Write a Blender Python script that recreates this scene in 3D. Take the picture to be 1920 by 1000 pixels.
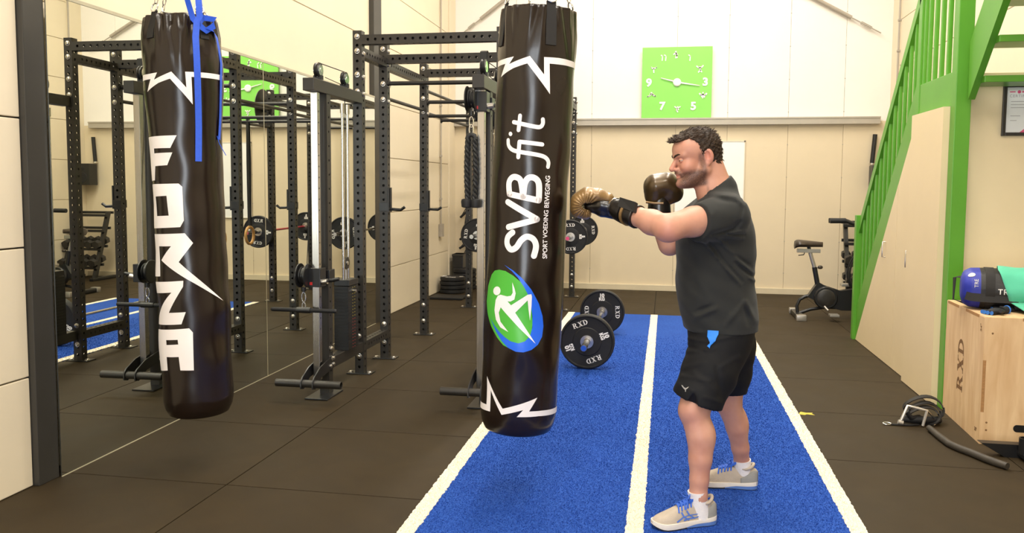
import bpy, bmesh, math, random
import numpy as np
from mathutils import Vector, Matrix

for _o in list(bpy.data.objects):
    bpy.data.objects.remove(_o)
random.seed(7)
rng = np.random.default_rng(7)
SC = bpy.context.scene
COL = SC.collection

# ------------------------------------------------------------------ camera
F_PX, CAM_H, CY_PX = 1570.0, 1.5, 468.0
PSI, TH, ROLL = 0.181, 0.0757, 0.0067
_c, _s, _ct, _st = math.cos(PSI), math.sin(PSI), math.cos(TH), math.sin(TH)
_R = np.array([_c, _s, 0.0])
FWD = np.array([-_s * _ct, _c * _ct, -_st])
_U = np.cross(_R, FWD)
RGT = _R * math.cos(ROLL) + _U * math.sin(ROLL)
UPV = -_R * math.sin(ROLL) + _U * math.cos(ROLL)
CAM = np.array([0.0, 0.0, CAM_H])
cd = bpy.data.cameras.new('camera')
cd.sensor_width = 36.0
cd.lens = F_PX / 1920.0 * 36.0
cd.shift_y = (CY_PX - 500.0) / 1920.0
cd.clip_start, cd.clip_end = 0.05, 100
cam = bpy.data.objects.new('camera', cd)
COL.objects.link(cam)
cam.matrix_world = Matrix(((RGT[0], UPV[0], -FWD[0], CAM[0]), (RGT[1], UPV[1], -FWD[1], CAM[1]),
                           (RGT[2], UPV[2], -FWD[2], CAM[2]), (0, 0, 0, 1)))
SC.camera = cam

# ------------------------------------------------------------------ light
SC.view_settings.view_transform = 'Standard'
SC.view_settings.look = 'None'
SC.view_settings.gamma = 1.0
SC.view_settings.use_curve_mapping = False
SC.view_settings.exposure = -0.38
w = bpy.data.worlds.new('world')
SC.world = w
w.use_nodes = True
w.node_tree.nodes['Background'].inputs[0].default_value = (1.0, 0.98, 0.95, 1)
w.node_tree.nodes['Background'].inputs[1].default_value = 0.15


def area(name, loc, size, energy, color, rot):
    l = bpy.data.lights.new(name, 'AREA')
    l.shape = 'RECTANGLE'
    l.size, l.size_y = size
    l.energy = energy
    l.color = color
    o = bpy.data.objects.new(name, l)
    COL.objects.link(o)
    o.location = loc
    o.rotation_euler = rot
    return o


ADDED_LAMPS = [(-0.8, 9.3), (0.9, 9.3), (-0.8, 4.8), (0.9, 4.8), (-0.8, 0.3), (0.9, 0.3)]  # unseen strip lamps, added to light the hall
for lx, ly in ADDED_LAMPS:
    area('added_ceiling_lamp', (lx, ly, 5.90), (0.35, 3.2), 195, (1.0, 0.93, 0.82), (0, 0, 0))
# assumed daylight from an unseen window behind the camera
area('assumed_daylight', (-0.4, -2.85, 2.0), (1.6, 3.2), 240, (0.86, 0.93, 1.0), (math.radians(90), 0, 0))

# ------------------------------------------------------------------ helpers


def at(px, py, Y):
    """world point on the plane y = Y seen at pixel (px, py)"""
    d = FWD + RGT * (px - 960) / F_PX - UPV * (py - CY_PX) / F_PX
    return CAM + d * (Y / d[1])


def atx(px, py, X):
    d = FWD + RGT * (px - 960) / F_PX - UPV * (py - CY_PX) / F_PX
    return CAM + d * (X / d[0])


def atz(px, py, z=0.0):
    d = FWD + RGT * (px - 960) / F_PX - UPV * (py - CY_PX) / F_PX
    return CAM + d * ((z - CAM_H) / d[2])


def lin(c):
    if isinstance(c, str):
        c = tuple(int(c[i:i + 2], 16) / 255 for i in (0, 2, 4))
    return tuple((v / 12.92 if v <= 0.04045 else ((v + 0.055) / 1.055) ** 2.4) for v in c) + (1.0,)


MATS = {}


def mat(name, col, rough=0.5, metal=0.0, vary=0.0, vscale=8.0, bump=0.0, bscale=60.0, spec=0.5, coat=0.0,
        stretch=(1, 1, 1), rvary=0.0, objrand=0.0, col2=None, emit=0.0, sheen=0.0, sss=0.0):
    """procedural principled material: colour mottling, roughness mottling and fine bump from noise"""
    if name in MATS:
        return MATS[name]
    m = bpy.data.materials.new(name)
    m.use_nodes = True
    nt = m.node_tree
    b = nt.nodes['Principled BSDF']
    c = lin(col)
    b.inputs['Base Color'].default_value = c
    b.inputs['Roughness'].default_value = rough
    b.inputs['Metallic'].default_value = metal
    b.inputs['Specular IOR Level'].default_value = spec
    if coat:
        b.inputs['Coat Weight'].default_value = coat
        b.inputs['Coat Roughness'].default_value = 0.15
    if sheen:
        b.inputs['Sheen Weight'].default_value = sheen
        b.inputs['Sheen Roughness'].default_value = 0.5
    if sss:
        b.inputs['Subsurface Weight'].default_value = sss
        b.inputs['Subsurface Radius'].default_value = (0.012, 0.005, 0.003)
        b.inputs['Subsurface Scale'].default_value = 0.6
    if emit:
        b.inputs['Emission Color'].default_value = c
        b.inputs['Emission Strength'].default_value = emit
    tc = nt.nodes.new('ShaderNodeTexCoord')
    mp = nt.nodes.new('ShaderNodeMapping')
    mp.inputs['Scale'].default_value = stretch
    nt.links.new(tc.outputs['Object'], mp.inputs['Vector'])
    if vary or col2:
        n = nt.nodes.new('ShaderNodeTexNoise')
        n.inputs['Scale'].default_value = vscale
        n.inputs['Detail'].default_value = 6
        n.inputs['Roughness'].default_value = 0.62
        nt.links.new(mp.outputs[0], n.inputs['Vector'])
        r = nt.nodes.new('ShaderNodeValToRGB')
        r.color_ramp.elements[0].position = 0.3
        r.color_ramp.elements[1].position = 0.72
        if col2:
            a0, a1 = c, lin(col2)
        else:
            a0 = tuple(v * (1 - vary) for v in c[:3]) + (1,)
            a1 = tuple(min(1, v * (1 + vary)) for v in c[:3]) + (1,)
        r.color_ramp.elements[0].color = a0
        r.color_ramp.elements[1].color = a1
        nt.links.new(n.outputs['Fac'], r.inputs['Fac'])
        out = r.outputs['Color']
        if objrand:
            oi = nt.nodes.new('ShaderNodeObjectInfo')
            mr = nt.nodes.new('ShaderNodeMapRange')
            mr.inputs['To Min'].default_value = 1 - objrand
            mr.inputs['To Max'].default_value = 1 + objrand
            nt.links.new(oi.outputs['Random'], mr.inputs['Value'])
            mx = nt.nodes.new('ShaderNodeMix')
            mx.data_type = 'RGBA'
            mx.blend_type = 'MULTIPLY'
            mx.inputs['Factor'].default_value = 1
            nt.links.new(out, mx.inputs['A'])
            nt.links.new(mr.outputs[0], mx.inputs['B'])
            out = mx.outputs['Result']
        nt.links.new(out, b.inputs['Base Color'])
    if rvary:
        n2 = nt.nodes.new('ShaderNodeTexNoise')
        n2.inputs['Scale'].default_value = vscale * 0.7
        n2.inputs['Detail'].default_value = 5
        nt.links.new(mp.outputs[0], n2.inputs['Vector'])
        mr2 = nt.nodes.new('ShaderNodeMapRange')
        mr2.inputs['To Min'].default_value = max(0, rough - rvary)
        mr2.inputs['To Max'].default_value = min(1, rough + rvary)
        nt.links.new(n2.outputs['Fac'], mr2.inputs['Value'])
        nt.links.new(mr2.outputs[0], b.inputs['Roughness'])
    if bump:
        n3 = nt.nodes.new('ShaderNodeTexNoise')
        n3.inputs['Scale'].default_value = bscale
        n3.inputs['Detail'].default_value = 4
        nt.links.new(mp.outputs[0], n3.inputs['Vector'])
        bp = nt.nodes.new('ShaderNodeBump')
        bp.inputs['Strength'].default_value = bump
        bp.inputs['Distance'].default_value = 0.01
        nt.links.new(n3.outputs['Fac'], bp.inputs['Height'])
        nt.links.new(bp.outputs[0], b.inputs['Normal'])
    MATS[name] = m
    return m


def setp(o, label=None, cat=None, group=None, kind=None):
    if label:
        o['label'] = label
    if cat:
        o['category'] = cat
    if group:
        o['group'] = group
    if kind:
        o['kind'] = kind
    return o


def empty(name, loc=(0, 0, 0), label=None, cat=None, group=None, rz=0.0):
    o = bpy.data.objects.new(name, None)
    COL.objects.link(o)
    o.location = Vector(tuple(float(v) for v in loc))
    o.rotation_euler = (0, 0, rz)
    o.empty_display_size = 0.1
    return setp(o, label, cat, group)


def link(name, me, m=None, parent=None, loc=None):
    o = bpy.data.objects.new(name, me)
    COL.objects.link(o)
    if m is not None and len(me.materials) == 0:
        me.materials.append(m)
    if parent is not None:
        o.parent = parent
    if loc is not None:
        o.location = Vector(tuple(float(v) for v in loc))
    return o


def copy_tree(o, parent=None):
    c = o.copy()
    COL.objects.link(c)
    c.parent = parent
    for ch in o.children:
        copy_tree(ch, c)
    return c


class MB:
    """collects shapes in lists, then becomes one mesh"""

    def __init__(s):
        s.v = []
        s.f = []

    def add(s, vs, fs):
        n = len(s.v)
        s.v += [tuple(float(q) for q in p) for p in vs]
        s.f += [tuple(i + n for i in f) for f in fs]
        return s

    def box(s, x0, x1, y0, y1, z0, z1, bev=0.0, M=None):
        if bev <= 0:
            vs = [(x, y, z) for z in (z0, z1) for y in (y0, y1) for x in (x0, x1)]
            fs = [(0, 2, 3, 1), (4, 5, 7, 6), (0, 1, 5, 4), (2, 6, 7, 3), (0, 4, 6, 2), (1, 3, 7, 5)]
        else:
            bm = bmesh.new()
            bmesh.ops.create_cube(bm, size=1)
            for q in bm.verts:
                q.co = Vector(((x0 + x1) / 2 + q.co.x * (x1 - x0), (y0 + y1) / 2 + q.co.y * (y1 - y0),
                               (z0 + z1) / 2 + q.co.z * (z1 - z0)))
            bmesh.ops.bevel(bm, geom=bm.edges[:], offset=bev, segments=2, affect='EDGES', profile=0.6)
            bm.verts.index_update()
            vs = [q.co[:] for q in bm.verts]
            fs = [[q.index for q in f.verts] for f in bm.faces]
            bm.free()
        if M is not None:
            vs = [(M @ Vector(p))[:] for p in vs]
        return s.add(vs, fs)

    def tube(s, pts, r, n=10, caps=True, closed=False):
        """round tube along a polyline; r number or list"""
        P = [Vector(tuple(float(q) for q in p)) for p in pts]
        rs = list(r) if isinstance(r, (list, tuple)) else [r] * len(P)
        up = None
        base = len(s.v)
        m = len(P)
        for i in range(m):
            if closed:
                t = P[(i + 1) % m] - P[i - 1]
            else:
                t = P[min(i + 1, m - 1)] - P[max(i - 1, 0)]
            t.normalize()
            if up is None:
                a = Vector((0, 0, 1)) if abs(t.z) < 0.9 else Vector((1, 0, 0))
                up = (a - t * a.dot(t)).normalized()
            else:
                up = (up - t * up.dot(t))
                up = up.normalized() if up.length > 1e-6 else t.orthogonal().normalized()
            sd = t.cross(up)
            for k in range(n):
                an = 2 * math.pi * k / n
                s.v.append((P[i] + (up * math.cos(an) + sd * math.sin(an)) * rs[i])[:])
        for i in range(m if closed else m - 1):
            i2 = (i + 1) % m
            for k in range(n):
                k2 = (k + 1) % n
                s.f.append((base + i * n + k, base + i2 * n + k, base + i2 * n + k2, base + i * n + k2)[::-1])
        if caps and not closed:
            s.f.append(tuple(base + k for k in range(n)))
            s.f.append(tuple(base + (m - 1) * n + k for k in range(n))[::-1])
        return s

    def ribbon(s, pts, nrm, wid, th=0.002):
        """flat strap: pts centre line, nrm width direction(s)"""
        P = [Vector(tuple(float(q) for q in p)) for p in pts]
        m = len(P)
        base = len(s.v)
        for i in range(m):
            W = Vector(nrm[i] if isinstance(nrm, list) else nrm).normalized()
            t = (P[min(i + 1, m - 1)] - P[max(i - 1, 0)]).normalized()
            W = (W - t * W.dot(t)).normalized()
            nn = t.cross(W)
            ww = wid[i] if isinstance(wid, list) else wid
            for a, b_ in ((-1, -1), (1, -1), (1, 1), (-1, 1)):
                s.v.append((P[i] + W * (a * ww / 2) + nn * (b_ * th / 2))[:])
        for i in range(m - 1):
            for k in range(4):
                k2 = (k + 1) % 4
                s.f.append((base + i * 4 + k, base + i * 4 + k2, base + i * 4 + 4 + k2, base + i * 4 + 4 + k))
        s.f.append(tuple(base + k for k in (3, 2, 1, 0)))
        s.f.append(tuple(base + (m - 1) * 4 + k for k in range(4)))
        return s

    def lathe(s, prof, n=32, M=None, cap=True):
        """prof [(r,h)] about local z"""
        vs = []
        for r, h in prof:
            for k in range(n):
                a = 2 * math.pi * k / n
                vs.append((r * math.cos(a), r * math.sin(a), h))
        fs = []
        for i in range(len(prof) - 1):
            for k in range(n):
                k2 = (k + 1) % n
                fs.append((i * n + k, i * n + k2, (i + 1) * n + k2, (i + 1) * n + k))
        if cap:
            fs.append(tuple(range(n))[::-1])
            fs.append(tuple((len(prof) - 1) * n + k for k in range(n)))
        if M is not None:
            vs = [(M @ Vector(p))[:] for p in vs]
        return s.add(vs, fs)

    def prism(s, poly, h0, h1, M=None):
        """convex or concave polygon (x,y) extruded along z, transformed by M"""
        n = len(poly)
        vs = [(p[0], p[1], h0) for p in poly] + [(p[0], p[1], h1) for p in poly]
        fs = [tuple(range(n))[::-1], tuple(range(n, 2 * n))]
        fs += [(k, (k + 1) % n, n + (k + 1) % n, n + k) for k in range(n)]
        if M is not None:
            vs = [(M @ Vector(p))[:] for p in vs]
        return s.add(vs, fs)

    def mesh(s, name, smooth=None):
        me = bpy.data.meshes.new(name)
        me.from_pydata(s.v, [], s.f)
        me.update()
        if smooth is not None:
            bm = bmesh.new()
            bm.from_mesh(me)
            bmesh.ops.recalc_face_normals(bm, faces=bm.faces[:])
            lim = math.radians(smooth)
            for f in bm.faces:
                f.smooth = True
            for e in bm.edges:
                if len(e.link_faces) == 2:
                    an = e.calc_face_angle(0)
                    if an > lim:
                        e.smooth = False
                    elif an > 0.2:
                        a0, a1 = e.link_faces[0].calc_area(), e.link_faces[1].calc_area()
                        if max(a0, a1) > 10 * min(a0, a1):
                            e.smooth = False
            bm.to_mesh(me)
            bm.free()
        return me

    def build(s, name, m, parent=None, smooth=50, loc=None):
        return link(name, s.mesh(name, smooth), m, parent, loc)


def T(x=0, y=0, z=0):
    return Matrix.Translation((float(x), float(y), float(z)))


def RX(a):
    return Matrix.Rotation(a, 4, 'X')


def RY(a):
    return Matrix.Rotation(a, 4, 'Y')


def RZ(a):
    return Matrix.Rotation(a, 4, 'Z')


PI = math.pi


# ---- flat lettering: outlines filled, cut into narrow strips, then mapped onto a surface
def text2d(txt, size=1.0, bold=0.0, shear=0.0, width=1.0, res=4, spacing=1.0, align='CENTER'):
    cu = bpy.data.curves.new('lettering', 'FONT')
    cu.body = txt
    cu.size = size
    cu.offset = bold
    cu.shear = shear
    cu.space_character = spacing
    cu.align_x = align
    cu.resolution_u = res
    ob = bpy.data.objects.new('lettering_tmp', cu)
    COL.objects.link(ob)
    dg = bpy.context.evaluated_depsgraph_get()
    me = bpy.data.meshes.new_from_object(ob.evaluated_get(dg))
    vs = [(p.co.x * width, p.co.y) for p in me.vertices]
    fs = [tuple(f.vertices) for f in me.polygons]
    bpy.data.objects.remove(ob)
    bpy.data.meshes.remove(me)
    bpy.data.curves.remove(cu)
    return vs, fs


def fill2d(loops):
    bm = bmesh.new()
    for lp in loops:
        q = [bm.verts.new((p[0], p[1], 0)) for p in lp]
        for i in range(len(q)):
            bm.edges.new((q[i], q[(i + 1) % len(q)]))
    bmesh.ops.triangle_fill(bm, use_beauty=True, use_dissolve=False, edges=bm.edges[:], normal=(0, 0, 1))
    bm.verts.index_update()
    vs = [(q.co.x, q.co.y) for q in bm.verts]
    fs = [tuple(q.index for q in f.verts) for f in bm.faces]
    bm.free()
    return vs, fs


def decal(name, shape, fn, m, parent, step=0.012, smooth=True):
    """shape (verts2d, faces); fn maps (u, v) to a 3-D point on the carrier surface"""
    vs, fs = shape
    bm = bmesh.new()
    q = [bm.verts.new((p[0], p[1], 0)) for p in vs]
    for f in fs:
        try:
            bm.faces.new([q[i] for i in f])
        except ValueError:
            pass
    if step:
        us = [p[0] for p in vs]
        u = min(us) + step * 0.5
        while u < max(us):
            bmesh.ops.bisect_plane(bm, geom=bm.verts[:] + bm.edges[:] + bm.faces[:], plane_co=(u, 0, 0), plane_no=(1, 0, 0))
            u += step
        ws = [p[1] for p in vs]
        u = min(ws) + step * 2
        while u < max(ws):
            bmesh.ops.bisect_plane(bm, geom=bm.verts[:] + bm.edges[:] + bm.faces[:], plane_co=(0, u, 0), plane_no=(0, 1, 0))
            u += step * 4
    for p in bm.verts:
        p.co = Vector(tuple(float(c) for c in fn(p.co.x, p.co.y)))
    for f in bm.faces:
        f.smooth = smooth
    me = bpy.data.meshes.new(name)
    bm.to_mesh(me)
    bm.free()
    return link(name, me, m, parent)


def slab_rxd(cap):
    """the three letters R X D in a slab-serif cut, centred, cap height given"""
    def R_(x0, x1, y0, y1):
        return [(x0, y0), (x1, y0), (x1, y1), (x0, y1)], [(0, 1, 2, 3)]

    def bowl(x0, rx, y0, y1, w):
        n = 12
        cy, ry = (y0 + y1) / 2, (y1 - y0) / 2
        o = [(x0 + rx * math.sin(a), cy + ry * math.cos(a)) for a in np.linspace(0, math.pi, n)]
        i = [(x0 + (rx - w) * math.sin(a), cy + (ry - w * 0.55) * math.cos(a)) for a in np.linspace(0, math.pi, n)]
        return o + i, [(k, n + k, n + k + 1, k + 1) for k in range(n - 1)]

    def Q(*p):
        return list(p), [tuple(range(len(p)))]
    Rl = [R_(0.10, 0.32, 0, 1), R_(0, 0.44, 0, 0.09), R_(0, 0.36, 0.91, 1), bowl(0.32, 0.48, 0.44, 1.0, 0.22), Q((0.40, 0.50), (0.62, 0.50), (0.95, 0.05), (0.70, 0.05)), R_(0.64, 1.02, 0, 0.09)]
    X0 = 1.12
    Xl = [Q((X0 + 0.08, 1), (X0 + 0.36, 1), (X0 + 0.90, 0), (X0 + 0.62, 0)), Q((X0 + 0.74, 1), (X0 + 0.86, 1), (X0 + 0.24, 0), (X0 + 0.12, 0)), R_(X0, X0 + 0.42, 0.91, 1), R_(X0 + 0.62, X0 + 0.98, 0.91, 1), R_(X0, X0 + 0.36, 0, 0.09), R_(X0 + 0.56, X0 + 0.98, 0, 0.09)]
    D0 = 2.20
    Dl = [R_(D0 + 0.10, D0 + 0.32, 0, 1), R_(D0, D0 + 0.4, 0, 0.09), R_(D0, D0 + 0.4, 0.91, 1), bowl(D0 + 0.32, 0.62, 0.0, 1.0, 0.24)]
    vs, fs = join2(*(Rl + Xl + Dl))
    return [((x - 1.57) * cap * 0.92, y * cap) for x, y in vs], fs


def tf2(shape, sx=1, sy=1, rot=0, dx=0, dy=0):
    c, s_ = math.cos(rot), math.sin(rot)
    return [(c * x * sx - s_ * y * sy + dx, s_ * x * sx + c * y * sy + dy) for x, y in shape[0]], shape[1]


def join2(*shapes):
    vs, fs = [], []
    for a, b_ in shapes:
        n = len(vs)
        vs += list(a)
        fs += [tuple(i + n for i in f) for f in b_]
    return vs, fs

# ================================================================== SETTING
XW, XR_, YB, YN, ZC = -3.13, 3.0, 12.24, -3.0, 6.1
WALL_UP = mat('wall_panel_white', 'eeeae4', 0.55, vary=0.02, vscale=1.5, bump=0.02, bscale=30)
WALL_LOW = mat('wall_panel_cream', 'dccdb0', 0.5, vary=0.03, vscale=1.2, bump=0.02, bscale=30)
CONC = mat('wall_concrete_cream', 'e2d5bb', 0.6, vary=0.025, vscale=2.0, bump=0.03, bscale=25)
JOINT = mat('joint_grey', 'b9ad97', 0.7, vary=0.05)
CEIL = mat('ceiling_white', 'efece6', 0.7, vary=0.02)
STEEL_DK = mat('steel_column_dark', '35332f', 0.42, vary=0.08, vscale=5)
GALV = mat('galvanised_grey', 'b3ada2', 0.42, metal=0.35, vary=0.05, vscale=9)
PIPE = mat('pipe_grey', 'a9a093', 0.45, vary=0.05)
BASEB = mat('plinth_cream', 'cfc3a8', 0.5, vary=0.04)
RUB = mat('rubber_tile', '2f2410', 0.66, vary=0.16, vscale=3.0, bump=0.12, bscale=260, rvary=0.1, objrand=0.05, spec=0.28)
RUBJ = mat('rubber_joint', '1d1a15', 0.8, vary=0.1)
GREEN = mat('green_paint', '57992a', 0.38, vary=0.05, vscale=4, bump=0.02, bscale=40)
CREAMP = mat('cabinet_cream', 'e0cca6', 0.45, vary=0.025, vscale=2)


def struct(name, mb, m, smooth=None):
    return setp(mb.build(name, m, None, smooth), kind='structure')


floor = struct('floor', MB().box(XW - 0.2, 6.0, YN, YB + 0.2, -0.12, -0.014), RUBJ)
# rubber tiles, about 1.02 m, laid in a grid on both sides of the turf and behind it
PT = 1.02
xcol = [(-3.153, -2.133), (-2.133, -1.115), (0.897, 1.915), (1.915, 2.935)]
tile_me = {}


def tile(x0, x1, y0, y1):
    g = 0.006
    key = (round(x1 - x0, 3), round(y1 - y0, 3))
    if key not in tile_me:
        wx, wy = x1 - x0 - g, y1 - y0 - g
        tile_me[key] = MB().box(-wx / 2, wx / 2, -wy / 2, wy / 2, -0.014, 0.0, 0.0022).mesh('tile', None)
        tile_me[key].materials.append(RUB)
    link('tile', tile_me[key], None, floor, ((x0 + x1) / 2, (y0 + y1) / 2, 0))


for k in range(-6, 9):
    y0, y1 = 3.763 + PT * k, 3.763 + PT * (k + 1)
    y1 = min(y1, YB)
    if y1 - y0 < 0.05:
        continue
    for c0, c1 in xcol:
        tile(c0, c1, y0, y1)
    if k >= 6:
        tile(-1.115, -0.109, y0, y1)
        tile(-0.109, 0.897, y0, y1)
ceiling = struct('ceiling', MB().box(XW - 0.2, 6.0, YN, YB + 0.2, ZC, ZC + 0.1), CEIL)

# left wall: stacked concrete panels with recessed joints
wall_left = struct('wall_left', MB().box(XW - 0.2, XW - 0.012, YN, YB, -0.1, ZC), JOINT)
zj = [0.0, 0.548, 1.186, 1.81, 2.42, 3.055, 3.68, 4.3, 4.92, 5.54, ZC]
ybay = [(YN, 3.56), (3.70, 8.62), (8.84, YB - 0.35)]
for (a, b) in ybay:
    for i in range(len(zj) - 1):
        g = 0.004
        xs_ = -3.055 if b < 4 else XW
        MB().box(XW - 0.02, xs_, a + g, b - g, zj[i] + g, zj[i + 1] - g, 0.004).build('panel', CONC, wall_left)
for i, (a, b, xf_) in enumerate([(3.56, 3.70, -3.022), (8.60, 8.84, -3.075)]):
    mb = MB()
    mb.box(XW - 0.02, xf_, a, b, 0, ZC, 0.004)
    struct('trim_%d' % (i + 1), mb, STEEL_DK)
struct('trim_3', MB().box(XW - 0.02, XW + 0.02, YB - 0.35, YB, 0, ZC, 0.003), CONC)

# back wall: white sheet panels above the rail, cream ones below
wall_back = struct('wall_back', MB().box(XW - 0.2, 6.0, YB + 0.012, YB + 0.2, -0.1, ZC), JOINT)
seams = [XW, -2.2, -1.077, 0.117, 0.83, 1.65, 2.38, 3.05]
scr = MB()
for i in range(len(seams) - 1):
    g = 0.002
    MB().box(seams[i] + g, seams[i + 1] - g, YB, YB + 0.02, 2.42, ZC, 0.002).build('panel', WALL_UP, wall_back)
    MB().box(seams[i] + g, seams[i + 1] - g, YB, YB + 0.02, 0.0, 2.42, 0.002).build('panel', WALL_LOW, wall_back)
    if 0 < i:
        for z in np.arange(0.3, 4.6, 0.45):
            scr.lathe([(0.008, 0), (0.007, 0.003), (0.003, 0.004)], 8, T(seams[i], YB, z) @ RX(PI / 2))
scr.build('screw_heads', GALV, wall_back)['kind'] = 'stuff'
mb = MB()
mb.box(XW + 0.02, 2.84, YB - 0.09, YB + 0.001, 2.375, 2.47, 0.004)
mb.box(XW + 0.02, 2.84, YB - 0.10, YB - 0.085, 2.455, 2.475)
struct('trim_4', mb, GALV)
setp(MB().box(XW + 0.02, 3.0, YB - 0.03, YB + 0.001, 0, 0.085, 0.006).build('baseboard_back', BASEB), kind='structure')

# right wall behind the stairs
wall_right = struct('wall_right', MB().box(XR_ + 0.012, XR_ + 0.2, 6.1, YB, -0.1, ZC), JOINT)
zjr = [0.0, 0.62, 1.24, 1.86, 2.48, 3.12, 3.72, 4.3, 4.92, 5.54, ZC]
for i in range(len(zjr) - 1):
    MB().box(XR_, XR_ + 0.02, 6.1, YB - 0.3, zjr[i] + 0.004, zjr[i + 1] - 0.004, 0.004).build('panel', CONC, wall_right)
MB().box(XR_ - 0.03, XR_ + 0.02, YB - 0.3, YB, 0, ZC, 0.003).build('corner_post', CONC, wall_right)
# closing walls round the photographer
struct('wall_near', MB().box(XW - 0.2, 6.0, YN - 0.2, YN, -0.1, ZC), CONC)
struct('wall_side', MB().box(5.0, 5.2, YN, 6.3, -0.1, ZC), CONC)

# assumed window behind the camera: unseen frame added round the daylight area light
assumed_win = empty('assumed_window_1', (-0.4, YN, 0.3))
assumed_win['kind'] = 'structure'
for a_ in ((-0.9, -0.8, 0, 3.4), (0.8, 0.9, 0, 3.4), (-0.8, 0.8, 0, 0.1), (-0.8, 0.8, 3.3, 3.4), (-0.8, 0.8, 1.1, 1.16), (-0.8, 0.8, 2.2, 2.26)):
    MB().box(a_[0], a_[1], 0.0, 0.17, a_[2], a_[3], 0.004).build('frame_bar', STEEL_DK, assumed_win)
# conduits
mb = MB()
mb.tube([(XW + 0.02, 11.42, 0.95), (XW + 0.02, 11.42, ZC)], 0.011, 8)
for z in (1.3, 1.9, 2.6, 3.3):
    mb.box(XW, XW + 0.035, 11.40, 11.44, z, z + 0.025)
mb.box(XW, XW + 0.05, 11.36, 11.48, 0.78, 0.96, 0.006)
setp(mb.build('conduit_pipe', PIPE), 'thin grey conduit pipe with switch box on the left wall near the corner', 'pipe')
mb = MB()
mb.tube([(XR_ - 0.02, 11.95, 0.2), (XR_ - 0.02, 11.95, ZC)], 0.014, 8)
for z in (1.3, 1.9, 2.6, 3.3, 3.7):
    mb.box(XR_ - 0.04, XR_, 11.93, 11.97, z, z + 0.025)
setp(mb.build('conduit_pipe', PIPE), 'thin grey conduit pipe on the right wall behind the stairs', 'pipe')

# wind-brace rods on the back wall, with turnbuckle
for nm, p, q in (('right', at(1500, -18, 12.18), at(1652, 62, 12.18)), ('left', at(960, -12, 12.18), at(868, 62, 12.18))):
    o = empty('brace_rod', p, 'grey wind-brace rod with turnbuckle high on the back wall, %s of the clock' % nm, 'brace')
    p, q = np.array(p), np.array(q)
    d = q - p
    r_ = MB().tube([d * 0, d * 0.64], 0.026, 10)
    r_.build('sleeve', PIPE, o)
    MB().tube([d * 0.62, d], 0.008, 8).build('rod', GALV, o)
    mb = MB()
    n_ = np.array([-d[2], 0, d[0]]) / np.linalg.norm(d) * 0.016
    mb.tube([d * 0.76 + n_, d * 0.88 + n_], 0.006, 6)
    mb.tube([d * 0.76 - n_, d * 0.88 - n_], 0.006, 6)
    mb.tube([d * 0.76 - n_, d * 0.76 + n_], 0.009, 6)
    mb.tube([d * 0.88 - n_, d * 0.88 + n_], 0.009, 6)
    mb.build('turnbuckle', GALV, o)

# mirror: two tall panes on the left wall between the dark columns
MIRR = bpy.data.materials.new('mirror_glass')
MIRR.use_nodes = True
_b = MIRR.node_tree.nodes['Principled BSDF']
_b.inputs['Base Color'].default_value = (0.80, 0.82, 0.74, 1)
_b.inputs['Metallic'].default_value = 1.0
_b.inputs['Roughness'].default_value = 0.0
MEDGE = mat('mirror_edge', 'b5ad94', 0.3, vary=0.05)
mir_x = lambda y: -3.046 - 0.0125 * (y - 6.5)
mirror = empty('wall_mirror', (mir_x(6.0), 6.0, 0), 'large frameless two-pane mirror on the left wall between the dark columns', 'mirror')


def pane(y0, y1, z0, z1):
    xo, yo = mir_x(6.0), 6.0
    mb = MB()
    vs = []
    for y in (y0, y1):
        for x_ in (0, -0.006):
            for z in (z0, z1):
                vs.append((mir_x(y) - xo + x_, y - yo, z))
    fs = [(0, 1, 5, 4), (2, 6, 7, 3), (0, 2, 3, 1), (4, 5, 7, 6), (0, 4, 6, 2), (1, 3, 7, 5)]
    mb.add(vs, fs)
    return mb


YSEAM = 6.02
for a, b in ((3.702, YSEAM - 0.002), (YSEAM + 0.002, 8.598)):
    o = pane(a, b, 0.004, 2.425).build('pane', MIRR, mirror, None)
xo = mir_x(6.0)
mb = MB()
mb.add([(mir_x(y) - xo + dx, y - 6.0, z) for y in (3.702, 8.598) for dx in (0.004, -0.05) for z in (2.426, 2.444)],
       [(0, 1, 5, 4), (2, 6, 7, 3), (0, 2, 3, 1), (4, 5, 7, 6), (0, 4, 6, 2), (1, 3, 7, 5)])
mb.build('top_rail', MEDGE, mirror, None)
mb = MB()
mb.add([(mir_x(y) - xo + dx, y - 6.0, z) for y in (3.702, 8.598) for dx in (0.004, -0.002) for z in (0.0, 0.003)],
       [(0, 1, 5, 4), (2, 6, 7, 3), (0, 2, 3, 1), (4, 5, 7, 6), (0, 4, 6, 2), (1, 3, 7, 5)])
mb.build('bottom_rail', MEDGE, mirror, None)
mb = MB()
mb.box(mir_x(YSEAM) - xo - 0.004, mir_x(YSEAM) - xo + 0.0015, YSEAM - 6.0 - 0.0025, YSEAM - 6.0 + 0.0025, 0.004, 2.425)
mb.build('seam_strip', MEDGE, mirror, None)

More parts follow.
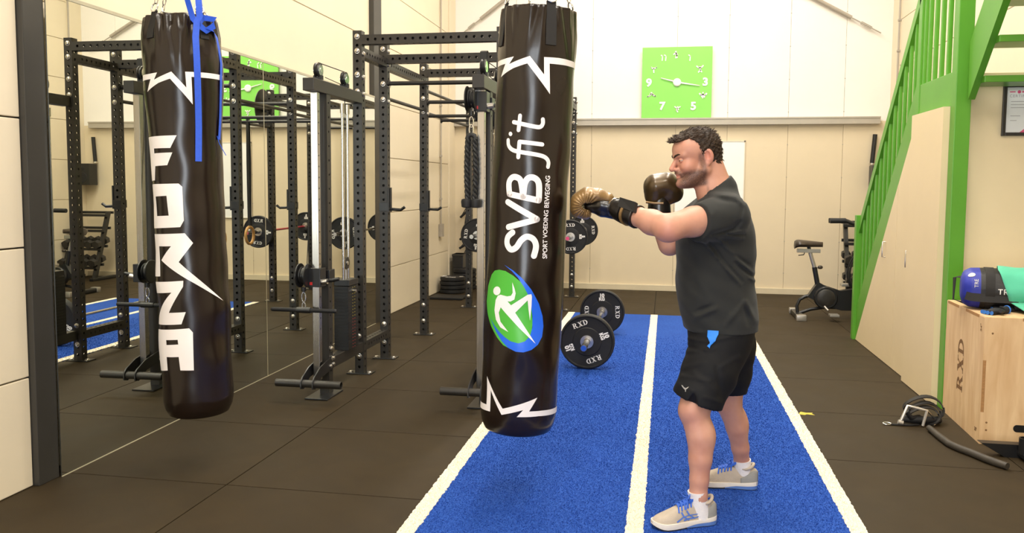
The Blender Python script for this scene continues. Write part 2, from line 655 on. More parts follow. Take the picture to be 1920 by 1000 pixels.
# turf runner with three white lines
TURF = bpy.data.materials.new('turf_blue')
TURFW = bpy.data.materials.new('turf_white')
for m_, c0, c1 in ((TURF, '173889', '3866c2'), (TURFW, 'e2d6bd', 'fbf3e2')):
    m_.use_nodes = True
    nt = m_.node_tree
    b_ = nt.nodes['Principled BSDF']
    b_.inputs['Roughness'].default_value = 0.85
    b_.inputs['Specular IOR Level'].default_value = 0.15
    tc = nt.nodes.new('ShaderNodeTexCoord')
    n1 = nt.nodes.new('ShaderNodeTexNoise')
    n1.inputs['Scale'].default_value = 130
    n1.inputs['Detail'].default_value = 4
    n1.inputs['Roughness'].default_value = 0.75
    n2 = nt.nodes.new('ShaderNodeTexNoise')
    n2.inputs['Scale'].default_value = 2.2
    n2.inputs['Detail'].default_value = 3
    mth = nt.nodes.new('ShaderNodeMath')
    mth.operation = 'MULTIPLY_ADD'
    mth.inputs[1].default_value = 0.12
    nt.links.new(tc.outputs['Object'], n1.inputs['Vector'])
    nt.links.new(tc.outputs['Object'], n2.inputs['Vector'])
    nt.links.new(n2.outputs['Fac'], mth.inputs[0])
    mm = nt.nodes.new('ShaderNodeMath')
    mm.operation = 'MULTIPLY'
    mm.inputs[1].default_value = 1.0
    nt.links.new(n1.outputs['Fac'], mm.inputs[0])
    nt.links.new(mm.outputs[0], mth.inputs[2])
    rp = nt.nodes.new('ShaderNodeValToRGB')
    rp.color_ramp.elements[0].position = 0.40
    rp.color_ramp.elements[1].position = 0.75
    rp.color_ramp.elements[0].color = lin(c0)
    rp.color_ramp.elements[1].color = lin(c1)
    nt.links.new(mth.outputs[0], rp.inputs['Fac'])
    nt.links.new(rp.outputs['Color'], b_.inputs['Base Color'])
    bp = nt.nodes.new('ShaderNodeBump')
    bp.inputs['Strength'].default_value = 0.6
    bp.inputs['Distance'].default_value = 0.006
    nt.links.new(n1.outputs['Fac'], bp.inputs['Height'])
    nt.links.new(bp.outputs[0], b_.inputs['Normal'])
TX0, TX1, TY1 = -1.113, 0.895, 9.865
turf = empty('turf_runner', (-0.1, 3.0, 0), 'long blue artificial turf runner with white lines down the middle of the floor', 'turf')
MB().box(TX0 + 0.1, TX1 + 0.1, YN - 3, TY1 - 3, -0.014, 0.004).build('turf_mat', TURF, turf, None)


def white_line(x0, x1):
    n = 900
    ys = np.linspace(YN, TY1, n)
    a = x0 + rng.normal(0, 0.0022, n)
    b = x1 + rng.normal(0, 0.0022, n)
    mb = MB()
    vs = [(a[i] + 0.1, ys[i] - 3, 0.0065) for i in range(n)] + [(b[i] + 0.1, ys[i] - 3, 0.0065) for i in range(n)]
    vs += [(a[i] + 0.1, ys[i] - 3, 0.0) for i in range(n)] + [(b[i] + 0.1, ys[i] - 3, 0.0) for i in range(n)]
    fs = []
    for i in range(n - 1):
        fs.append((i, n + i, n + i + 1, i + 1))
        fs.append((2 * n + i, i, i + 1, 2 * n + i + 1))
        fs.append((n + i, 3 * n + i, 3 * n + i + 1, n + i + 1))
    mb.add(vs, fs)
    mb.build('white_line', TURFW, turf, None)


white_line(TX0, TX0 + 0.078)
white_line(-0.145, -0.068)
white_line(TX1 - 0.075, TX1)
# short pile standing up on the near turf
nb = 170000
yy = 3.05 + (1 - np.sqrt(1 - rng.random(nb))) * 5.5
xx = TX0 + 0.005 + rng.random(nb) * (TX1 - TX0 - 0.01)
on = ((xx < TX0 + 0.076) | ((xx > -0.144) & (xx < -0.069)) | (xx > TX1 - 0.074))
for nm, sel, m_ in (('turf_pile', ~on, TURF), ('line_pile', on, TURFW)):
    x, y = xx[sel], yy[sel]
    k = len(x)
    an = rng.random(k) * 2 * PI
    hgt = 0.003 + rng.random(k) * 0.004
    wd = 0.0016 + 0.0005 * (y - 3)
    lx, ly = rng.normal(0, 0.003, k), rng.normal(0, 0.003, k)
    zb = np.where(np.full(k, nm == 'line_pile'), 0.006, 0.0035)
    V = np.empty((k, 3, 3))
    V[:, 0] = np.stack([x - np.cos(an) * wd, y - np.sin(an) * wd, zb], 1)
    V[:, 1] = np.stack([x + np.cos(an) * wd, y + np.sin(an) * wd, zb], 1)
    V[:, 2] = np.stack([x + lx, y + ly, zb + hgt], 1)
    V -= np.array([-0.1, 3.0, 0])
    me = bpy.data.meshes.new(nm)
    me.vertices.add(k * 3)
    me.vertices.foreach_set('co', V.reshape(-1))
    me.loops.add(k * 3)
    me.loops.foreach_set('vertex_index', np.arange(k * 3))
    me.polygons.add(k)
    me.polygons.foreach_set('loop_start', np.arange(0, k * 3, 3))
    me.update(calc_edges=True)
    link(nm, me, m_, turf)['kind'] = 'stuff'
# scrap of yellow tape on the rubber
p = atz(1512, 776)
mb = MB().prism([(-0.035, -0.02), (-0.01, -0.026), (0.0, -0.012), (0.032, -0.02), (0.022, 0.004), (0.03, 0.018), (0.0, 0.012), (-0.02, 0.026), (-0.028, 0.008)], 0.0, 0.0012)
mb.v = [(a * 1.5, b * 1.5, c) for a, b, c in mb.v]
setp(mb.build('tape_scrap', mat('yellow_tape', 'c9b53c', 0.6, vary=0.15, vscale=60), None, None, (p[0], p[1], 0.0)),
     'small torn scrap of yellow tape on the rubber floor beside the turf', 'tape')

# added ceiling luminaires, out of view, there only for their light
LAMP_W = mat('added_light_white', 'f2f0ea', 0.5, vary=0.01)
LAMP_E = mat('added_light_tube', 'fff3e0', 0.5, vary=0.01, emit=6.0)
for i, (lx, ly) in enumerate(ADDED_LAMPS):
    o = empty('added_strip_light', (lx, ly, 5.96), 'unseen white strip light added under the hall ceiling for its light', 'light', 'added strip lights under the hall ceiling')
    MB().box(-0.16, 0.16, -1.6, 1.6, 0, 0.06, 0.008).build('housing', LAMP_W, o)
    for dx in (-0.08, 0.08):
        MB().tube([(dx, -1.55, -0.022), (dx, 1.55, -0.022)], 0.016, 8).build('tube', LAMP_E, o)

# ================================================================== RIG
BLK = mat('powder_black', '2a2723', 0.40, vary=0.10, vscale=14, bump=0.05, bscale=400, spec=0.5)
BLK2 = mat('satin_black', '1b1b1c', 0.35, vary=0.1, vscale=12)
CHROME = mat('chrome', 'd9d9d8', 0.16, metal=1.0, vary=0.03, vscale=20)
STEELB = mat('brushed_steel', 'bdb8b0', 0.24, metal=1.0, vary=0.05, vscale=6, stretch=(30, 30, 1), rvary=0.08)
ZINC = mat('zinc_bolt', 'cfcac2', 0.28, metal=1.0, vary=0.06, vscale=40)
RUBB = mat('rubber_black', '1c1c1e', 0.55, vary=0.12, vscale=20, bump=0.06, bscale=300, spec=0.4)
PRW = mat('print_white', 'f1eeea', 0.5, vary=0.01)
RED = mat('red_plastic', 'c02a2a', 0.4, vary=0.05)
CORDM = mat('cord_black', '202020', 0.6, vary=0.1)
YEL = mat('print_yellow', 'a89a30', 0.5, vary=0.05)
REDP = mat('print_red', 'a83a34', 0.5, vary=0.05)
UW = 0.072


def perf_mesh(L, w=UW, sp=0.06, r=0.0115, start=0.03, faces=(0, 1, 2, 3), name='upright'):
    """square tube along z with real round holes through the chosen faces (0:+x 1:+y 2:-x 3:-y)"""
    mb = MB()
    h = w / 2
    n = int((L - 2 * start) / sp) + 1
    off = (L - (n - 1) * sp) / 2
    for f in range(4):
        R_ = RZ(f * PI / 2)

        def P(u, z):
            return (R_ @ Vector((h, u, z)))[:]
        if f not in faces:
            mb.add([P(-h, 0), P(h, 0), P(h, L), P(-h, L)], [(0, 1, 2, 3)])
            continue
        z = 0.0
        for i in range(n):
            zc = off + i * sp
            z1 = zc + sp / 2 if i < n - 1 else L
            o = [P(-h, z), P(h, z), P(h, z1), P(-h, z1)]
            c = [P(r * math.cos(a), zc + r * math.sin(a)) for a in [(-3 * PI / 4) + k * PI / 4 for k in range(8)]]
            # ring: corner quads / fan triangles between outline and octagon
            fs = [(0, 1, 6, 5, 4), (1, 2, 8, 7, 6), (2, 3, 10, 9, 8), (3, 0, 4, 11, 10)]
            mb.add(o + c, fs)
            # hole wall 4 mm deep
            ci = [(R_ @ Vector((h - 0.004, r * math.cos(a), zc + r * math.sin(a))))[:] for a in [(-3 * PI / 4) + k * PI / 4 for k in range(8)]]
            mb.add(c + ci, [(k, 8 + k, 8 + (k + 1) % 8, (k + 1) % 8) for k in range(8)])
            z = z1
    mb.add([(-h, -h, L), (h, -h, L), (h, h, L), (-h, h, L)], [(0, 1, 2, 3)])
    mb.add([(-h, -h, 0), (h, -h, 0), (h, h, 0), (-h, h, 0)], [(3, 2, 1, 0)])
    me = mb.mesh(name, None)
    me.materials.append(BLK)
    return me


def bolt_mesh(r=0.0175):
    mb = MB().lathe([(r * 1.25, 0), (r * 1.25, 0.003), (r, 0.0035), (r, 0.009), (r * 0.75, 0.013), (r * 0.3, 0.0145)], 10)
    me = mb.mesh('bolt', 40)
    me.materials.append(ZINC)
    return me


BOLT = bolt_mesh()
XL, XRr = -2.37, -1.235
UY = [6.28, 6.88, 8.07, 10.02, 11.29]
UTOP = 2.685
rig = empty('power_rack', (XL, UY[0], 0), 'tall black perforated power rack with two rows of bolted uprights and pull-up bars', 'power rack')
RO = Vector((XL, UY[0], 0))
up_me = perf_mesh(UTOP, name='upright')
mb = MB()
mb.box(-0.10, 0.10, -0.06, 0.06, 0, 0.008, 0.002)
foot_me = mb.mesh('foot_plate', None)
foot_me.materials.append(BLK2)
UPS = {}


def bolt(parent, loc, d):
    o = link('bolt', BOLT, None, parent, loc)
    o.rotation_euler = Vector(d).to_track_quat('Z', 'Y').to_euler()
    return o


for xi, X in enumerate((XL, XRr)):
    for yi, Y in enumerate(UY):
        u = link('upright', up_me, None, rig, Vector((X, Y, 0.004)) - RO)
        UPS[xi, yi] = u
        ft = link('foot_plate', foot_me, None, u, (0, 0, -0.004))
        h = UW / 2
        zs = [2.64, 2.53] if yi < 2 else [2.64, 2.5]
        zs += [2.35, 2.22]
        for z in zs:
            bolt(u, (0, -h, z), (0, -1, 0))
            bolt(u, (h, 0, z - 0.02), (1, 0, 0))
        for z in (0.14, 0.30):
            bolt(u, (0, -h, z), (0, -1, 0))
        for sx in (-1, 1):
            bolt(u, (sx * 0.075, -0.02, 0.004), (0, 0, 1))


def beam(p, q, w=UW, name='crossbeam', faces=(0, 1, 2, 3), m=None, sp=0.06):
    p, q = Vector(p), Vector(q)
    d = q - p
    me = perf_mesh(d.length, w, sp=sp, faces=faces, name=name)
    o = link(name, me, None, rig, p - RO)
    o.rotation_euler = d.to_track_quat('Z', 'Y').to_euler()
    return o


def pipe(p, q, r=0.016, name='pull_up_bar'):
    p, q = Vector(p), Vector(q)
    mb = MB().tube([p - RO, q - RO], r, 12)
    for s_, t_ in ((p, q), (q, p)):
        d = (t_ - s_).normalized()
        mb.tube([s_ - RO, s_ - RO + d * 0.012], r * 1.8, 12)
    return mb.build(name, BLK, rig)


h = UW / 2
# cross beams between the rows
for yi, z in ((0, 2.62), (1, 2.56), (2, 2.60), (3, 2.60), (4, 2.60)):
    beam((XL + h, UY[yi], z), (XRr - h, UY[yi], z))
# side beams
for X in (XL, XRr):
    beam((X, UY[0] + h, 2.53), (X, UY[1] - h, 2.53))
    beam((X, UY[1] + h, 2.52), (X, UY[2] - h, 2.52))
    beam((X, UY[0] + h, 0.22), (X, UY[1] - h, 0.22), name='side_brace')
    beam((X, UY[3] + h, 2.55), (X, UY[4] - h, 2.55))
    pipe((X, UY[1] + h, 2.24), (X, UY[2] - h, 2.24))
    pipe((X, UY[2] + h, 2.44), (X, UY[3] - h, 2.44))
    pipe((X, UY[2] + h, 2.22), (X, UY[3] - h, 2.22))
for yi, z in ((1, 2.36), (2, 2.32), (3, 2.32), (4, 2.3)):
    pipe((XL + h, UY[yi], z), (XRr - h, UY[yi], z), 0.018)


# J-hooks: they hang in the uprights, so each is a thing
def jhook(X, Y, z, d, label, side=1):
    """d = +1 hook points to +y, -1 to -y ; side: which x face carries the cheek"""
    o = empty('j_hook', (X, Y, z), label, 'rack hook', 'steel hooks hanging in the rack uprights')
    mb = MB()
    mb.box(-0.045, 0.045, h if d > 0 else -h - 0.012, h + 0.012 if d > 0 else -h, -0.06, 0.15, 0.002)
    o.rotation_euler = (0, 0, -PI / 2)
    mb.box(-0.045 * 1, -0.038, -h - 0.002, h + 0.002, -0.05, 0.02, 0.001)
    mb.box(0.038, 0.045, -h - 0.002, h + 0.002, -0.05, 0.02, 0.001)
    mb.build('bracket', BLK2, o)
    mb = MB()
    y0 = d * (h + 0.006)
    mb.tube([(0, y0, -0.035), (0, y0 + d * 0.10, -0.040), (0, y0 + d * 0.135, -0.015)], 0.013, 8)
    mb.build('hook_arm', BLK2, o)
    mb = MB().box(-0.02, 0.02, d * (h + 0.012), d * (h + 0.018), -0.02, 0.145, 0.001)
    mb.build('pad', RUBB, o)
    return o


jhook(XL, UY[1], 1.33, 1, 'black rack hook on the second upright beside the mirror, next to the weight stack')
jhook(XL, UY[2], 1.30, 1, 'black rack hook on the free-standing third upright in front of the bare left wall')
jhook(XRr, UY[1], 1.33, 1, 'black rack hook on the upright behind the printed punch bag, seen in the mirror')
jhook(XRr, UY[2], 1.30, 1, 'black rack hook on the middle upright of the right row, behind the printed punch bag')


# ------------------------------------------------------------------ cable stations
def pulley(mb_w, mb_r, c, ax, r=0.05, t=0.022):
    M_ = T(*c) @ (RY(PI / 2) if ax == 'x' else RX(PI / 2) if ax == 'y' else Matrix.Identity(4))
    mb_w.lathe([(r, -t / 2), (r, -t * 0.3), (r * 0.86, -t * 0.1), (r * 0.86, t * 0.1), (r, t * 0.3), (r, t / 2)], 20, M_)
    mb_r.lathe([(r * 0.35, -t * 0.75), (r * 0.35, t * 0.75)], 12, M_)


def cable_station(X, zc, label, attach, sx=-0.072):
    """column in front of the rack: y = 5.55 steel guide, 5.70 black upright, weight stack up to the rack"""
    o = empty('cable_machine', (X, 5.6, 0), label, 'cable machine')
    yg, yu, yr = 5.44 - 5.6, 5.59 - 5.6, UY[0] - h - 5.6
    # black upright, steel guide rail
    me = perf_mesh(2.118, 0.07, sp=0.10, r=0.009, faces=(0, 2), name='column')
    link('column', me, None, o, (0, yu, 0.012))
    mb = MB().box(-0.024, 0.024, yg - 0.024, yg + 0.024, 0.14, 2.13, 0.003)
    gd = mb.build('guide_rail', STEELB, o)
    mb = MB()
    for z in np.arange(0.5, 2.1, 0.075):
        mb.lathe([(0.006, 0), (0.006, 0.0008)], 8, T(0.024, yg, z) @ RY(PI / 2))
    mb.build('pin_holes', BLK2, gd)
    MB().box(-0.085, 0.085, yg - 0.04, yu + 0.10, 0, 0.012, 0.003).build('foot_plate', BLK2, o)
    tb = MB().box(-0.04, 0.04, yg - 0.11, yr, 2.13, 2.215, 0.004).build('top_beam', BLK, o)
    for z in (2.14, 2.18):
        pass
    MB().box(-0.032, 0.032, yu + 0.03, yr, 0.18, 0.26, 0.003).build('base_beam', BLK, o)
    for z, yy_ in ((0.26, yu), (0.33, yu)):
        bolt(o, (0.0375, yy_, z), (1, 0, 0))
    # two guide rods and the weight stack
    for y_ in (0.33, 0.43):
        rr = MB().tube([(0, y_, 0.25), (0, y_, 2.10)], 0.011, 12)
        ro = rr.build('guide_rod', CHROME, o)
        MB().tube([(0, y_, 2.03), (0, y_, 2.10)], 0.017, 12).build('rod_collar', ZINC, ro)
    npl = 20
    sh = MB().box(-0.055, 0.055, 0.275, 0.485, 0.0, 0.0236, 0.001).mesh('weight_block', None)
    sh.materials.append(mat('weight_black', '121213', 0.45, vary=0.1, vscale=20))
    for k in range(npl):
        wb = link('weight_block', sh, None, o, (0, 0, 0.262 + k * 0.024))
        mark = MB()
        for y_ in (0.37, 0.41):
            mark.box(0.0551, 0.0556, y_ - 0.006, y_ + 0.006, 0.007, 0.013)
        mark.build('number_mark', YEL if k > 9 else REDP, wb, None)
    mb = MB().box(-0.06, 0.06, 0.285, 0.475, 0.745, 0.79, 0.004)
    tp = mb.build('stack_head', BLK2, o)
    MB().tube([(0, 0.38, 0.79), (0, 0.38, 0.86)], 0.012, 10).build('stem', ZINC, tp)
    mw, mr_ = MB(), MB()
    pulley(mw, mr_, (0, 0.38, 0.91), 'x', 0.045)
    pw = mw.build('stack_pulley', BLK2, o)
    mr_.build('axle', ZINC, pw)
    MB().tube([(0.055, 0.39, 0.70), (0.075, 0.39, 0.70)], 0.012, 10).build('selector_pin', ZINC, o)
    cab = MB().tube([(0, 0.38, 0.86), (0, 0.38, 2.24)], 0.0035, 6)
    # top pulleys
    for y_ in (-0.10, 0.38):
        mw, mr_ = MB(), MB()
        pulley(mw, mr_, (0, y_, 2.285), 'x', 0.052, 0.03)
        for s_ in (-1, 1):
            mr_.lathe([(0.040, 0), (0.040, 0.004)], 16, T(s_ * 0.017, y_, 2.285) @ RY(s_ * PI / 2))
        pw = mw.build('top_pulley', BLK2, o)
        mr_.build('hub', CHROME, pw)
        MB().box(-0.03, 0.03, y_ - 0.018, y_ + 0.018, 2.22, 2.25).build('pulley_bracket', BLK2, pw)
    cab.tube([(0, -0.10, 2.337), (0, 0.38, 2.337)], 0.0035, 6)
    cab.tube([(0, 0.02, 2.252), (0, 0.38, 2.234)], 0.003, 6)
    # carriage with its swivel pulley
    yf = yg - 0.03
    mb = MB()
    mb.box(-0.045, 0.045, yg - 0.05, yg + 0.05, zc - 0.075, zc + 0.055, 0.004)
    mb.box(-0.05, 0.05, yu - 0.05, yu + 0.05, zc - 0.05, zc + 0.03, 0.004)
    ca = mb.build('carriage', BLK2, o)
    MB().tube([(0.045, yg + 0.02, zc - 0.035), (0.11, yg + 0.02, zc - 0.03), (0.155, yg + 0.02, zc - 0.02)], [0.013, 0.014, 0.012], 10).build('pop_pin', BLK2, ca)
    MB().tube([(0.045, yg - 0.02, zc - 0.04), (0.085, yg - 0.02, zc - 0.035)], 0.019, 10).build('knob', ZINC, ca)
    MB().box(-0.03, -0.012, yg - 0.053, yg - 0.049, zc - 0.06, zc - 0.04).build('red_button', RED, ca)
    mb = MB()
    for s_ in (-1, 1):
        mb.lathe([(0.084, 0), (0.084, 0.006), (0.078, 0.009)], 28, T(sx + s_ * 0.026, yf - 0.02, zc + 0.005) @ RY(s_ * PI / 2))
    sw = mb.build('swivel_cheek', BLK2, o)
    mw, mr_ = MB(), MB()
    pulley(mw, mr_, (sx, yf - 0.02, zc + 0.005), 'x', 0.062, 0.035)
    mw.build('swivel_pulley', BLK2, o)
    for dy, dz in ((0.03, 0.04), (-0.03, -0.03), (0.035, -0.04)):
        bolt(sw, (-0.05, yf - 0.02 + dy, zc + dz), (1, 0, 0)).scale = (0.6, 0.6, 0.6)
    cab.tube([(-0.02, -0.10, 2.24), (-0.06, yf - 0.0, zc + 0.06)], 0.0035, 6)
    cab.build('cable', CORDM, o)
    # foot bar on two bent plates
    mb = MB()
    mb.tube([(-0.235, yg - 0.16, 0.145), (0.235, yg - 0.16, 0.145)], 0.027, 16, caps=False)
    mb.tube([(0.235, yg - 0.16, 0.145), (0.236, yg - 0.16, 0.145)], [0.027, 0.022], 16, caps=False)
    fb = mb.build('foot_bar', BLK, o)
    for s_ in (-1, 1):
        xx_ = s_ * 0.042
        mb = MB()
        poly = [(yg - 0.195, 0.115), (yg - 0.195, 0.16), (yg - 0.17, 0.19), (yg - 0.06, 0.24), (yu + 0.04, 0.285), (yu + 0.04, 0.19), (yg - 0.05, 0.165), (yg - 0.15, 0.105)]
        mb.prism(poly, -0.004, 0.004, T(xx_, 0, 0) @ Matrix(((0, 0, 1, 0), (1, 0, 0, 0), (0, 1, 0, 0), (0, 0, 0, 1))))
        mb.build('bracket', BLK2, o)
        for yy_, zz_ in ((yu + 0.02, 0.26), (yu + 0.02, 0.215), (yu - 0.03, 0.21)):
            bolt(o, (s_ * 0.046, yy_, zz_), (s_, 0, 0)).scale = (0.7, 0.7, 0.7)
    # snap hook under the swivel
    mb = MB()
    zt = zc - 0.075
    mb.tube([(sx, yf - 0.03, zt), (sx, yf - 0.03, zt - 0.03)], 0.018, 10)
    mb.build('cable_stop', BLK2, o)
    lk = MB()
    pts = [(sx + 0.014 * math.cos(a), yf - 0.03, zt - 0.07 + 0.035 * math.sin(a)) for a in np.linspace(0, 2 * PI, 15)[:-1]]
    lk.tube(pts, 0.004, 6, closed=True)
    lk.build('snap_hook', CHROME, o)
    return o, (X + sx, 5.6 + yf - 0.03, zt - 0.10)


st1, hk1 = cable_station(XL, 0.87, 'black cable machine with steel guide rail and weight stack by the mirror', 'bar')
st2, hk2 = cable_station(-1.205, 2.06, 'black cable machine half hidden behind the printed punch bag, with a rope on it', 'rope', -0.055)
# straight bar hanging from the first machine
o = empty('cable_bar', hk1, 'short black straight bar hanging from the cable machine by the mirror', 'cable bar')
MB().tube([(-0.24, 0, -0.06), (-0.23, 0, -0.06), (0.23, 0, -0.06), (0.24, 0, -0.06)], [0.012, 0.015, 0.015, 0.012], 12).build('bar', RUBB, o)
MB().tube([(-0.05, 0, -0.06), (0.05, 0, -0.06)], 0.021, 12).build('swivel_sleeve', BLK2, o)
MB().tube([(0.012 * math.cos(a), 0, -0.03 + 0.022 * math.sin(a)) for a in np.linspace(0, 2 * PI, 13)[:-1]], 0.004, 6, closed=True).build('eye', CHROME, o)
# triceps rope on the second machine: two twisted strands with stoppers, joined at the top
o = empty('triceps_rope', hk2, 'black twisted triceps rope with rubber stoppers hanging from the right cable machine', 'rope')
MB().tube([(0.014 * math.cos(a), 0, -0.02 + 0.035 * math.sin(a)) for a in np.linspace(0, 2 * PI, 13)[:-1]], 0.005, 6, closed=True).build('snap_hook', CHROME, o)
MB().tube([(-0.028, 0, -0.085), (-0.02, 0, -0.06), (0, 0, -0.05), (0.02, 0, -0.06), (0.028, 0, -0.085)], 0.017, 10).build('rope_loop', CORDM, o)
for s_ in (-1, 1):
    for ph in range(3):
        pts = []
        for t_ in np.linspace(0, 1, 60):
            bow = math.sin(t_ * PI) * 0.007
            a = t_ * 26 + ph * 2 * PI / 3
            pts.append((s_ * (0.022 + bow) + 0.010 * math.cos(a), 0.010 * math.sin(a), -0.08 - t_ * 0.40))
        MB().tube(pts, 0.0105, 6).build('strand', CORDM, o)
    MB().lathe([(0.02, -0.53), (0.034, -0.525), (0.038, -0.49), (0.034, -0.475), (0.02, -0.47)], 16, T(s_ * 0.030, 0, 0)).build('stopper', RUBB, o)


# ------------------------------------------------------------------ plates and barbells
def plate_mesh(r=0.225, t=0.055):
    hub = r * 0.50
    prof = [(0.026, -t * 0.42), (0.055, -t * 0.42), (0.058, -t * 0.36), (hub, -t * 0.36), (hub + 0.006, -t * 0.30), (r * 0.90, -t * 0.36), (r * 0.93, -t / 2), (r - 0.008, -t / 2), (r, -t / 2 + 0.008),
            (r, t / 2 - 0.008), (r - 0.008, t / 2), (r * 0.93, t / 2), (r * 0.90, t * 0.36), (hub + 0.006, t * 0.30), (hub, t * 0.36), (0.058, t * 0.36), (0.055, t * 0.42), (0.026, t * 0.42)]
    prof.append(prof[0])
    mb = MB().lathe(prof, 56, RX(PI / 2), cap=False)
    me = mb.mesh('bumper_disc', 30)
    me.materials.append(RUBB)
    return me


_pm = {}


def serif_R(txt, size):
    return text2d(txt, size, bold=size * 0.035)


def plate(c, r, t, kg, roll, label, group, face=-1, tilt=None):
    key = (r, t)
    if key not in _pm:
        _pm[key] = plate_mesh(r, t)
    o = empty('weight_plate', c, label, 'weight plate', group)
    d = link('bumper_disc', _pm[key], None, o)
    # lettering stands on the -y face (towards the room) and the +y face
    rad = r * 0.69
    rxd = slab_rxd(0.044 * r / 0.225)
    kgs = join2(tf2(text2d(kg, 0.05 * r / 0.225, bold=0.003), dy=0.002), tf2(text2d('KG', 0.042 * r / 0.225, bold=0.0025), dy=-0.033 * r / 0.225))
    sh = []
    cyo = 0.022 * r / 0.225
    for k, s in enumerate((rxd, kgs, rxd, kgs)):
        s2 = tf2(s, dy=rad - (cyo if k % 2 == 0 else 0.004))
        sh.append(tf2(s2, rot=roll - k * PI / 2))
    y_ = t * 0.335 + 0.0012
    for s2 in sh:
        decal('lettering', s2, lambda u, v: (u, -y_, v), PRW, o, step=0)['kind'] = 'stuff'
        decal('lettering', s2, lambda u, v: (-u, y_, v), PRW, o, step=0)['kind'] = 'stuff'
    MB().lathe([(0.054, -t * 0.44), (0.054, t * 0.44), (0.027, t * 0.44), (0.027, -t * 0.44), (0.054, -t * 0.44)], 24, RX(PI / 2), cap=False).build('hub_ring', ZINC, o)
    return o


def barbell(c, L, label, endmat, shaftmat, half=0.655):
    """along y, centre c"""
    o = empty('barbell', c, label, 'barbell')
    MB().tube([(0, -half, 0), (0, half, 0)], 0.0142, 14).build('shaft', shaftmat, o)
    for s_ in (-1, 1):
        sl = MB().tube([(0, s_ * half, 0), (0, s_ * L / 2, 0)], 0.025, 18).build('sleeve', STEELB, o)
        MB().tube([(0, s_ * (half - 0.02), 0), (0, s_ * (half + 0.012), 0)], 0.037, 18).build('collar', ZINC, o)
        MB().tube([(0, s_ * L / 2, 0), (0, s_ * (L / 2 + 0.003), 0)], 0.022, 18).build('end_cap', endmat, sl)
    return o


BLUEC = mat('cap_blue', '1d55c8', 0.4, vary=0.05)
PINKC = mat('cap_pink', 'd6487c', 0.4, vary=0.05)
REDB = mat('bar_red', 'b23a48', 0.35, vary=0.08)
g1 = 'plates on the barbell standing on the turf'
pa = at(1101, 643, 6.80)
zb = 0.232
barbell((pa[0], 7.60, zb), 2.22, 'steel barbell with blue end cap lying on the blue turf behind the printed punch bag', BLUEC, STEELB)
plate((pa[0], 6.80, zb), 0.225, 0.075, '10', math.radians(22), 'black ten kilo bumper plate nearest the camera on the turf barbell', g1)
plate((pa[0], 8.46, zb), 0.225, 0.075, '10', math.radians(-88), 'black ten kilo bumper plate at the far end of the turf barbell', g1)
g2 = 'plates on the racked barbells at the back of the rack'
for X, endm, shm, nm, rl in ((XL + 0.13, ZINC, STEELB, 'left', 0.5), (XRr + 0.13, PINKC, REDB, 'right', -0.9)):
    zz = 0.90
    barbell((X, 10.655, zz), 2.15, 'barbell with %s racked low across the far %s uprights' % ('a pink end cap and red shaft' if nm == 'right' else 'a bare steel end', nm), endm, shm, 0.70)
    side = 'left row' if nm == 'left' else 'right row'
    plate((X, 9.90, zz), 0.205, 0.04, '5', 0.95 + rl, 'thin black plate on the near end of the racked barbell, ' + side, g2)
    plate((X, 11.41, zz), 0.205, 0.04, '5', rl - 0.6, 'thin black plate on the far end of the racked barbell, ' + side, g2)
    for Y in (UY[3], UY[4]):
        oj = empty('rack_cup', (X - 0.13, Y, 0.87), 'black rack cup carrying the %s barbell on the %s far upright' % (nm, 'nearer' if Y == UY[3] else 'rearmost'), 'rack hook', 'cups carrying the racked barbells')
        mb = MB()
        mb.box(h, h + 0.01, -0.035, 0.035, -0.06, 0.10, 0.002)
        mb.box(-h - 0.002, h, -h - 0.008, -h, -0.04, 0.03)
        mb.build('bracket', BLK2, oj)
        mb = MB()
        mb.box(h + 0.01, h + 0.12, -0.025, 0.025, -0.015, 0.012, 0.002)
        mb.box(h + 0.11, h + 0.125, -0.025, 0.025, -0.015, 0.06, 0.002)
        mb.build('cradle', BLK2, oj)

# round wall-ball target bolted on the outside of the far right upright
o = empty('ball_target', (XRr + h + 0.03, UY[3], 2.46), 'flat dark round ball target mounted high on the rack beside the printed punch bag', 'target')
MB().lathe([(0.24, -0.004), (0.24, 0.004)], 48, T(0.03, 0, 0.0) @ RY(PI / 2)).build('disc', BLK, o)
MB().box(-0.03, 0.03, -0.04, 0.04, -0.05, 0.05, 0.003).build('bracket', BLK2, o)

# gymnastic rings on black straps inside the rack
WOODR = mat('ring_wood', 'c99a5c', 0.45, vary=0.12, vscale=12, stretch=(1, 1, 6))
for Y_, nm in ((8.05, 'nearer'), (8.70, 'farther')):
    o = empty('gym_ring', (-1.58, Y_, 0.93), 'wooden gymnastic ring on a black strap seen in the mirror, the %s of the pair' % nm, 'gym ring', 'wooden rings hanging in the rack')
    MB().tube([(0, 0.095 * math.cos(a), 0.095 * math.sin(a)) for a in np.linspace(0, 2 * PI, 33)[:-1]], 0.016, 10, closed=True).build('ring', WOODR, o)
    mb = MB()
    for dy in (-0.012, 0.02):
        mb.ribbon([(0, dy, 0.10), (0, dy * 1.6, 0.8), (0, dy, 2.22 - 0.93)], (1, 0, 0), 0.03, 0.002)
    mb.build('strap', CORDM, o)
pipe((XL, 8.70, 2.19), (XRr, 8.70, 2.19), 0.016, 'ring_bar')
pipe((XL, 8.05 + 0.1, 2.19), (XRr, 8.05 + 0.1, 2.19), 0.016, 'ring_bar')

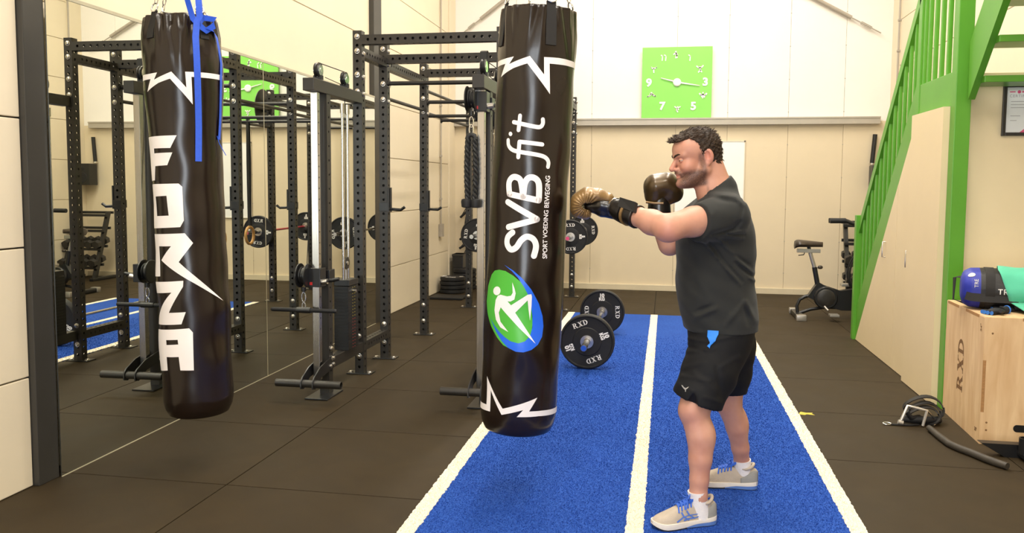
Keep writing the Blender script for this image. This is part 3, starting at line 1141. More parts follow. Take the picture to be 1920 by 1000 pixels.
# suspension trainer hanging on the second cross beam
o = empty('suspension_trainer', (-1.50, UY[1], 2.50), 'black suspension trainer strap with handle loops hanging from the rack crossbeam', 'strap trainer')
mb = MB()
mb.ribbon([(0, -0.05, 0.0), (0, -0.05, 0.10), (0, 0.0, 0.115), (0, 0.05, 0.10), (0, 0.05, -0.05), (0, 0, -0.12)], (1, 0, 0), 0.055, 0.004)
mb.ribbon([(0, -0.05, 0.0), (-0.012, -0.05, -0.16), (0.01, -0.04, -0.28), (0.0, -0.05, -0.34)], (1, 0.2, 0), 0.06, 0.012)
mb.build('anchor_strap', CORDM, o)
for s_, dz in ((-1, 0.0), (1, -0.03)):
    mb = MB()
    pts = [(s_ * 0.04, 0.06 + 0.10 * s_, -0.06 + dz), (s_ * 0.05, 0.06 + 0.10 * s_ - 0.055, -0.32 + dz), (s_ * 0.05, 0.06 + 0.10 * s_ - 0.045, -0.42 + dz), (s_ * 0.05, 0.06 + 0.10 * s_, -0.465 + dz), (s_ * 0.05, 0.06 + 0.10 * s_ + 0.045, -0.42 + dz), (s_ * 0.05, 0.06 + 0.10 * s_ + 0.055, -0.32 + dz), (s_ * 0.04, 0.06 + 0.10 * s_, -0.06 + dz)]
    mb.ribbon(pts, (1, 0, 0), 0.028, 0.004)
    ft = mb.build('foot_loop', CORDM, o)
    MB().tube([(s_ * 0.05, 0.06 + 0.10 * s_ - 0.06, -0.30 + dz), (s_ * 0.05, 0.06 + 0.10 * s_ + 0.06, -0.30 + dz)], 0.016, 10).build('grip', RUBB, ft)

# ------------------------------------------------------------------ corner storage by the left wall
STK = 'black bumper plates stacked on the floor in the back left corner'
c1_, c2_ = atz(848, 549), atz(872, 541)
for i, nm in enumerate(('lowest', 'second', 'third', 'topmost')):
    o = empty('stacked_plate', (c1_[0] + 0.008 * (i % 2), c1_[1], 0.001 + i * 0.058), 'black bumper plate lying flat, %s of the front floor stack by the left wall' % nm, 'weight plate', STK)
    MB().lathe([(0.03, 0.004), (0.09, 0.004), (0.155, 0.0), (0.174, 0.006), (0.177, 0.028), (0.174, 0.050), (0.155, 0.056), (0.09, 0.052), (0.03, 0.052), (0.03, 0.004)], 40, cap=False).build('bumper_disc', RUBB, o)
    if i == 3:
        for tx_, ro_, dx_, dy_ in (('RXD', 0, 0, -0.145), ('RXD', PI / 2, -0.10, 0), ('10', -PI / 2, 0.10, 0)):
            decal('lettering', tf2(text2d(tx_, 0.07, bold=0.003), rot=ro_, dx=dx_, dy=dy_), lambda u, v: (u, v, 0.0575), PRW, o, step=0)['kind'] = 'stuff'
for i, nm in enumerate(('lowest', 'second', 'third', 'fourth', 'topmost')):
    o = empty('stacked_plate', (c2_[0], c2_[1] - 0.02, 0.001 + i * 0.06), 'black bumper plate lying flat, %s of the rear floor stack against the back wall' % nm, 'weight plate', STK)
    MB().lathe([(0.03, 0.004), (0.09, 0.004), (0.15, 0.0), (0.167, 0.006), (0.17, 0.029), (0.167, 0.052), (0.15, 0.058), (0.09, 0.054), (0.03, 0.054), (0.03, 0.004)], 40, cap=False).build('bumper_disc', RUBB, o)
setp(MB().box(-0.22, 0.22, -0.16, 0.16, 0, 0.03, 0.008).build('floor_pad', RUBB, None, 35, (-2.82, 10.75, 0.0005)), 'flat black rubber pad on the floor in front of the plate stack', 'pad')
# attachments hanging on the back wall
o = empty('attachment_rail', (-2.93, YB - 0.012, 1.72), 'grey wall rail with hooks in the back left corner', 'rail')
MB().box(-0.02, 0.02, -0.012, 0.012, -1.35, 0.35, 0.003).build('rail', GALV, o)
for k in range(5):
    MB().tube([(0, -0.01, -0.55 - k * 0.17), (0, -0.06, -0.55 - k * 0.17), (0, -0.065, -0.53 - k * 0.17)], 0.005, 6).build('hook', ZINC, o)
for k, (z, a, nm) in enumerate(((1.10, 0.75, 'highest'), (0.93, 1.45, 'second'), (0.76, 0.65, 'third'), (0.62, 0.55, 'fourth'), (0.48, 0.85, 'lowest'))):
    o = empty('pull_stirrup', (-2.93, YB - 0.09, z), 'black cable handle hanging on the corner wall rail, %s of five' % nm, 'cable attachment', 'cable handles on the corner rail')
    d = Vector((math.cos(a), 0, math.sin(a))) * 0.11
    MB().tube([-d, d], 0.017, 10).build('grip', RUBB, o)
    MB().tube([-d * 0.95, Vector((0, 0.02, 0.06)), d * 0.95], 0.006, 6).build('webbing', CORDM, o)
o = empty('lat_bar', (-2.86, YB - 0.05, 1.98), 'slim bar with a red upper grip hanging in the back left corner', 'bar')
MB().tube([(0.03, 0, 0), (0.0, 0, 0.03), (-0.03, 0, 0), (-0.035, 0, -0.85)], 0.011, 8).build('shaft', BLK2, o)
MB().tube([(0.03, 0, 0.0), (0.035, 0, -0.36)], 0.014, 10).build('red_grip', RED, o)
o = empty('storage_box', (-2.98, 11.98, 0.001), 'small black box standing in the back left corner behind the plate stack', 'box')
MB().box(-0.08, 0.08, -0.12, 0.12, 0, 0.50, 0.012).build('body', BLK2, o)
MB().box(-0.085, 0.085, -0.125, 0.125, 0.46, 0.50, 0.01).build('lid', BLK, o)

# ================================================================== PUNCH BAGS
def leather(name, c, rough):
    m = mat(name, c, rough, vary=0.15, vscale=5, bump=0.05, bscale=14, spec=0.4, coat=0.15, rvary=0.06)
    return m


BAGM = leather('bag_vinyl', '1c120c', 0.25)
WEBM = mat('webbing_black', '191716', 0.7, vary=0.1, vscale=60, bump=0.15, bscale=500)
BLUES = mat('strap_blue', '1f55d2', 0.55, vary=0.08, vscale=80, bump=0.1, bscale=600)
LGREEN = mat('print_green', '4db53a', 0.35, vary=0.02)
LBLUE = mat('print_blue', '1f66e6', 0.35, vary=0.02)
LWHITE = mat('print_bag_white', 'f6efeb', 0.35, vary=0.01)


def poly_px(pts, o, s):
    return [(o[0] + x / s, o[1] + y / s) for x, y in pts]


def strap_folds(angs, seed, k=1.0):
    rr = random.Random(seed)
    out = []
    for t0 in angs:
        t = t0
        out.append((t, 0.17, 0, 0.24, -0.020 * k, 0.0))
        for s in (-1, 1):
            out.append((t + s * rr.uniform(0.18, 0.26), rr.uniform(0.05, 0.09), 0, rr.uniform(0.26, 0.36), 0.013 * k, s * rr.uniform(0.05, 0.30)))
            out.append((t + s * 0.36, 0.06, 0, rr.uniform(0.22, 0.34), -0.011 * k, s * rr.uniform(0.15, 0.40)))
            out.append((t + s * rr.uniform(0.48, 0.60), rr.uniform(0.06, 0.14), 0, rr.uniform(0.22, 0.38), 0.011 * k, s * rr.uniform(0.05, 0.25)))
            out.append((t + s * 0.70, 0.06, 0, rr.uniform(0.15, 0.28), -0.008 * k, -s * rr.uniform(0.0, 0.2)))
    return out


class Bag:
    def __init__(b, name, bot, top, r0, prof, folds, seed, label):
        b.B, b.Tp = Vector(tuple(map(float, bot))), Vector(tuple(map(float, top)))
        b.r0, b.prof, b.folds = r0, prof, folds
        b.ax = (b.Tp - b.B)
        b.L = b.ax.length
        b.ax.normalize()
        c = Vector((CAM[0], CAM[1], 0)) - Vector((b.B.x, b.B.y, 0))
        c = (c - b.ax * c.dot(b.ax)).normalized()
        b.e1 = c
        b.e2 = b.ax.cross(c)          # towards image right
        rs = np.random.default_rng(seed)
        b.ns = [(rs.integers(1, 5), rs.uniform(0, 6.28), rs.uniform(2, 9), rs.uniform(0, 6.28)) for _ in range(14)]
        b.o = empty(name, b.B, label, 'punch bag')

    def rad(b, th, h):
        f = h / b.L
        r = float(np.interp(f, [p[0] for p in b.prof], [p[1] for p in b.prof]))
        d = 0.0
        for n, p, k, q in b.ns:
            d += math.sin(n * th + p) * math.sin(k * f * 6 + q)
        r += 0.0011 * d * min(1, max(0, (1.0 - f) * 14)) * min(1, f * 10)
        for (t0, wd, z0, ln, amp, lean) in b.folds:
            # a crease that starts at the rim and runs down, leaning sideways
            u = (b.L - h) / ln
            if 0 <= u < 1.0:
                dt = (th - t0 - lean * u + PI) % (2 * PI) - PI
                r += amp * math.exp(-(dt / wd) ** 2) * (1 - u) ** 1.2
        return r

    def P(b, th, h, off=0.0, loc=True):
        r = b.rad(th, h) + off
        v = b.ax * h + (b.e1 * math.cos(th) + b.e2 * math.sin(th)) * r
        return v if loc else v + b.B

    def uv(b, px, py):
        """pixel -> (theta*r0, height) on the bag's mean cylinder"""
        d = Vector((FWD + RGT * (px - 960) / F_PX - UPV * (py - CY_PX) / F_PX).tolist())
        o = Vector(CAM.tolist()) - b.B
        dd = d - b.ax * d.dot(b.ax)
        oo = o - b.ax * o.dot(b.ax)
        A, Bq = dd.dot(dd), 2 * dd.dot(oo)
        rr = b.r0
        h = b.L / 2
        for _ in range(3):
            C = oo.dot(oo) - rr * rr
            disc = max(0.0, Bq * Bq - 4 * A * C)
            t = (-Bq - math.sqrt(disc)) / (2 * A)
            p = o + d * t
            h = p.dot(b.ax)
            th = math.atan2(p.dot(b.e2), p.dot(b.e1))
            rr = float(np.interp(h / b.L, [q[0] for q in b.prof], [q[1] for q in b.prof]))
        return th * b.r0, h

    def body(b, nth=120, nh=150):
        mb = MB()
        vs, fs = [], []
        hs = [b.L * (k / (nh - 1)) for k in range(nh)]
        ring = 0
        for h in hs:
            for k in range(nth):
                vs.append(b.P(2 * PI * k / nth, h)[:])
            ring += 1
        # rounded rim and inside wall down to a recessed lid
        for dr, dh in ((-0.004, 0.004), (-0.009, 0.002), (-0.012, -0.03), (-0.014, -0.06)):
            for k in range(nth):
                vs.append(b.P(2 * PI * k / nth, b.L, dr)[:] if dh == 0 else (b.P(2 * PI * k / nth, b.L, dr) + b.ax * dh)[:])
            ring += 1
        # rounded bottom
        low = []
        r_b = b.prof[0][1]
        for f in (0.97, 0.88, 0.72, 0.45, 0.15):
            low.append(f)
        for i in range(ring - 1):
            for k in range(nth):
                k2 = (k + 1) % nth
                fs.append((i * nth + k, i * nth + k2, (i + 1) * nth + k2, (i + 1) * nth + k))
        base = len(vs)
        for j, f in enumerate(low):
            dz = -0.030 * math.sqrt(max(0, 1 - f * f)) - 0.002
            for k in range(nth):
                p = b.P(2 * PI * k / nth, 0.0)
                q = p * f + b.ax * dz
                vs.append(q[:])
        for j in range(len(low)):
            a = 0 if j == 0 else base + (j - 1) * nth
            c = base + j * nth
            for k in range(nth):
                k2 = (k + 1) % nth
                fs.append((a + k2, a + k, c + k, c + k2))
        fs.append(tuple(base + (len(low) - 1) * nth + k for k in range(nth)))
        fs.append(tuple((ring - 1) * nth + k for k in range(nth)))
        mb.add(vs, fs)
        return mb.build('bag_body', BAGM, b.o, 60)

    def dec(b, name, shape, m, off=0.0016, kind=None):
        o = decal(name, shape, lambda u, v: b.P(u / b.r0, v, off), m, b.o)
        if kind:
            o['kind'] = kind
        return o

    def px_shape(b, loops):
        return fill2d([[b.uv(*p) for p in lp] for lp in loops])

    def stroke(b, pts, wpx, n=8):
        """rounded stroke drawn along pixel points (smoothed), as flat quads plus end discs in bag space"""
        P = [Vector(b.uv(*p)) for p in pts]
        w = wpx / F_PX * ((b.B + b.ax * b.L / 2 - Vector(CAM.tolist())).length) / 2
        Q = []
        m = len(P)
        if m > 2:
            for i in range(m - 1):
                p0, p1, p2, p3 = P[max(i - 1, 0)], P[i], P[i + 1], P[min(i + 2, m - 1)]
                for t in np.linspace(0, 1, 7)[:-1]:
                    Q.append(0.5 * ((2 * p1) + (p2 - p0) * t + (2 * p0 - 5 * p1 + 4 * p2 - p3) * t * t + (3 * p1 - p0 - 3 * p2 + p3) * t ** 3))
            Q.append(P[-1])
        else:
            Q = P
        L_, R_ = [], []
        for i in range(len(Q)):
            t = (Q[min(i + 1, len(Q) - 1)] - Q[max(i - 1, 0)]).normalized()
            nn = Vector((-t.y, t.x)) * w
            L_.append(Q[i] + nn)
            R_.append(Q[i] - nn)
        vs = [v[:] for v in L_] + [v[:] for v in R_]
        k = len(Q)
        fs = [(i, i + 1, k + i + 1, k + i) for i in range(k - 1)]
        for c in (Q[0], Q[-1]):
            bi = len(vs)
            vs += [(c.x + w * math.cos(a), c.y + w * math.sin(a)) for a in np.linspace(0, 2 * PI, 13)[:-1]]
            fs.append(tuple(range(bi, bi + 12)))
        return vs, fs

    def hang(b, angs, hook_h, beam_z, strap_len=0.17, rl=0.042):
        """webbing straps with D-rings and chains up to a common hook"""
        apex = b.ax * (b.L + hook_h)
        for th in angs:
            mb = MB()
            top = b.L - 0.005
            pts = [b.P(th, top - strap_len * f, 0.004) for f in np.linspace(1, 0, 9)]
            pts.append(b.P(th, b.L, -0.002) + b.ax * 0.022)
            tn = (-b.e1 * math.sin(th) + b.e2 * math.cos(th))
            mb.ribbon(pts, tn, [0.050] * 6 + [0.046] * 4, 0.004)
            s_ = mb.build('webbing_strap', WEBM, b.o)
            c = pts[-1] + b.ax * 0.018
            er = (apex - c).normalized()
            rg = MB().tube([c + tn * 0.024 * math.cos(a) + er * 0.024 * math.sin(a) for a in np.linspace(0, 2 * PI, 17)[:-1]], 0.0036, 8, closed=True)
            rg.build('ring', CHROME, s_)
            mb = MB()
            st = c + er * 0.020
            ln = (apex - st).length
            n = max(1, int(ln / 0.034))
            nn = er.cross(tn).normalized()
            for k in range(n):
                cc = st + er * (0.02 + k * ln / n)
                wdt = tn if k % 2 else nn
                mb.tube([cc + wdt * 0.0085 * math.cos(a) + er * 0.021 * math.sin(a) for a in np.linspace(0, 2 * PI, 11)[:-1]], 0.0026, 6, closed=True)
            mb.build('chain', CHROME, b.o)
        mb = MB()
        mb.tube([apex + b.e2 * 0.03 * math.cos(a) + b.ax * (0.035 + 0.04 * math.sin(a)) for a in np.linspace(0, 2 * PI, 17)[:-1]], 0.006, 8, closed=True)
        zt = beam_z - b.B.z
        a2 = apex + b.ax * 0.07
        mb.tube([a2, (a2.x, a2.y, zt)], 0.007, 8)
        mb.build('hanger', ZINC, b.o)
        return apex


# printed bag, pushed a little to the left by the punch
Y2 = 3.95
A2 = [0.33, 0.33 + PI / 2, 0.33 + PI, 0.33 - PI / 2]
A1 = [-0.92, -0.92 + PI / 2, -0.92 + PI, -0.92 - PI / 2]
b2 = Bag('punch_bag', at(970.5, 797, Y2), at(1010.5, 23, Y2), 0.183,
         [(0, 0.165), (0.012, 0.176), (0.035, 0.184), (0.2, 0.187), (0.5, 0.183), (0.75, 0.181), (0.9, 0.183), (0.97, 0.177), (1.0, 0.172)],
         strap_folds(A2, 4, 0.62),
         3, 'tall black punch bag with SVB fit print, hanging in front of the boxing man')
b2.body()
star = poly_px([(70, 582), (140, 552), (220, 530), (180, 602), (368, 525), (500, 700), (500, 535), (640, 545), (800, 603), (800, 655), (680, 612), (552, 597), (552, 885), (345, 595), (220, 640), (105, 725), (145, 600), (70, 630)], (920, 0), 5.0)
b2.dec('star_band', b2.px_shape([star]), LWHITE)
star = poly_px([(280, 288), (322, 310), (325, 158), (408, 333), (592, 274), (548, 348), (620, 343), (708, 316), (708, 346), (600, 373), (482, 378), (517, 340), (402, 366), (344, 235), (342, 348), (280, 320)], (800, 650), 2.856)
b2.dec('star_band', b2.px_shape([star]), LWHITE)
E0 = (900, 440)
ES = 4.169
green = poly_px([(150, 275), (200, 285), (260, 320), (320, 370), (370, 445), (402, 560), (413, 690), (400, 790), (340, 860), (300, 890), (240, 895), (180, 865), (130, 805), (90, 720), (68, 620), (58, 520), (66, 400), (90, 315), (115, 282)], E0, ES)
blue = poly_px([(192, 237), (260, 280), (330, 340), (400, 430), (460, 540), (490, 640), (497, 720), (485, 800), (450, 860), (400, 900), (340, 920), (280, 915), (220, 885), (170, 835), (125, 760), (90, 655), (115, 710), (150, 760), (190, 800), (240, 835), (300, 850), (350, 835), (390, 795), (410, 730), (412, 640), (400, 560), (380, 480), (345, 410), (300, 340), (250, 285)], E0, ES)
fig = poly_px([(165, 470), (215, 483), (245, 478), (258, 455), (255, 372), (272, 420), (281, 460), (270, 508), (240, 524), (218, 522), (244, 553), (372, 470), (400, 466), (405, 485), (403, 560), (392, 675), (380, 590), (372, 515), (275, 612), (360, 740), (432, 853), (300, 725), (168, 568), (153, 610), (163, 680), (222, 762), (160, 725), (130, 665), (122, 590), (130, 510), (145, 478)], E0, ES)
hd = poly_px([(136 + 28 * math.cos(a), 440 + 34 * math.sin(a)) for a in np.linspace(0, 2 * PI, 25)[:-1]], E0, ES)
e_ = b2.dec('emblem', b2.px_shape([green]), LGREEN, 0.0014)
for nm, lp, m_, of in (('emblem_swoosh', blue, LBLUE, 0.0020), ('emblem_runner', fig, LWHITE, 0.0026), ('emblem_head', hd, LWHITE, 0.0026)):
    q = decal(nm, b2.px_shape([lp]), lambda u, v, of=of: b2.P(u / b2.r0, v, of), m_, e_)
LT = {'S': [[(961, 436), (952, 445), (951, 458), (958, 468), (968, 464), (977, 451), (988, 444), (1000, 449), (1005, 462), (1001, 480)]],
      'V': [[(953, 379), (1007, 411.5)], [(1007, 411.5), (953, 426)]],
      'B': [[(956, 364), (1010, 376)], [(956, 364), (955, 343), (961, 333), (970, 333), (977, 341), (981, 369)], [(981, 369), (984, 345), (991, 334), (1002, 334), (1010, 345), (1010, 376)]]}
for k, v in LT.items():
    b2.dec('letter', join2(*[b2.stroke(p, 10.8) for p in v]), LWHITE, kind='stuff')
LT2 = {'f': [[(953, 263), (954, 273), (961, 281), (975, 285), (1010, 291), (1023, 296), (1028, 304), (1027, 313)], [(974, 266), (972, 295)]],
       'i': [[(975, 266), (1017, 271)], [(957, 251), (957.5, 251.5)]],
       't': [[(963, 229), (1000, 237), (1013, 238), (1018, 232), (1018, 224)], [(975, 217), (972, 244)]]}
for k, v in LT2.items():
    b2.dec('letter', join2(*[b2.stroke(p, 7.4) for p in v]), LWHITE, kind='stuff')
# slogan running up the bag
tx = text2d('SPORT VOEDING BEWEGING', 1.0, bold=0.018, align='LEFT')
x0 = min(p[0] for p in tx[0])
x1 = max(p[0] for p in tx[0])
cap = 0.70
(ua, ha), (ub, hb) = b2.uv(1024.5, 485), b2.uv(1030.5, 330)
wcap = 8.6 / F_PX * 4.05
sl = ([(ua + (ub - ua) * (x - x0) / (x1 - x0) - wcap * (y / cap), ha + (hb - ha) * (x - x0) / (x1 - x0)) for x, y in tx[0]], tx[1])
b2.dec('slogan', sl, LWHITE, kind='stuff')
BEAMZ = 3.45
b2.hang([0.33, 0.33 + PI / 2, 0.33 + PI, 0.33 - PI / 2], 0.52, BEAMZ)

# left bag, crumpled at the top
Y1 = 4.0
b1 = Bag('punch_bag', at(374, 768, Y1), at(339, 38, Y1), 0.176,
         [(0, 0.155), (0.012, 0.168), (0.035, 0.177), (0.15, 0.1775), (0.3, 0.176), (0.5, 0.173), (0.65, 0.174), (0.75, 0.181), (0.82, 0.192), (0.9, 0.194), (0.96, 0.186), (1.0, 0.170)],
         strap_folds(A1, 9, 0.95) + [(0.0, 0.16, 0, 0.42, 0.012, -0.1), (-0.3, 0.08, 0, 0.36, -0.012, 0.2)],
         11, 'black punch bag with FORZA lettering and a blue strap, hanging by the mirror')
b1.body()
star = poly_px([(70, 713), (150, 694), (225, 680), (195, 748), (280, 705), (358, 672), (497, 822), (485, 674), (650, 682), (825, 711), (825, 758), (620, 728), (543, 722), (557, 980), (345, 738), (235, 778), (135, 862), (163, 742), (70, 767)], (250, 0), 5.0)
b1.dec('star_band', b1.px_shape([star]), LWHITE)
FO = (250, 240)
FS = 2.176
letters = {'F': [[(57, 40), (177, 30), (152, 82), (85, 84), (86, 104), (160, 100), (138, 152), (90, 156), (90, 214), (66, 218)]],
           'O': [[(68, 240), (80, 230), (185, 227), (200, 240), (207, 378), (192, 405), (78, 410), (72, 395)], [(92, 280), (138, 277), (146, 358), (98, 360)]],
           'R': [[(77, 433), (210, 430), (244, 470), (185, 548), (362, 706), (250, 635), (115, 540), (155, 483), (107, 483), (112, 606), (83, 606)]],
           'Z': [[(93, 627), (204, 624), (203, 648), (145, 755), (214, 752), (196, 802), (103, 800), (98, 780), (157, 672), (87, 674)]],
           'A': [[(105, 820), (228, 818), (243, 835), (247, 990), (192, 990), (186, 935), (138, 935), (142, 990), (112, 990)], [(135, 866), (181, 865), (184, 884), (137, 886)]]}
for k, lps in letters.items():
    b1.dec('letter', b1.px_shape([poly_px(lp, FO, FS) for lp in lps]), LWHITE, kind='stuff')
ap1 = b1.hang([-0.92, -0.92 + PI / 2, -0.92 + PI, -0.92 - PI / 2], 0.50, BEAMZ, strap_len=0.11)
# blue webbing strap tied round the chain and draped over the left bag
o = empty('lashing_strap', b1.B + b1.ax * b1.L, 'bright blue webbing strap knotted on the chain and draped down the left punch bag', 'strap')
off = b1.ax * b1.L


def on1(px, py, extra=0.008):
    u, v = b1.uv(px, py)
    return b1.P(u / b1.r0, v, extra) - off


wdir = b1.e2
k0 = on1(364, 52, 0.012)
MB().ribbon([ap1 - off + b1.e2 * 0.05 + b1.ax * 0.06, on1(371, 60, 0.02) + b1.ax * 0.16, on1(370, 40, 0.02) + b1.ax * 0.02, on1(366, 42, 0.014), on1(365, 70, 0.012), on1(367, 110, 0.010), on1(369, 150, 0.009), on1(371, 200, 0.008), on1(372, 240, 0.009), on1(371, 303, 0.009)], wdir, 0.031, 0.002).build('hanging_end', BLUES, o)
MB().ribbon([ap1 - off - b1.e2 * 0.04 + b1.ax * 0.05, on1(352, 60, 0.03) + b1.ax * 0.15, on1(360, 36, 0.02), on1(372, 50, 0.018), on1(385, 58, 0.02), on1(394, 50, 0.02), on1(392, 38, 0.03), on1(378, 34, 0.03), on1(370, 46, 0.026)], b1.ax + b1.e2 * 0.2, 0.03, 0.002).build('knot_loop', BLUES, o)
MB().ribbon([on1(380, 52, 0.012), on1(396, 58, 0.012), on1(404, 72, 0.010), on1(409, 92, 0.006), on1(411.5, 120, 0.005), on1(412, 160, 0.005), on1(412, 220, 0.005), on1(410, 262, 0.006)], b1.e1 - b1.e2 * 0.4, 0.026, 0.002).build('side_end', BLUES, o)
MB().tube([on1(407, 255, 0.004), on1(408, 268, 0.01), on1(410, 280, 0.02), on1(411, 292, 0.035)], 0.002, 6).build('loose_thread', BLUES, o)
# unseen steel beam, added above the frame to carry both bags
o = empty('added_bag_beam', (-1.5, 3.97, BEAMZ), 'unseen dark steel beam added above the frame to carry both punch bags', 'beam')
mb = MB()
mb.box(-1.63, 4.3, -0.05, 0.05, 0, 0.012)
mb.box(-1.63, 4.3, -0.05, 0.05, 0.14, 0.152)
mb.box(-1.63, 4.3, -0.005, 0.005, 0.012, 0.14)
mb.build('girder', STEEL_DK, o)
for x in (-1.4, 0.6, 2.6, 4.2):
    MB().tube([(x, 0, 0.15), (x, 0, ZC - BEAMZ)], 0.012, 8).build('drop_rod', ZINC, o)

# ================================================================== STAIRS AND STORE
XS = 1.88
YZX = Matrix(((0, 0, 1, 0), (1, 0, 0, 0), (0, 1, 0, 0), (0, 0, 0, 1)))   # polygon (y, z) extruded along x


def slab_x(name, poly, x0, x1, m, parent, smooth=30):
    O = parent.location if parent is not None else Vector((0, 0, 0))
    return MB().prism([(p[0] - O.y, p[1] - O.z) for p in poly], x0 - O.x, x1 - O.x, YZX).build(name, m, parent, smooth)


def bx(name, x0, x1, y0, y1, z0, z1, m, parent, bev=0.004):
    O = parent.location if parent is not None else Vector((0, 0, 0))
    return MB().box(x0 - O.x, x1 - O.x, y0 - O.y, y1 - O.y, z0 - O.z, z1 - O.z, bev).build(name, m, parent)


stair = empty('staircase', (XS, 7.5, 0), 'green painted wooden staircase with balusters and landing along the right side', 'staircase')
# bottom newel, stringers, handrail of the first flight (climbs towards the camera)
for side, xo in (('near', 0.0), ('far', 0.98)):
    if side == 'far':
        slab_x('stringer', [(8.72, 0.0), (8.715, 0.34), (6.98, 2.285), (6.90, 2.285), (6.90, 2.06)], XS + xo, XS + xo + 0.04, GREEN, stair)
        continue
    bx('newel_post', XS + xo - 0.03, XS + xo + 0.05, 8.715, 8.795, 0, 1.235, GREEN, stair)
    slab_x('stringer', [(8.72, 0.0), (8.715, 0.34), (6.98, 2.285), (6.90, 2.285), (6.90, 2.06)], XS + xo, XS + xo + 0.04, GREEN, stair)
    slab_x('handrail', [(8.715, 1.06), (8.715, 1.17), (6.90, 3.06), (6.90, 2.95)], XS + xo - 0.005, XS + xo + 0.045, GREEN, stair)
    for k in range(12):
        y = 8.60 - k * 0.138
        z0 = 0.34 + (8.715 - y) * 1.121 - 0.02
        z1 = 1.06 + (8.715 - y) * 1.041 + 0.02
        bx('baluster', XS + xo + 0.006, XS + xo + 0.034, y - 0.014, y + 0.014, z0, z1, GREEN, stair, 0.003)
    bx('newel_post', XS + xo - 0.005, XS + xo + 0.065, 6.885, 6.965, 2.05, 3.35, GREEN, stair)
for k in range(8):
    z = 0.255 * (k + 1)
    y = 8.69 - k * 0.225
    bx('tread', XS + 0.04, XS + 0.98, y - 0.25, y, z - 0.035, z, GREEN, stair)
# landing with fascia and guard rail
bx('landing_board', XS + 0.04, XR_ - 0.01, 6.14, 6.94, 2.215, 2.275, CREAMP, stair)
bx('fascia', XS, XS + 0.04, 6.145, 6.885, 2.06, 2.285, GREEN, stair)
for y in (6.30, 6.45, 6.60, 6.74, 6.85):
    bx('baluster', XS + 0.006, XS + 0.034, y - 0.015, y + 0.015, 2.27, 3.2, GREEN, stair, 0.003)
bx('handrail', XS - 0.005, XS + 0.045, 6.14, 6.90, 3.2, 3.29, GREEN, stair)
bx('corner_post', XS - 0.005, XS + 0.092, 6.045, 6.145, 0, 3.6, GREEN, stair)
# second flight, climbing on towards the camera, open treads
X2 = 1.93
p1, p2, p3, p4 = (atx(1815, 187, X2), atx(1881, 0, X2), atx(1849, 0, X2), atx(1819, 78, X2))
d = (p2 - p1)
e = d * 2.4
poly = [(p1[1], p1[2]), (p1[1] + e[1], p1[2] + e[2]), (p4[1] + e[1], p4[2] + e[2]), (p4[1], p4[2])]
for xo in (0.0, 0.98):
    slab_x('stringer', poly, X2 + xo, X2 + xo + 0.042, GREEN, stair)
for k in range(7):
    f = 0.12 + k * 0.41
    y = p1[1] + d[1] * f
    z = p1[2] + d[2] * f + 0.03
    bx('tread', X2 + 0.04, X2 + 0.98, y - 0.10, y + 0.16, z, z + 0.042, GREEN, stair)
# cream store front under the landing, facing the hall
wall_store = struct('wall_store', MB().box(XS + 0.06, 5.0, 6.16, 6.22, 0, 2.21), mat('store_wall_cream', 'e6d5b0', 0.55, vary=0.03, vscale=2))
# cupboard doors under the first flight
cup = empty('stair_cupboard', (XS + 0.01, 7.4, 0), 'cream cupboard doors fitted under the green stairs', 'cupboard')
slab_x('door', [(8.70, 0.006), (7.36, 0.006), (7.36, 1.535)], XS - 0.004, XS + 0.014, CREAMP, cup)
slab_x('door', [(7.352, 0.006), (6.90, 0.006), (6.90, 2.05), (6.905, 2.05), (7.352, 1.54)], XS - 0.004, XS + 0.014, CREAMP, cup)
slab_x('door', [(6.892, 0.006), (6.15, 0.006), (6.15, 2.055), (6.892, 2.055)], XS - 0.045, XS + 0.004, CREAMP, cup)
for (px, py) in ((1659, 468), (1703, 486)):
    q = atx(px, py, XS - 0.01)
    mb = MB()
    y0, z0 = q[1] - 7.4, q[2]
    X0 = -0.012
    mb.tube([(X0, y0, z0 - 0.065), (X0 - 0.028, y0, z0 - 0.065), (X0 - 0.028, y0, z0 + 0.065), (X0, y0, z0 + 0.065)], 0.0055, 8)
    mb.build('pull', ZINC, cup)

# framed certificate on the store front
o = empty('certificate_frame', (2.20, 6.158, 1.857), 'black framed certificate with pink corner on the cream wall beside the green post', 'picture frame')
fw, fh = 0.30, 0.342
PAPER = mat('paper_white', 'dfe3e6', 0.6, vary=0.01)
PINK = mat('print_pink', 'd0517f', 0.6, vary=0.02)
GREYP = mat('print_grey', '8f8f95', 0.6, vary=0.02)
bt = 0.022
for a in ((0, bt, 0, fh), (fw - bt, fw, 0, fh), (bt, fw - bt, 0, bt), (bt, fw - bt, fh - bt, fh)):
    MB().box(a[0], a[1], -0.022, 0, a[2], a[3], 0.002).build('frame_bar', BLK2, o)
MB().box(bt, fw - bt, -0.010, -0.004, bt, fh - bt).build('sheet', PAPER, o)
onp = lambda u, v: (u, -0.0106, v)
decal('corner_print', fill2d([[(0.11, bt), (fw - bt, bt), (fw - bt, 0.15), (0.2, 0.105), (0.15, 0.055)]]), onp, PINK, o, step=0)
decal('heading', tf2(text2d('CERTIFICAAT', 0.026, spacing=1.15, align='LEFT'), dx=0.04, dy=0.255), onp, GREYP, o, step=0)['kind'] = 'stuff'
decal('logo_print', join2(fill2d([[(0.04, 0.287), (0.075, 0.287), (0.075, 0.294), (0.04, 0.294)]]), fill2d([[(0.098 + 0.011 * math.cos(a), 0.29 + 0.011 * math.sin(a)) for a in np.linspace(0, 2 * PI, 13)[:-1]]]), fill2d([[(0.115, 0.285), (0.16, 0.285), (0.16, 0.295), (0.115, 0.295)]])), onp, PINK, o, step=0)['kind'] = 'stuff'
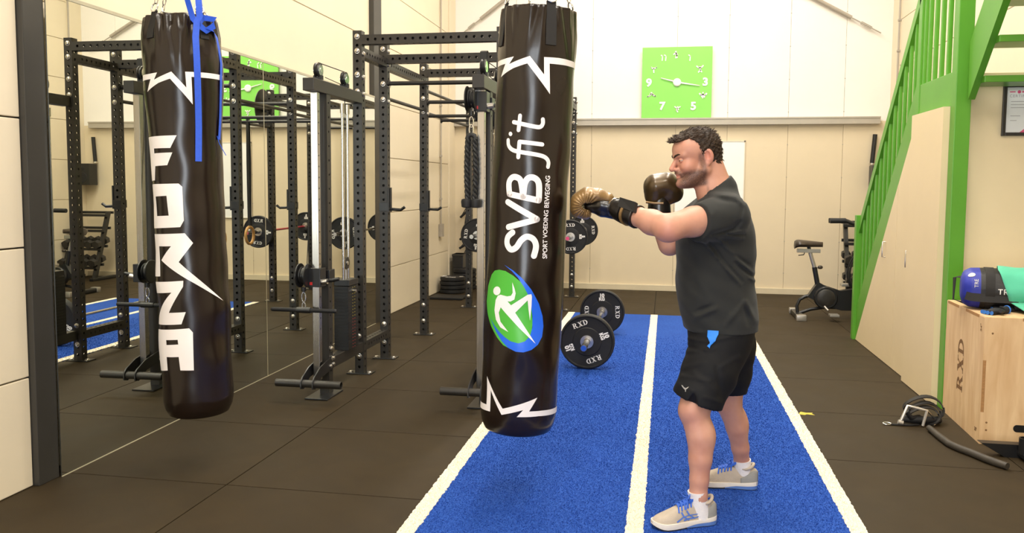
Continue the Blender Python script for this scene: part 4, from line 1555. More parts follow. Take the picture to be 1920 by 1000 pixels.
decal('text_lines', join2(*[fill2d([[(0.05, z), (0.05 + l, z), (0.05 + l, z + 0.003), (0.05, z + 0.003)]]) for z, l in ((0.225, 0.14), (0.205, 0.18), (0.185, 0.12), (0.13, 0.06), (0.10, 0.04))]), onp, GREYP, o, step=0)['kind'] = 'stuff'

# ------------------------------------------------------------------ plyometric box
PLY = bpy.data.materials.new('plywood')
PLY.use_nodes = True
nt = PLY.node_tree
b_ = nt.nodes['Principled BSDF']
b_.inputs['Roughness'].default_value = 0.5
tc = nt.nodes.new('ShaderNodeTexCoord')
mp = nt.nodes.new('ShaderNodeMapping')
mp.inputs['Scale'].default_value = (6, 6, 1.0)
nz = nt.nodes.new('ShaderNodeTexNoise')
nz.inputs['Scale'].default_value = 3.0
nz.inputs['Detail'].default_value = 7
nz.inputs['Distortion'].default_value = 0.6
rp = nt.nodes.new('ShaderNodeValToRGB')
rp.color_ramp.elements[0].position, rp.color_ramp.elements[1].position = 0.3, 0.75
rp.color_ramp.elements[0].color, rp.color_ramp.elements[1].color = lin('cfa97c'), lin('e6c79c')
nt.links.new(tc.outputs['Object'], mp.inputs[0])
nt.links.new(mp.outputs[0], nz.inputs['Vector'])
nt.links.new(nz.outputs['Fac'], rp.inputs[0])
nt.links.new(rp.outputs[0], b_.inputs['Base Color'])
PLYE = mat('plywood_edge', 'a87c4c', 0.6, vary=0.25, vscale=40, stretch=(1, 1, 6))
BURN = mat('burnt_brand', '7d5a36', 0.7, vary=0.2, vscale=40)
bc = np.array([1.846, 5.262])
brz = -math.atan2(0.043, 0.79)
pbox = empty('plyo_box', (bc[0], bc[1], 0), 'pale plywood jump box branded RXD with a bag and cloth on top', 'jump box', rz=brz * -1 + 0.0)
pbox.rotation_euler[2] = -math.atan2(0.030, 0.79)
BW, BD, BH, TT = 0.61, 0.765, 0.757, 0.018
MB().box(0, TT, 0.002, BD, 0.0, BH - 0.004, 0.0015).build('panel', PLY, pbox)
fpn = MB()
fpn.box(TT, BW, 0, TT, 0, BH - 0.002, 0.0015)
fpn.box(0.0, TT, -0.0005, 0.004, 0, 0.19)
fpn.box(0.0, TT, -0.0005, 0.004, 0.50, BH - 0.002)
fpn.build('panel', PLY, pbox)
MB().box(0.001, TT, -0.0004, 0.0035, 0.192, 0.498).build('joint_tab', PLYE, pbox)
MB().box(TT, BW, BD - TT, BD, 0, BH - 0.004, 0.0015).build('panel', PLY, pbox)
MB().box(BW - TT, BW, TT, BD - TT, 0, BH - 0.004, 0.0015).build('panel', PLY, pbox)
MB().box(0.0025, BW - 0.0025, 0.0025, BD - 0.0025, BH - 0.018, BH, 0.0015).build('panel', PLY, pbox)
for y0, y1 in ((0.10, 0.36), (0.50, 0.74)):
    MB().box(-0.0004, 0.003, y0, y1, BH - 0.019, BH - 0.002).build('joint_tab', PLYE, pbox)
MB().box(0.20, 0.42, -0.0004, 0.003, BH - 0.019, BH - 0.002).build('joint_tab', PLYE, pbox)
slot = lambda cx, cz, w_: fill2d([[(cx + w_ * 0.5 * (1 if math.cos(a) > 0 else -1) + 0.022 * math.cos(a), cz + 0.022 * math.sin(a)) for a in np.linspace(0, 2 * PI, 25)[:-1]]])
decal('grip_slot', slot(0.30, 0.605, 0.10), lambda u, v: (u, -0.0008, v), BLK2, pbox, step=0)
decal('grip_slot', slot(0.26, 0.105, 0.12), lambda u, v: (u, -0.0008, v), BLK2, pbox, step=0)
br = slab_rxd(0.115)
# stamped on the left side, reading upwards
decal('brand', tf2(br, rot=PI / 2, dx=-0.36, dy=0.385), lambda u, v: (-0.0008, -u, v), BURN, pbox, step=0)['kind'] = 'stuff'
decal('size_mark', tf2(text2d('24"', 0.035, bold=0.001), rot=PI / 2, dx=-0.045, dy=0.685), lambda u, v: (-0.0008, -u, v), BURN, pbox, step=0)['kind'] = 'stuff'
decal('size_mark', tf2(text2d('20"', 0.03, bold=0.001), dx=-0.07, dy=0.06), lambda u, v: (-0.0008, -u, v), BURN, pbox, step=0)['kind'] = 'stuff'
for x_, z_ in ((0.045, 0.66), (0.035, 0.13), (0.035, 0.085)):
    MB().lathe([(0.006, 0), (0.006, 0.0007)], 10, T(x_, 0.0, z_) @ RX(PI / 2)).build('screw_hole', BURN, pbox)

# sand bag lying on the box: blue ends, black body, webbing
SBLK = mat('sandbag_black', '1d1b1a', 0.5, vary=0.15, vscale=10, bump=0.2, bscale=40)
SBLU = mat('sandbag_blue', '25309a', 0.5, vary=0.15, vscale=12, bump=0.15, bscale=40)
PRG = mat('print_silver', 'cfcdc8', 0.5, vary=0.02)
sb0 = np.array([1.835, 5.66, BH + 0.128])
sbag = empty('sandbag', sb0, 'black and blue sandbag with white lettering lying on the wooden jump box', 'sandbag')
sang = -0.22
SM = RZ(sang) @ RY(PI / 2)


def sbr(h, th):
    r = float(np.interp(h, [0, 0.012, 0.05, 0.13, 0.40, 0.66, 0.75, 0.78, 0.79], [0.06, 0.10, 0.122, 0.128, 0.130, 0.128, 0.118, 0.09, 0.05]))
    r *= 1 + 0.02 * math.sin(5 * th + 7 * h) + 0.012 * math.sin(9 * th - 13 * h)
    return r


def sbP(h, th, off=0.0):
    r = sbr(h, th) + off
    x, y = r * math.cos(th), r * math.sin(th)
    p = SM @ Vector((x, y, h))
    p.z = max(p.z, -0.1265)
    return p


def sb_part(name, h0, h1, m, off=0.0, nh=14, cap0=False, cap1=False):
    n = 40
    mb = MB()
    hs = np.linspace(h0, h1, nh)
    vs = [sbP(hh, 2 * PI * k / n, off)[:] for hh in hs for k in range(n)]
    fs = [(i * n + k, i * n + (k + 1) % n, (i + 1) * n + (k + 1) % n, (i + 1) * n + k) for i in range(nh - 1) for k in range(n)]
    fs.append(tuple(range(n))[::-1])
    fs.append(tuple((nh - 1) * n + k for k in range(n)))
    mb.add(vs, fs)
    return mb.build(name, m, sbag, 60)


sb_part('blue_end', 0.0, 0.10, SBLU, 0, 12)
sb_part('body', 0.10, 0.66, SBLK, 0, 24)
sb_part('blue_end', 0.66, 0.79, SBLU, 0, 12)
for hh in (0.125, 0.60):
    sb_part('webbing_band', hh, hh + 0.05, WEBM, 0.004, 4)
MB().ribbon([sbP(0.01, 2.2, 0.004), sbP(-0.0, 2.2, 0.03) + Vector((-0.03, 0, 0)), sbP(0.0, 0.6, 0.02) + Vector((-0.035, 0, -0.02)), sbP(0.02, 0.4, 0.004)], (0, 1, 0.3), 0.035, 0.004).build('end_grip', WEBM, sbag)
# which theta faces the camera: find angle with lowest y at mid height
thf = min(np.linspace(0, 2 * PI, 180), key=lambda a: sbP(0.3, a).y)
sgn = 1 if sbP(0.3, thf + 0.2).z > sbP(0.3, thf).z else -1
son = lambda u, v: sbP(u, thf + sgn * v / 0.118, 0.0025)
decal('lettering', join2(tf2(text2d('TRE', 0.042, bold=0.0006, spacing=1.15, align='LEFT'), dx=0.19, dy=-0.012), tf2(text2d('ESF', 0.042, bold=0.0006, spacing=1.15, align='LEFT'), dx=0.188, dy=-0.056)), son, PRG, sbag)['kind'] = 'stuff'
decal('end_label', join2(tf2(text2d('TRE', 0.03, align='LEFT'), rot=PI / 2, dx=0.085, dy=0.02), fill2d([[(0.05 + 0.02 * math.cos(a), 0.10 + 0.014 * math.sin(a)) for a in np.linspace(0, 2 * PI, 17)[:-1]]])), son, PRG, sbag)['kind'] = 'stuff'

# turquoise cloth thrown over the sandbag
TURQ = mat('cloth_turquoise', '4fb895', 0.75, vary=0.06, vscale=9, bump=0.08, bscale=300, sheen=0.2)
cl0 = Vector(sb0.tolist())
n1, n2 = 26, 40
vs, fs = [], []
for i in range(n1):
    for j in range(n2):
        t = j / (n2 - 1)
        # t 0 at the back, 0.3 top, 0.62 front of bag, 1 on the box top towards the camera
        hl = 0.19 + 0.20 * max(0.0, t - 0.30) + (0.06 * max(0, 0.3 - t))
        hh = hl + (0.78 - hl) * i / (n1 - 1)
        if t < 0.62:
            th = thf + sgn * (2.6 - 3.05 * t / 0.62)
            p = sbP(min(hh, 0.70), th, 0.009 + 0.004 * math.sin(hh * 30 + t * 9))
            if hh > 0.70:
                p += (SM @ Vector((0, 0, 1))) * (hh - 0.70)
        else:
            th = thf + sgn * (2.6 - 3.05)
            p = sbP(min(hh, 0.70), th, 0.009)
            if hh > 0.70:
                p += (SM @ Vector((0, 0, 1))) * (hh - 0.70)
            s_ = (t - 0.62) / 0.38
            p += Vector((0.01 * s_, -0.16 * s_, 0))
            p.z += (-0.119 - p.z) * min(1, s_ * 1.5) + 0.004 * math.sin(hh * 25)
        p.z = max(p.z, -0.122)
        vs.append(p[:])
for i in range(n1 - 1):
    for j in range(n2 - 1):
        fs.append((i * n2 + j, i * n2 + j + 1, (i + 1) * n2 + j + 1, (i + 1) * n2 + j))
o = MB().add(vs, fs).build('cloth', TURQ, None, 80, sb0)
o.modifiers.new('thickness', 'SOLIDIFY').thickness = 0.004
setp(o, 'turquoise cloth thrown over the sandbag on the jump box', 'cloth')

GLM = mat('fitness_glove_black', '17181d', 0.7, vary=0.15, vscale=40, bump=0.1, bscale=300)
GLB = mat('fitness_glove_blue', '2f6fc4', 0.6, vary=0.08)
for gi, (px, py, rz_, lb) in enumerate(((1868, 583, 0.5, 'black and blue fitness glove lying flat at the front edge of the jump box'), (1886, 578, -0.3, 'black and blue fitness glove with raised cuff, beside the turquoise cloth'))):
    q = atz(px, py, BH + 0.02)
    o = empty('fitness_glove', (q[0], q[1], BH), lb, 'glove', 'fitness gloves on the jump box', rz=rz_)
    bm = bmesh.new()
    bmesh.ops.create_uvsphere(bm, u_segments=20, v_segments=12, radius=1)
    for v in bm.verts:
        v.co = Vector((v.co.x * 0.055, v.co.y * 0.042, max(0.001, 0.018 + v.co.z * 0.018)))
    me = bpy.data.meshes.new('palm')
    bm.to_mesh(me)
    bm.free()
    me.polygons.foreach_set('use_smooth', [True] * len(me.polygons))
    link('palm', me, GLM, o)
    for k in range(4):
        yk = -0.030 + k * 0.020
        fg = MB().tube([(-0.035, yk * 0.9, 0.016), (-0.062, yk, 0.017), (-0.078 + 0.006 * abs(k - 1.5), yk * 1.1, 0.013)], [0.011, 0.011, 0.0105], 10).build('finger_stub', GLM, o)
        ee = (-0.079 + 0.006 * abs(k - 1.5), yk * 1.1, 0.013)
        MB().tube([ee, (ee[0] - 0.004, ee[1], ee[2])], 0.0118, 10).build('finger_trim', GLB, fg)
    th_ = MB().tube([(0.0, -0.035, 0.02), (-0.02, -0.055, 0.025), (-0.035, -0.06, 0.028)], [0.013, 0.012, 0.011], 10).build('thumb_stub', GLM, o)
    MB().tube([(0.045, 0, 0.018 + 0.01 * gi), (0.085, 0.0, 0.022 + 0.016 * gi)], [0.022, 0.024], 14).build('cuff', GLM, o)
    MB().tube([(0.083 + 0.0, 0.024 * math.cos(a), 0.022 + 0.016 * gi + 0.024 * math.sin(a)) for a in np.linspace(0, 2 * PI, 17)[:-1]], 0.004, 6, closed=True).build('cuff_trim', GLB, o)

# ------------------------------------------------------------------ things on the right-hand floor
# chrome handle frame with strap and snap hook
g0 = atz(1712, 800)
hd_ = empty('pulley_handle', (g0[0], g0[1], 0), 'chrome handle frame with black strap and hook lying on the floor before the cupboard', 'cable attachment')


def rel(px, py, dy=0.0, zmin=0.008):
    p = at(px, py, g0[1] + dy) - np.array([g0[0], g0[1], 0])
    p[2] = max(p[2], zmin)
    return p


MB().ribbon([sbP(hq, thf - sgn * 0.30, 0.006) for hq in np.linspace(0.02, 0.30, 12)], (0, 0.2, 1), 0.05, 0.004).build('side_webbing', WEBM, sbag)
WHM = mat('painted_white_metal', 'd8d4cc', 0.3, metal=0.6, vary=0.05)
MB().tube([rel(1688, 792), rel(1702, 761), rel(1720, 766), rel(1738, 770), rel(1730, 803)], 0.0095, 10).build('frame', WHM, hd_)
MB().tube([rel(1684, 791), rel(1693, 793)], 0.014, 10).build('foot', WHM, hd_)
MB().tube([rel(1738, 770), rel(1753, 786, 0.05), rel(1757, 793, 0.08), rel(1750, 800, 0.03)], 0.006, 8).build('side_wire', CHROME, hd_)
MB().tube([rel(1663, 801) + np.array([0.024 * math.cos(a), 0.012 * math.sin(a), 0.002 + 0.004 * math.sin(a)]) for a in np.linspace(0, 2 * PI, 15)[:-1]], 0.0045, 8, closed=True).build('snap_hook', CHROME, hd_)
MB().ribbon([rel(1669, 803), rel(1690, 804), rel(1705, 803), rel(1722, 800, 0.03)], (0, 1, 0), 0.022, 0.006).build('strap', WEBM, hd_)
MB().tube([rel(1700, 772, 0.03), rel(1708, 784, 0.03), rel(1722, 782, 0.05), rel(1735, 790, 0.04)], 0.016, 10).build('grip', RUBB, hd_)
o = empty('belt_coil', (g0[0] + 0.10, g0[1] + 0.12, 0), 'coiled black belt heaped behind the chrome handle frame on the floor', 'belt')
for k, (rx_, rz_, zz_) in enumerate(((0.12, 0.075, 0.085), (0.10, 0.06, 0.07), (0.09, 0.05, 0.06))):
    MB().ribbon([(rx_ * math.cos(a) - 0.01 * k, 0.03 * math.sin(2 * a) - 0.04 * k + 0.03, zz_ + rz_ * math.sin(a)) for a in np.linspace(0, 2 * PI, 25)], (0.15, 1, 0.1), 0.045, 0.006).build('turn', WEBM, o)
MB().tube([(-0.16, -0.06, 0.03), (-0.05, -0.08, 0.035), (0.03, -0.06, 0.03), (0.08, -0.02, 0.025)], 0.024, 10).build('padding', RUBB, o)
pts = []
for px, py in ((1742, 803), (1760, 818), (1780, 833), (1800, 842), (1822, 850), (1848, 861), (1870, 869), (1889, 875)):
    q = atz(px, py, 0.02)
    pts.append((q[0], q[1], 0.021))
o = MB().tube([(p[0] - pts[0][0], p[1] - pts[0][1], p[2]) for p in pts], [0.018, 0.02, 0.021, 0.021, 0.021, 0.021, 0.021, 0.019], 12).build('resistance_tube', mat('tube_rubber', '3a342c', 0.6, vary=0.2, vscale=20, bump=0.1, bscale=80), None, 40, (pts[0][0], pts[0][1], 0))
setp(o, 'thick black rubber tube curving across the floor in front of the jump box', 'tube')
# push sled at the right edge
q0 = np.array([1.93, 4.95, 0])
sled = empty('push_sled', q0, 'black steel push sled with a tube socket in front of the jump box', 'sled')
slab = [(-0.10, 0.10), (0.02, 0.10), (0.06, 0.05), (0.06, 0.0), (0.0, 0.0), (-0.06, 0.06)]
MB().prism([(-0.19, 0.075), (0.5, 0.075), (0.5, 0.0), (-0.06, 0.0)], -0.03, 0.03, T(0.03, 0.10, 0) @ RX(PI / 2)).build('runner', BLK2, sled)
MB().prism([(-0.10, 0.05), (0.5, 0.05), (0.5, 0.0), (-0.03, 0.0)], -0.03, 0.03, T(0.12, -0.22, 0) @ RX(PI / 2)).build('runner', BLK2, sled)
MB().box(0.03, 0.55, -0.22, 0.10, 0.02, 0.045, 0.003).build('deck', BLK2, sled)
mb = MB()
mb.lathe([(0.036, 0.04), (0.036, 0.13), (0.030, 0.13), (0.030, 0.05)], 20, T(0.055, 0.02, 0), cap=False)
mb.build('socket', BLK2, sled)
MB().tube([(0.17, -0.17, 0.07), (0.6, -0.15, 0.07)], 0.022, 12).build('crossbar', BLK, sled)

# ------------------------------------------------------------------ air bike
AB = empty('air_bike', (2.0, 10.1, 0), 'black exercise bike with grey seat post beside the green stairs', 'exercise bike')
YBk = 10.1


def bk(px, py, dy=0.0):
    return at(px, py, YBk + dy) - np.array([2.0, YBk, 0])


ALU = mat('alu_grey', 'b4afa8', 0.35, metal=0.7, vary=0.05)
SADM = mat('saddle_black', '3a3027', 0.45, vary=0.15, vscale=20)
f1 = bk(1495, 590)
mb = MB()
mb.box(f1[0] - 0.045, f1[0] + 0.045, -0.28, 0.28, 0.005, 0.06, 0.01)
mb.build('stabiliser', BLK2, AB)
for s_ in (-1, 1):
    MB().box(f1[0] - 0.055, f1[0] + 0.055, s_ * 0.28 - 0.04, s_ * 0.28 + 0.04, 0.0, 0.07, 0.012).build('foot_cap', ALU, AB)
MB().box(0.56, 0.64, -0.28, 0.28, 0.0, 0.065, 0.01).build('stabiliser', BLK2, AB)
MB().tube([f1 + np.array([0, 0, 0.03]), bk(1494, 573), bk(1499, 562), bk(1510, 556), bk(1530, 552), bk(1560, 552)], 0.02, 10).build('rear_tube', BLK2, AB)
MB().tube([f1 + np.array([0.02, 0, 0.02]), bk(1520, 580), bk(1548, 576), bk(1600, 578), (0.6, 0, 0.06)], 0.02, 10).build('floor_tube', BLK2, AB)
cc = bk(1546, 557)
MB().lathe([(0.12, -0.04), (0.13, -0.03), (0.13, 0.03), (0.12, 0.04)], 32, T(cc[0], -0.06, cc[2]) @ RX(PI / 2)).build('chain_guard', BLK2, AB)
MB().lathe([(0.10, 0), (0.085, 0.008), (0.03, 0.01)], 28, T(cc[0], -0.10, cc[2]) @ RX(PI / 2)).build('crank_disc', BLK, AB)
mb = MB()
a_ = bk(1525, 560)
mb.prism([(bk(1513, 556)[0], bk(1513, 556)[2]), (bk(1533, 528)[0], bk(1533, 528)[2]), (bk(1545, 535)[0], bk(1545, 535)[2]), (bk(1575, 545)[0], bk(1575, 545)[2]), (0.45, 0.40), (0.50, 0.30), (0.5, 0.10), (bk(1575, 586)[0], 0.10), (bk(1545, 575)[0], 0.15)], -0.05, 0.05, RX(PI / 2))
mb.build('main_frame', BLK2, AB)
MB().tube([bk(1546, 575, -0.12), bk(1553, 583, -0.16)], 0.012, 8).build('crank', ALU, AB)
MB().box(bk(1556, 584)[0] - 0.05, bk(1556, 584)[0] + 0.05, -0.30, -0.18, bk(1556, 586)[2] - 0.012, bk(1556, 586)[2] + 0.015, 0.004).build('pedal', ALU, AB)
MB().box(bk(1590, 560)[0] - 0.05, bk(1590, 560)[0] + 0.05, 0.10, 0.22, 0.36, 0.39, 0.004).build('pedal', ALU, AB)
MB().tube([bk(1534, 540), bk(1527, 501)], 0.028, 10).build('seat_tube', BLK2, AB)
MB().tube([bk(1528, 505), bk(1519, 474)], 0.022, 10).build('seat_post', ALU, AB)
s0, s1 = bk(1494, 470), bk(1538, 470)
MB().box(s0[0], s1[0], -0.025, 0.025, s0[2] - 0.022, s0[2] + 0.022, 0.004).build('seat_slider', ALU, AB)
MB().tube([bk(1497, 479), bk(1507, 478), bk(1509, 473)], 0.006, 8).build('lever', BLK2, AB)
kn = bk(1537, 501)
MB().tube([bk(1529, 502), bk(1536, 501)], 0.009, 8).build('knob_stem', ZINC, AB)
MB().lathe([(0.008, -0.03), (0.018, -0.02), (0.022, 0), (0.018, 0.02), (0.006, 0.028)], 14, T(kn[0], -0.03, kn[2]) @ RY(PI / 2)).build('knob', SADM, AB)
# saddle: wide at the back (left), nose to the right
sv, sf = [], []
sl, sr, st_ = bk(1490, 455), bk(1543, 459), bk(1500, 449)
nS = 14
for i in range(nS):
    t = i / (nS - 1)
    x = sl[0] + (sr[0] - sl[0]) * t
    wv = 0.125 * (1 - t) ** 1.3 * (1 - (1 - min(1, t * 6)) ** 2 * 0.75) + 0.028 * math.sqrt(max(0, 1 - (max(0, t - 0.85) / 0.15) ** 2 * 0.9))
    zt = st_[2] - 0.03 * t - 0.02 * (1 - min(1, t * 7)) ** 2 + 0.002
    th_ = 0.105 * (1 - t * 0.40)
    for k in range(12):
        a = 2 * PI * k / 12
        sv.append((x, wv * math.cos(a), zt - th_ / 2 + th_ / 2 * math.sin(a) * (1 if math.sin(a) > 0 else 0.8)))
for i in range(nS - 1):
    for k in range(12):
        sf.append((i * 12 + k, i * 12 + (k + 1) % 12, (i + 1) * 12 + (k + 1) % 12, (i + 1) * 12 + k))
sf.append(tuple(range(12))[::-1])
sf.append(tuple((nS - 1) * 12 + k for k in range(12)))
MB().add(sv, sf).build('saddle', SADM, AB, 60)
MB().tube([bk(1518, 470), bk(1516, 462)], 0.02, 8).build('seat_clamp', BLK2, AB)
# fan cage and swinging arms (mostly behind the stairs, seen in the mirror)
fc = Vector((0.42, 0.0, 0.52))
for dy in (-0.09, 0.09):
    mb = MB()
    for r_ in (0.34, 0.24, 0.13):
        mb.tube([fc + Vector((r_ * math.cos(a), dy * (1.0 if r_ < 0.3 else 0.6), r_ * math.sin(a))) for a in np.linspace(0, 2 * PI, 33)[:-1]], 0.006 if r_ < 0.3 else 0.011, 6, closed=True)
    for k in range(16):
        a = 2 * PI * k / 16
        mb.tube([fc + Vector((0.06 * math.cos(a), dy, 0.06 * math.sin(a))), fc + Vector((0.34 * math.cos(a), dy * 0.6, 0.34 * math.sin(a)))], 0.003, 5)
    mb.build('fan_cage', BLK2, AB)
for k in range(6):
    a = 2 * PI * k / 6
    MB().box(0.05, 0.30, -0.05, 0.05, -0.004, 0.004, 0, T(*fc) @ RY(a) @ RX(0.4)).build('fan_blade', BLK, AB)
for s_ in (-1, 1):
    h0 = bk(1556, 414, s_ * 0.16)
    h1 = bk(1585, 414, s_ * 0.18)
    h2 = bk(1603, 421, s_ * 0.2)
    ar = MB().tube([(h0[0], s_ * 0.2, h0[2]), (h1[0], s_ * 0.2, h1[2]), (h2[0], s_ * 0.2, h2[2]), (0.32, s_ * 0.22, 0.95), (0.36, s_ * 0.24, 0.70), (0.30, s_ * 0.24, 0.30)], [0.022, 0.024, 0.022, 0.02, 0.018, 0.018], 10).build('swing_arm', BLK2, AB)
    MB().tube([(h0[0] - 0.004, s_ * 0.2, h0[2]), (h1[0], s_ * 0.2, h1[2])], 0.029, 10).build('grip', RUBB, ar)
MB().tube([(0.40, 0, 0.5), (0.22, 0, 1.02)], 0.024, 10).build('mast', BLK2, AB)
MB().box(0.15, 0.20, -0.09, 0.09, 1.00, 1.12, 0.01).build('console', BLK2, AB)

# ------------------------------------------------------------------ dumbbell rack in the far right corner
DR = empty('dumbbell_rack', (2.66, 11.78, 0), 'black steel dumbbell rack in the far right corner, seen in the mirror', 'dumbbell rack')
for x in (-0.27, 0.27):
    MB().prism([(-0.26, 0.0), (-0.19, 0.0), (0.20, 1.05), (0.13, 1.05)], -0.025, 0.025, T(x, 0, 0) @ YZX).build('side_leg', BLK2, DR)
    MB().box(x - 0.03, x + 0.03, -0.30, 0.28, 0.0, 0.05, 0.006).build('floor_bar', BLK2, DR)
tiers = ((0.22, -0.13), (0.50, -0.02), (0.78, 0.07), (1.02, 0.15))
for i, (z, y) in enumerate(tiers):
    for dy in (-0.08, 0.08):
        MB().box(-0.31, 0.31, y + dy - 0.02, y + dy + 0.02, z + dy * 0.25 - 0.02, z + dy * 0.25 + 0.02, 0.004).build('shelf_rail', BLK2, DR)
HEXM = mat('dumbbell_rubber', '2c2925', 0.5, vary=0.15, vscale=14, bump=0.05, bscale=200)
hex_me = MB().prism([(0.062 * math.cos(a), 0.062 * math.sin(a)) for a in np.arange(6) * PI / 3 + PI / 6], -0.04, 0.04, RX(PI / 2)).mesh('head', None)
hex_me.materials.append(HEXM)
hnd_me = MB().tube([(0, -0.07, 0), (0, -0.03, 0), (0, 0.03, 0), (0, 0.07, 0)], [0.013, 0.016, 0.016, 0.013], 10).mesh('handle', 40)
hnd_me.materials.append(CHROME)
proto = None
names = ['leftmost', 'second', 'third', 'fourth', 'rightmost']
for ti, (z, y) in enumerate(tiers[:2]):
    for k in range(5):
        x = 2.66 - 0.26 + k * 0.13
        lab = '%s black hex dumbbell on the %s tier of the corner rack' % (names[k], ('bottom', 'second')[ti])
        if proto is None:
            o = empty('hex_dumbbell', (x, 11.78 + y, z + 0.082), lab, 'dumbbell', 'hex dumbbells on the corner rack')
            for s_ in (-1, 1):
                link('head', hex_me, None, o, (0, s_ * 0.105, 0))
            link('handle', hnd_me, None, o)
            o.rotation_euler = (0.24, 0, 0)
            proto = o
        else:
            o = copy_tree(proto)
            o.location = (x, 11.78 + y, z + 0.082)
            o['label'] = lab
# loudspeaker on the back wall near the corner
o = empty('loudspeaker', (2.83, 12.08, 1.47), 'black loudspeaker box on the back wall behind the stairs, seen in the mirror', 'loudspeaker')
MB().box(-0.11, 0.11, -0.11, 0.10, 0, 0.34, 0.012).build('cabinet', BLK2, o)
MB().lathe([(0.078, 0), (0.07, 0.004), (0.045, -0.01), (0.02, 0.002)], 24, T(0, -0.111, 0.12) @ RX(PI / 2)).build('woofer', RUBB, o)
MB().lathe([(0.03, 0), (0.026, 0.003), (0.01, 0.004)], 20, T(0, -0.111, 0.26) @ RX(PI / 2)).build('tweeter', RUBB, o)
MB().box(-0.03, 0.03, 0.10, YB - 12.08, 0.14, 0.20).build('wall_bracket', BLK2, o)
# black tube-shaped fitting on the back wall
a, b = at(1641, 252, 12.19), at(1635, 306, 12.19)
o = empty('wall_tube', a, 'black tube hanging on the back wall just left of the stairs', 'tube')
MB().tube([(0, 0, 0), tuple(b - a)], 0.03, 12).build('body', BLK2, o)
MB().tube([tuple((b - a)), tuple((b - a) * 1.06)], 0.037, 12).build('end_cap', ZINC, o)

# ------------------------------------------------------------------ clock and whiteboard on the back wall
ck = empty('wall_clock', (0.117, YB - 0.06, 2.476), 'big square lime green wall clock with white numerals and athlete figures', 'clock')
LIME = mat('clock_lime', '86d65c', 0.45, vary=0.02, vscale=4)
CS = 0.968
MB().box(-CS / 2, CS / 2, -0.012, 0.012, 0, 0.99, 0.002).build('dial', LIME, ck)
WPL = mat('clock_white', 'f4f4f2', 0.45, vary=0.01)
cps = 1059 / 180.0


def ckp(x, y):
    """zoom pixels of the dial close-up -> dial plane"""
    p = at(1180 + x / cps, 70 + y / cps, YB - 0.072)
    return (p[0] - 0.117, p[2] - 2.476)


def thick(shape, name, m, th=0.006, parent=ck):
    o_ = decal(name, shape, lambda u, v: (u, -0.0165, v), m, parent, step=0, smooth=False)
    md = o_.modifiers.new('thickness', 'SOLIDIFY')
    md.thickness = th
    md.offset = 0
    return o_


for t_, x, y in (('3', 838, 490), ('5', 706, 757), ('7', 362, 757), ('9', 216, 500)):
    cx, cz = ckp(x, y)
    thick(tf2(text2d(t_, 0.15, bold=0.006, width=1.05), dx=cx, dy=cz - 0.052), 'numeral', WPL)


def strk(pts, w_):
    out = []
    for a, b in zip(pts[:-1], pts[1:]):
        a, b = Vector(a), Vector(b)
        t = (b - a).normalized() * w_ / 2
        nn = Vector((-t.y, t.x))
        out.append(([(a + nn - t * 0.5)[:], (a - nn - t * 0.5)[:], (b - nn + t * 0.5)[:], (b + nn + t * 0.5)[:]], [(0, 1, 2, 3)]))
    return join2(*out)


def disc(c, r):
    return [(c[0] + r * math.cos(a), c[1] + r * math.sin(a)) for a in np.linspace(0, 2 * PI, 13)[:-1]], [tuple(range(12))]


Z = lambda *pts: [ckp(*p) for p in pts]
figs = {'1': [strk(Z((655, 195), (672, 210), (668, 258)), 0.014)],
        '11': [strk(Z((352, 198), (366, 212), (362, 258)), 0.014), strk(Z((388, 195), (405, 210), (400, 258)), 0.014)]}
for k, v in figs.items():
    thick(join2(*v), 'numeral', WPL)
ath = [[disc(ckp(513, 160), 0.010), strk(Z((490, 190), (515, 172), (530, 195)), 0.018), strk(Z((515, 175), (522, 200), (515, 228)), 0.020), strk(Z((522, 200), (528, 225)), 0.014)],
       [disc(ckp(778, 330), 0.010), strk(Z((742, 318), (765, 338), (790, 338), (815, 312)), 0.016), strk(Z((778, 338), (785, 362), (762, 386)), 0.017), strk(Z((782, 360), (798, 384)), 0.015)],
       [disc(ckp(812, 612), 0.010), strk(Z((775, 620), (790, 640), (812, 630), (835, 640), (852, 620)), 0.020), strk(Z((812, 630), (812, 655)), 0.024), strk(Z((795, 650), (812, 672)), 0.014), strk(Z((830, 648), (826, 665)), 0.014)],
       [disc(ckp(533, 768), 0.009), strk(Z((500, 765), (528, 785), (562, 766)), 0.015), strk(Z((530, 785), (520, 805), (535, 825)), 0.015), strk(Z((530, 785), (545, 800)), 0.013)],
       [disc(ckp(245, 612), 0.010), strk(Z((230, 625), (265, 630)), 0.020), strk(Z((240, 622), (225, 645), (200, 655)), 0.017), strk(Z((255, 625), (262, 640), (290, 650)), 0.017), disc(ckp(205, 655), 0.010), disc(ckp(285, 648), 0.010)],
       [disc(ckp(270, 342), 0.010), strk(Z((240, 335), (268, 350), (300, 333)), 0.014), strk(Z((269, 348), (270, 392)), 0.016), disc(ckp(245, 333), 0.009), disc(ckp(298, 332), 0.009)]]
for v in ath:
    thick(join2(*v), 'athlete_figure', WPL)
hub = ckp(527, 498)
MB().lathe([(0.055, 0), (0.055, 0.018), (0.04, 0.026)], 28, T(hub[0], -0.012, hub[1]) @ RX(PI / 2)).build('hub', WPL, ck)
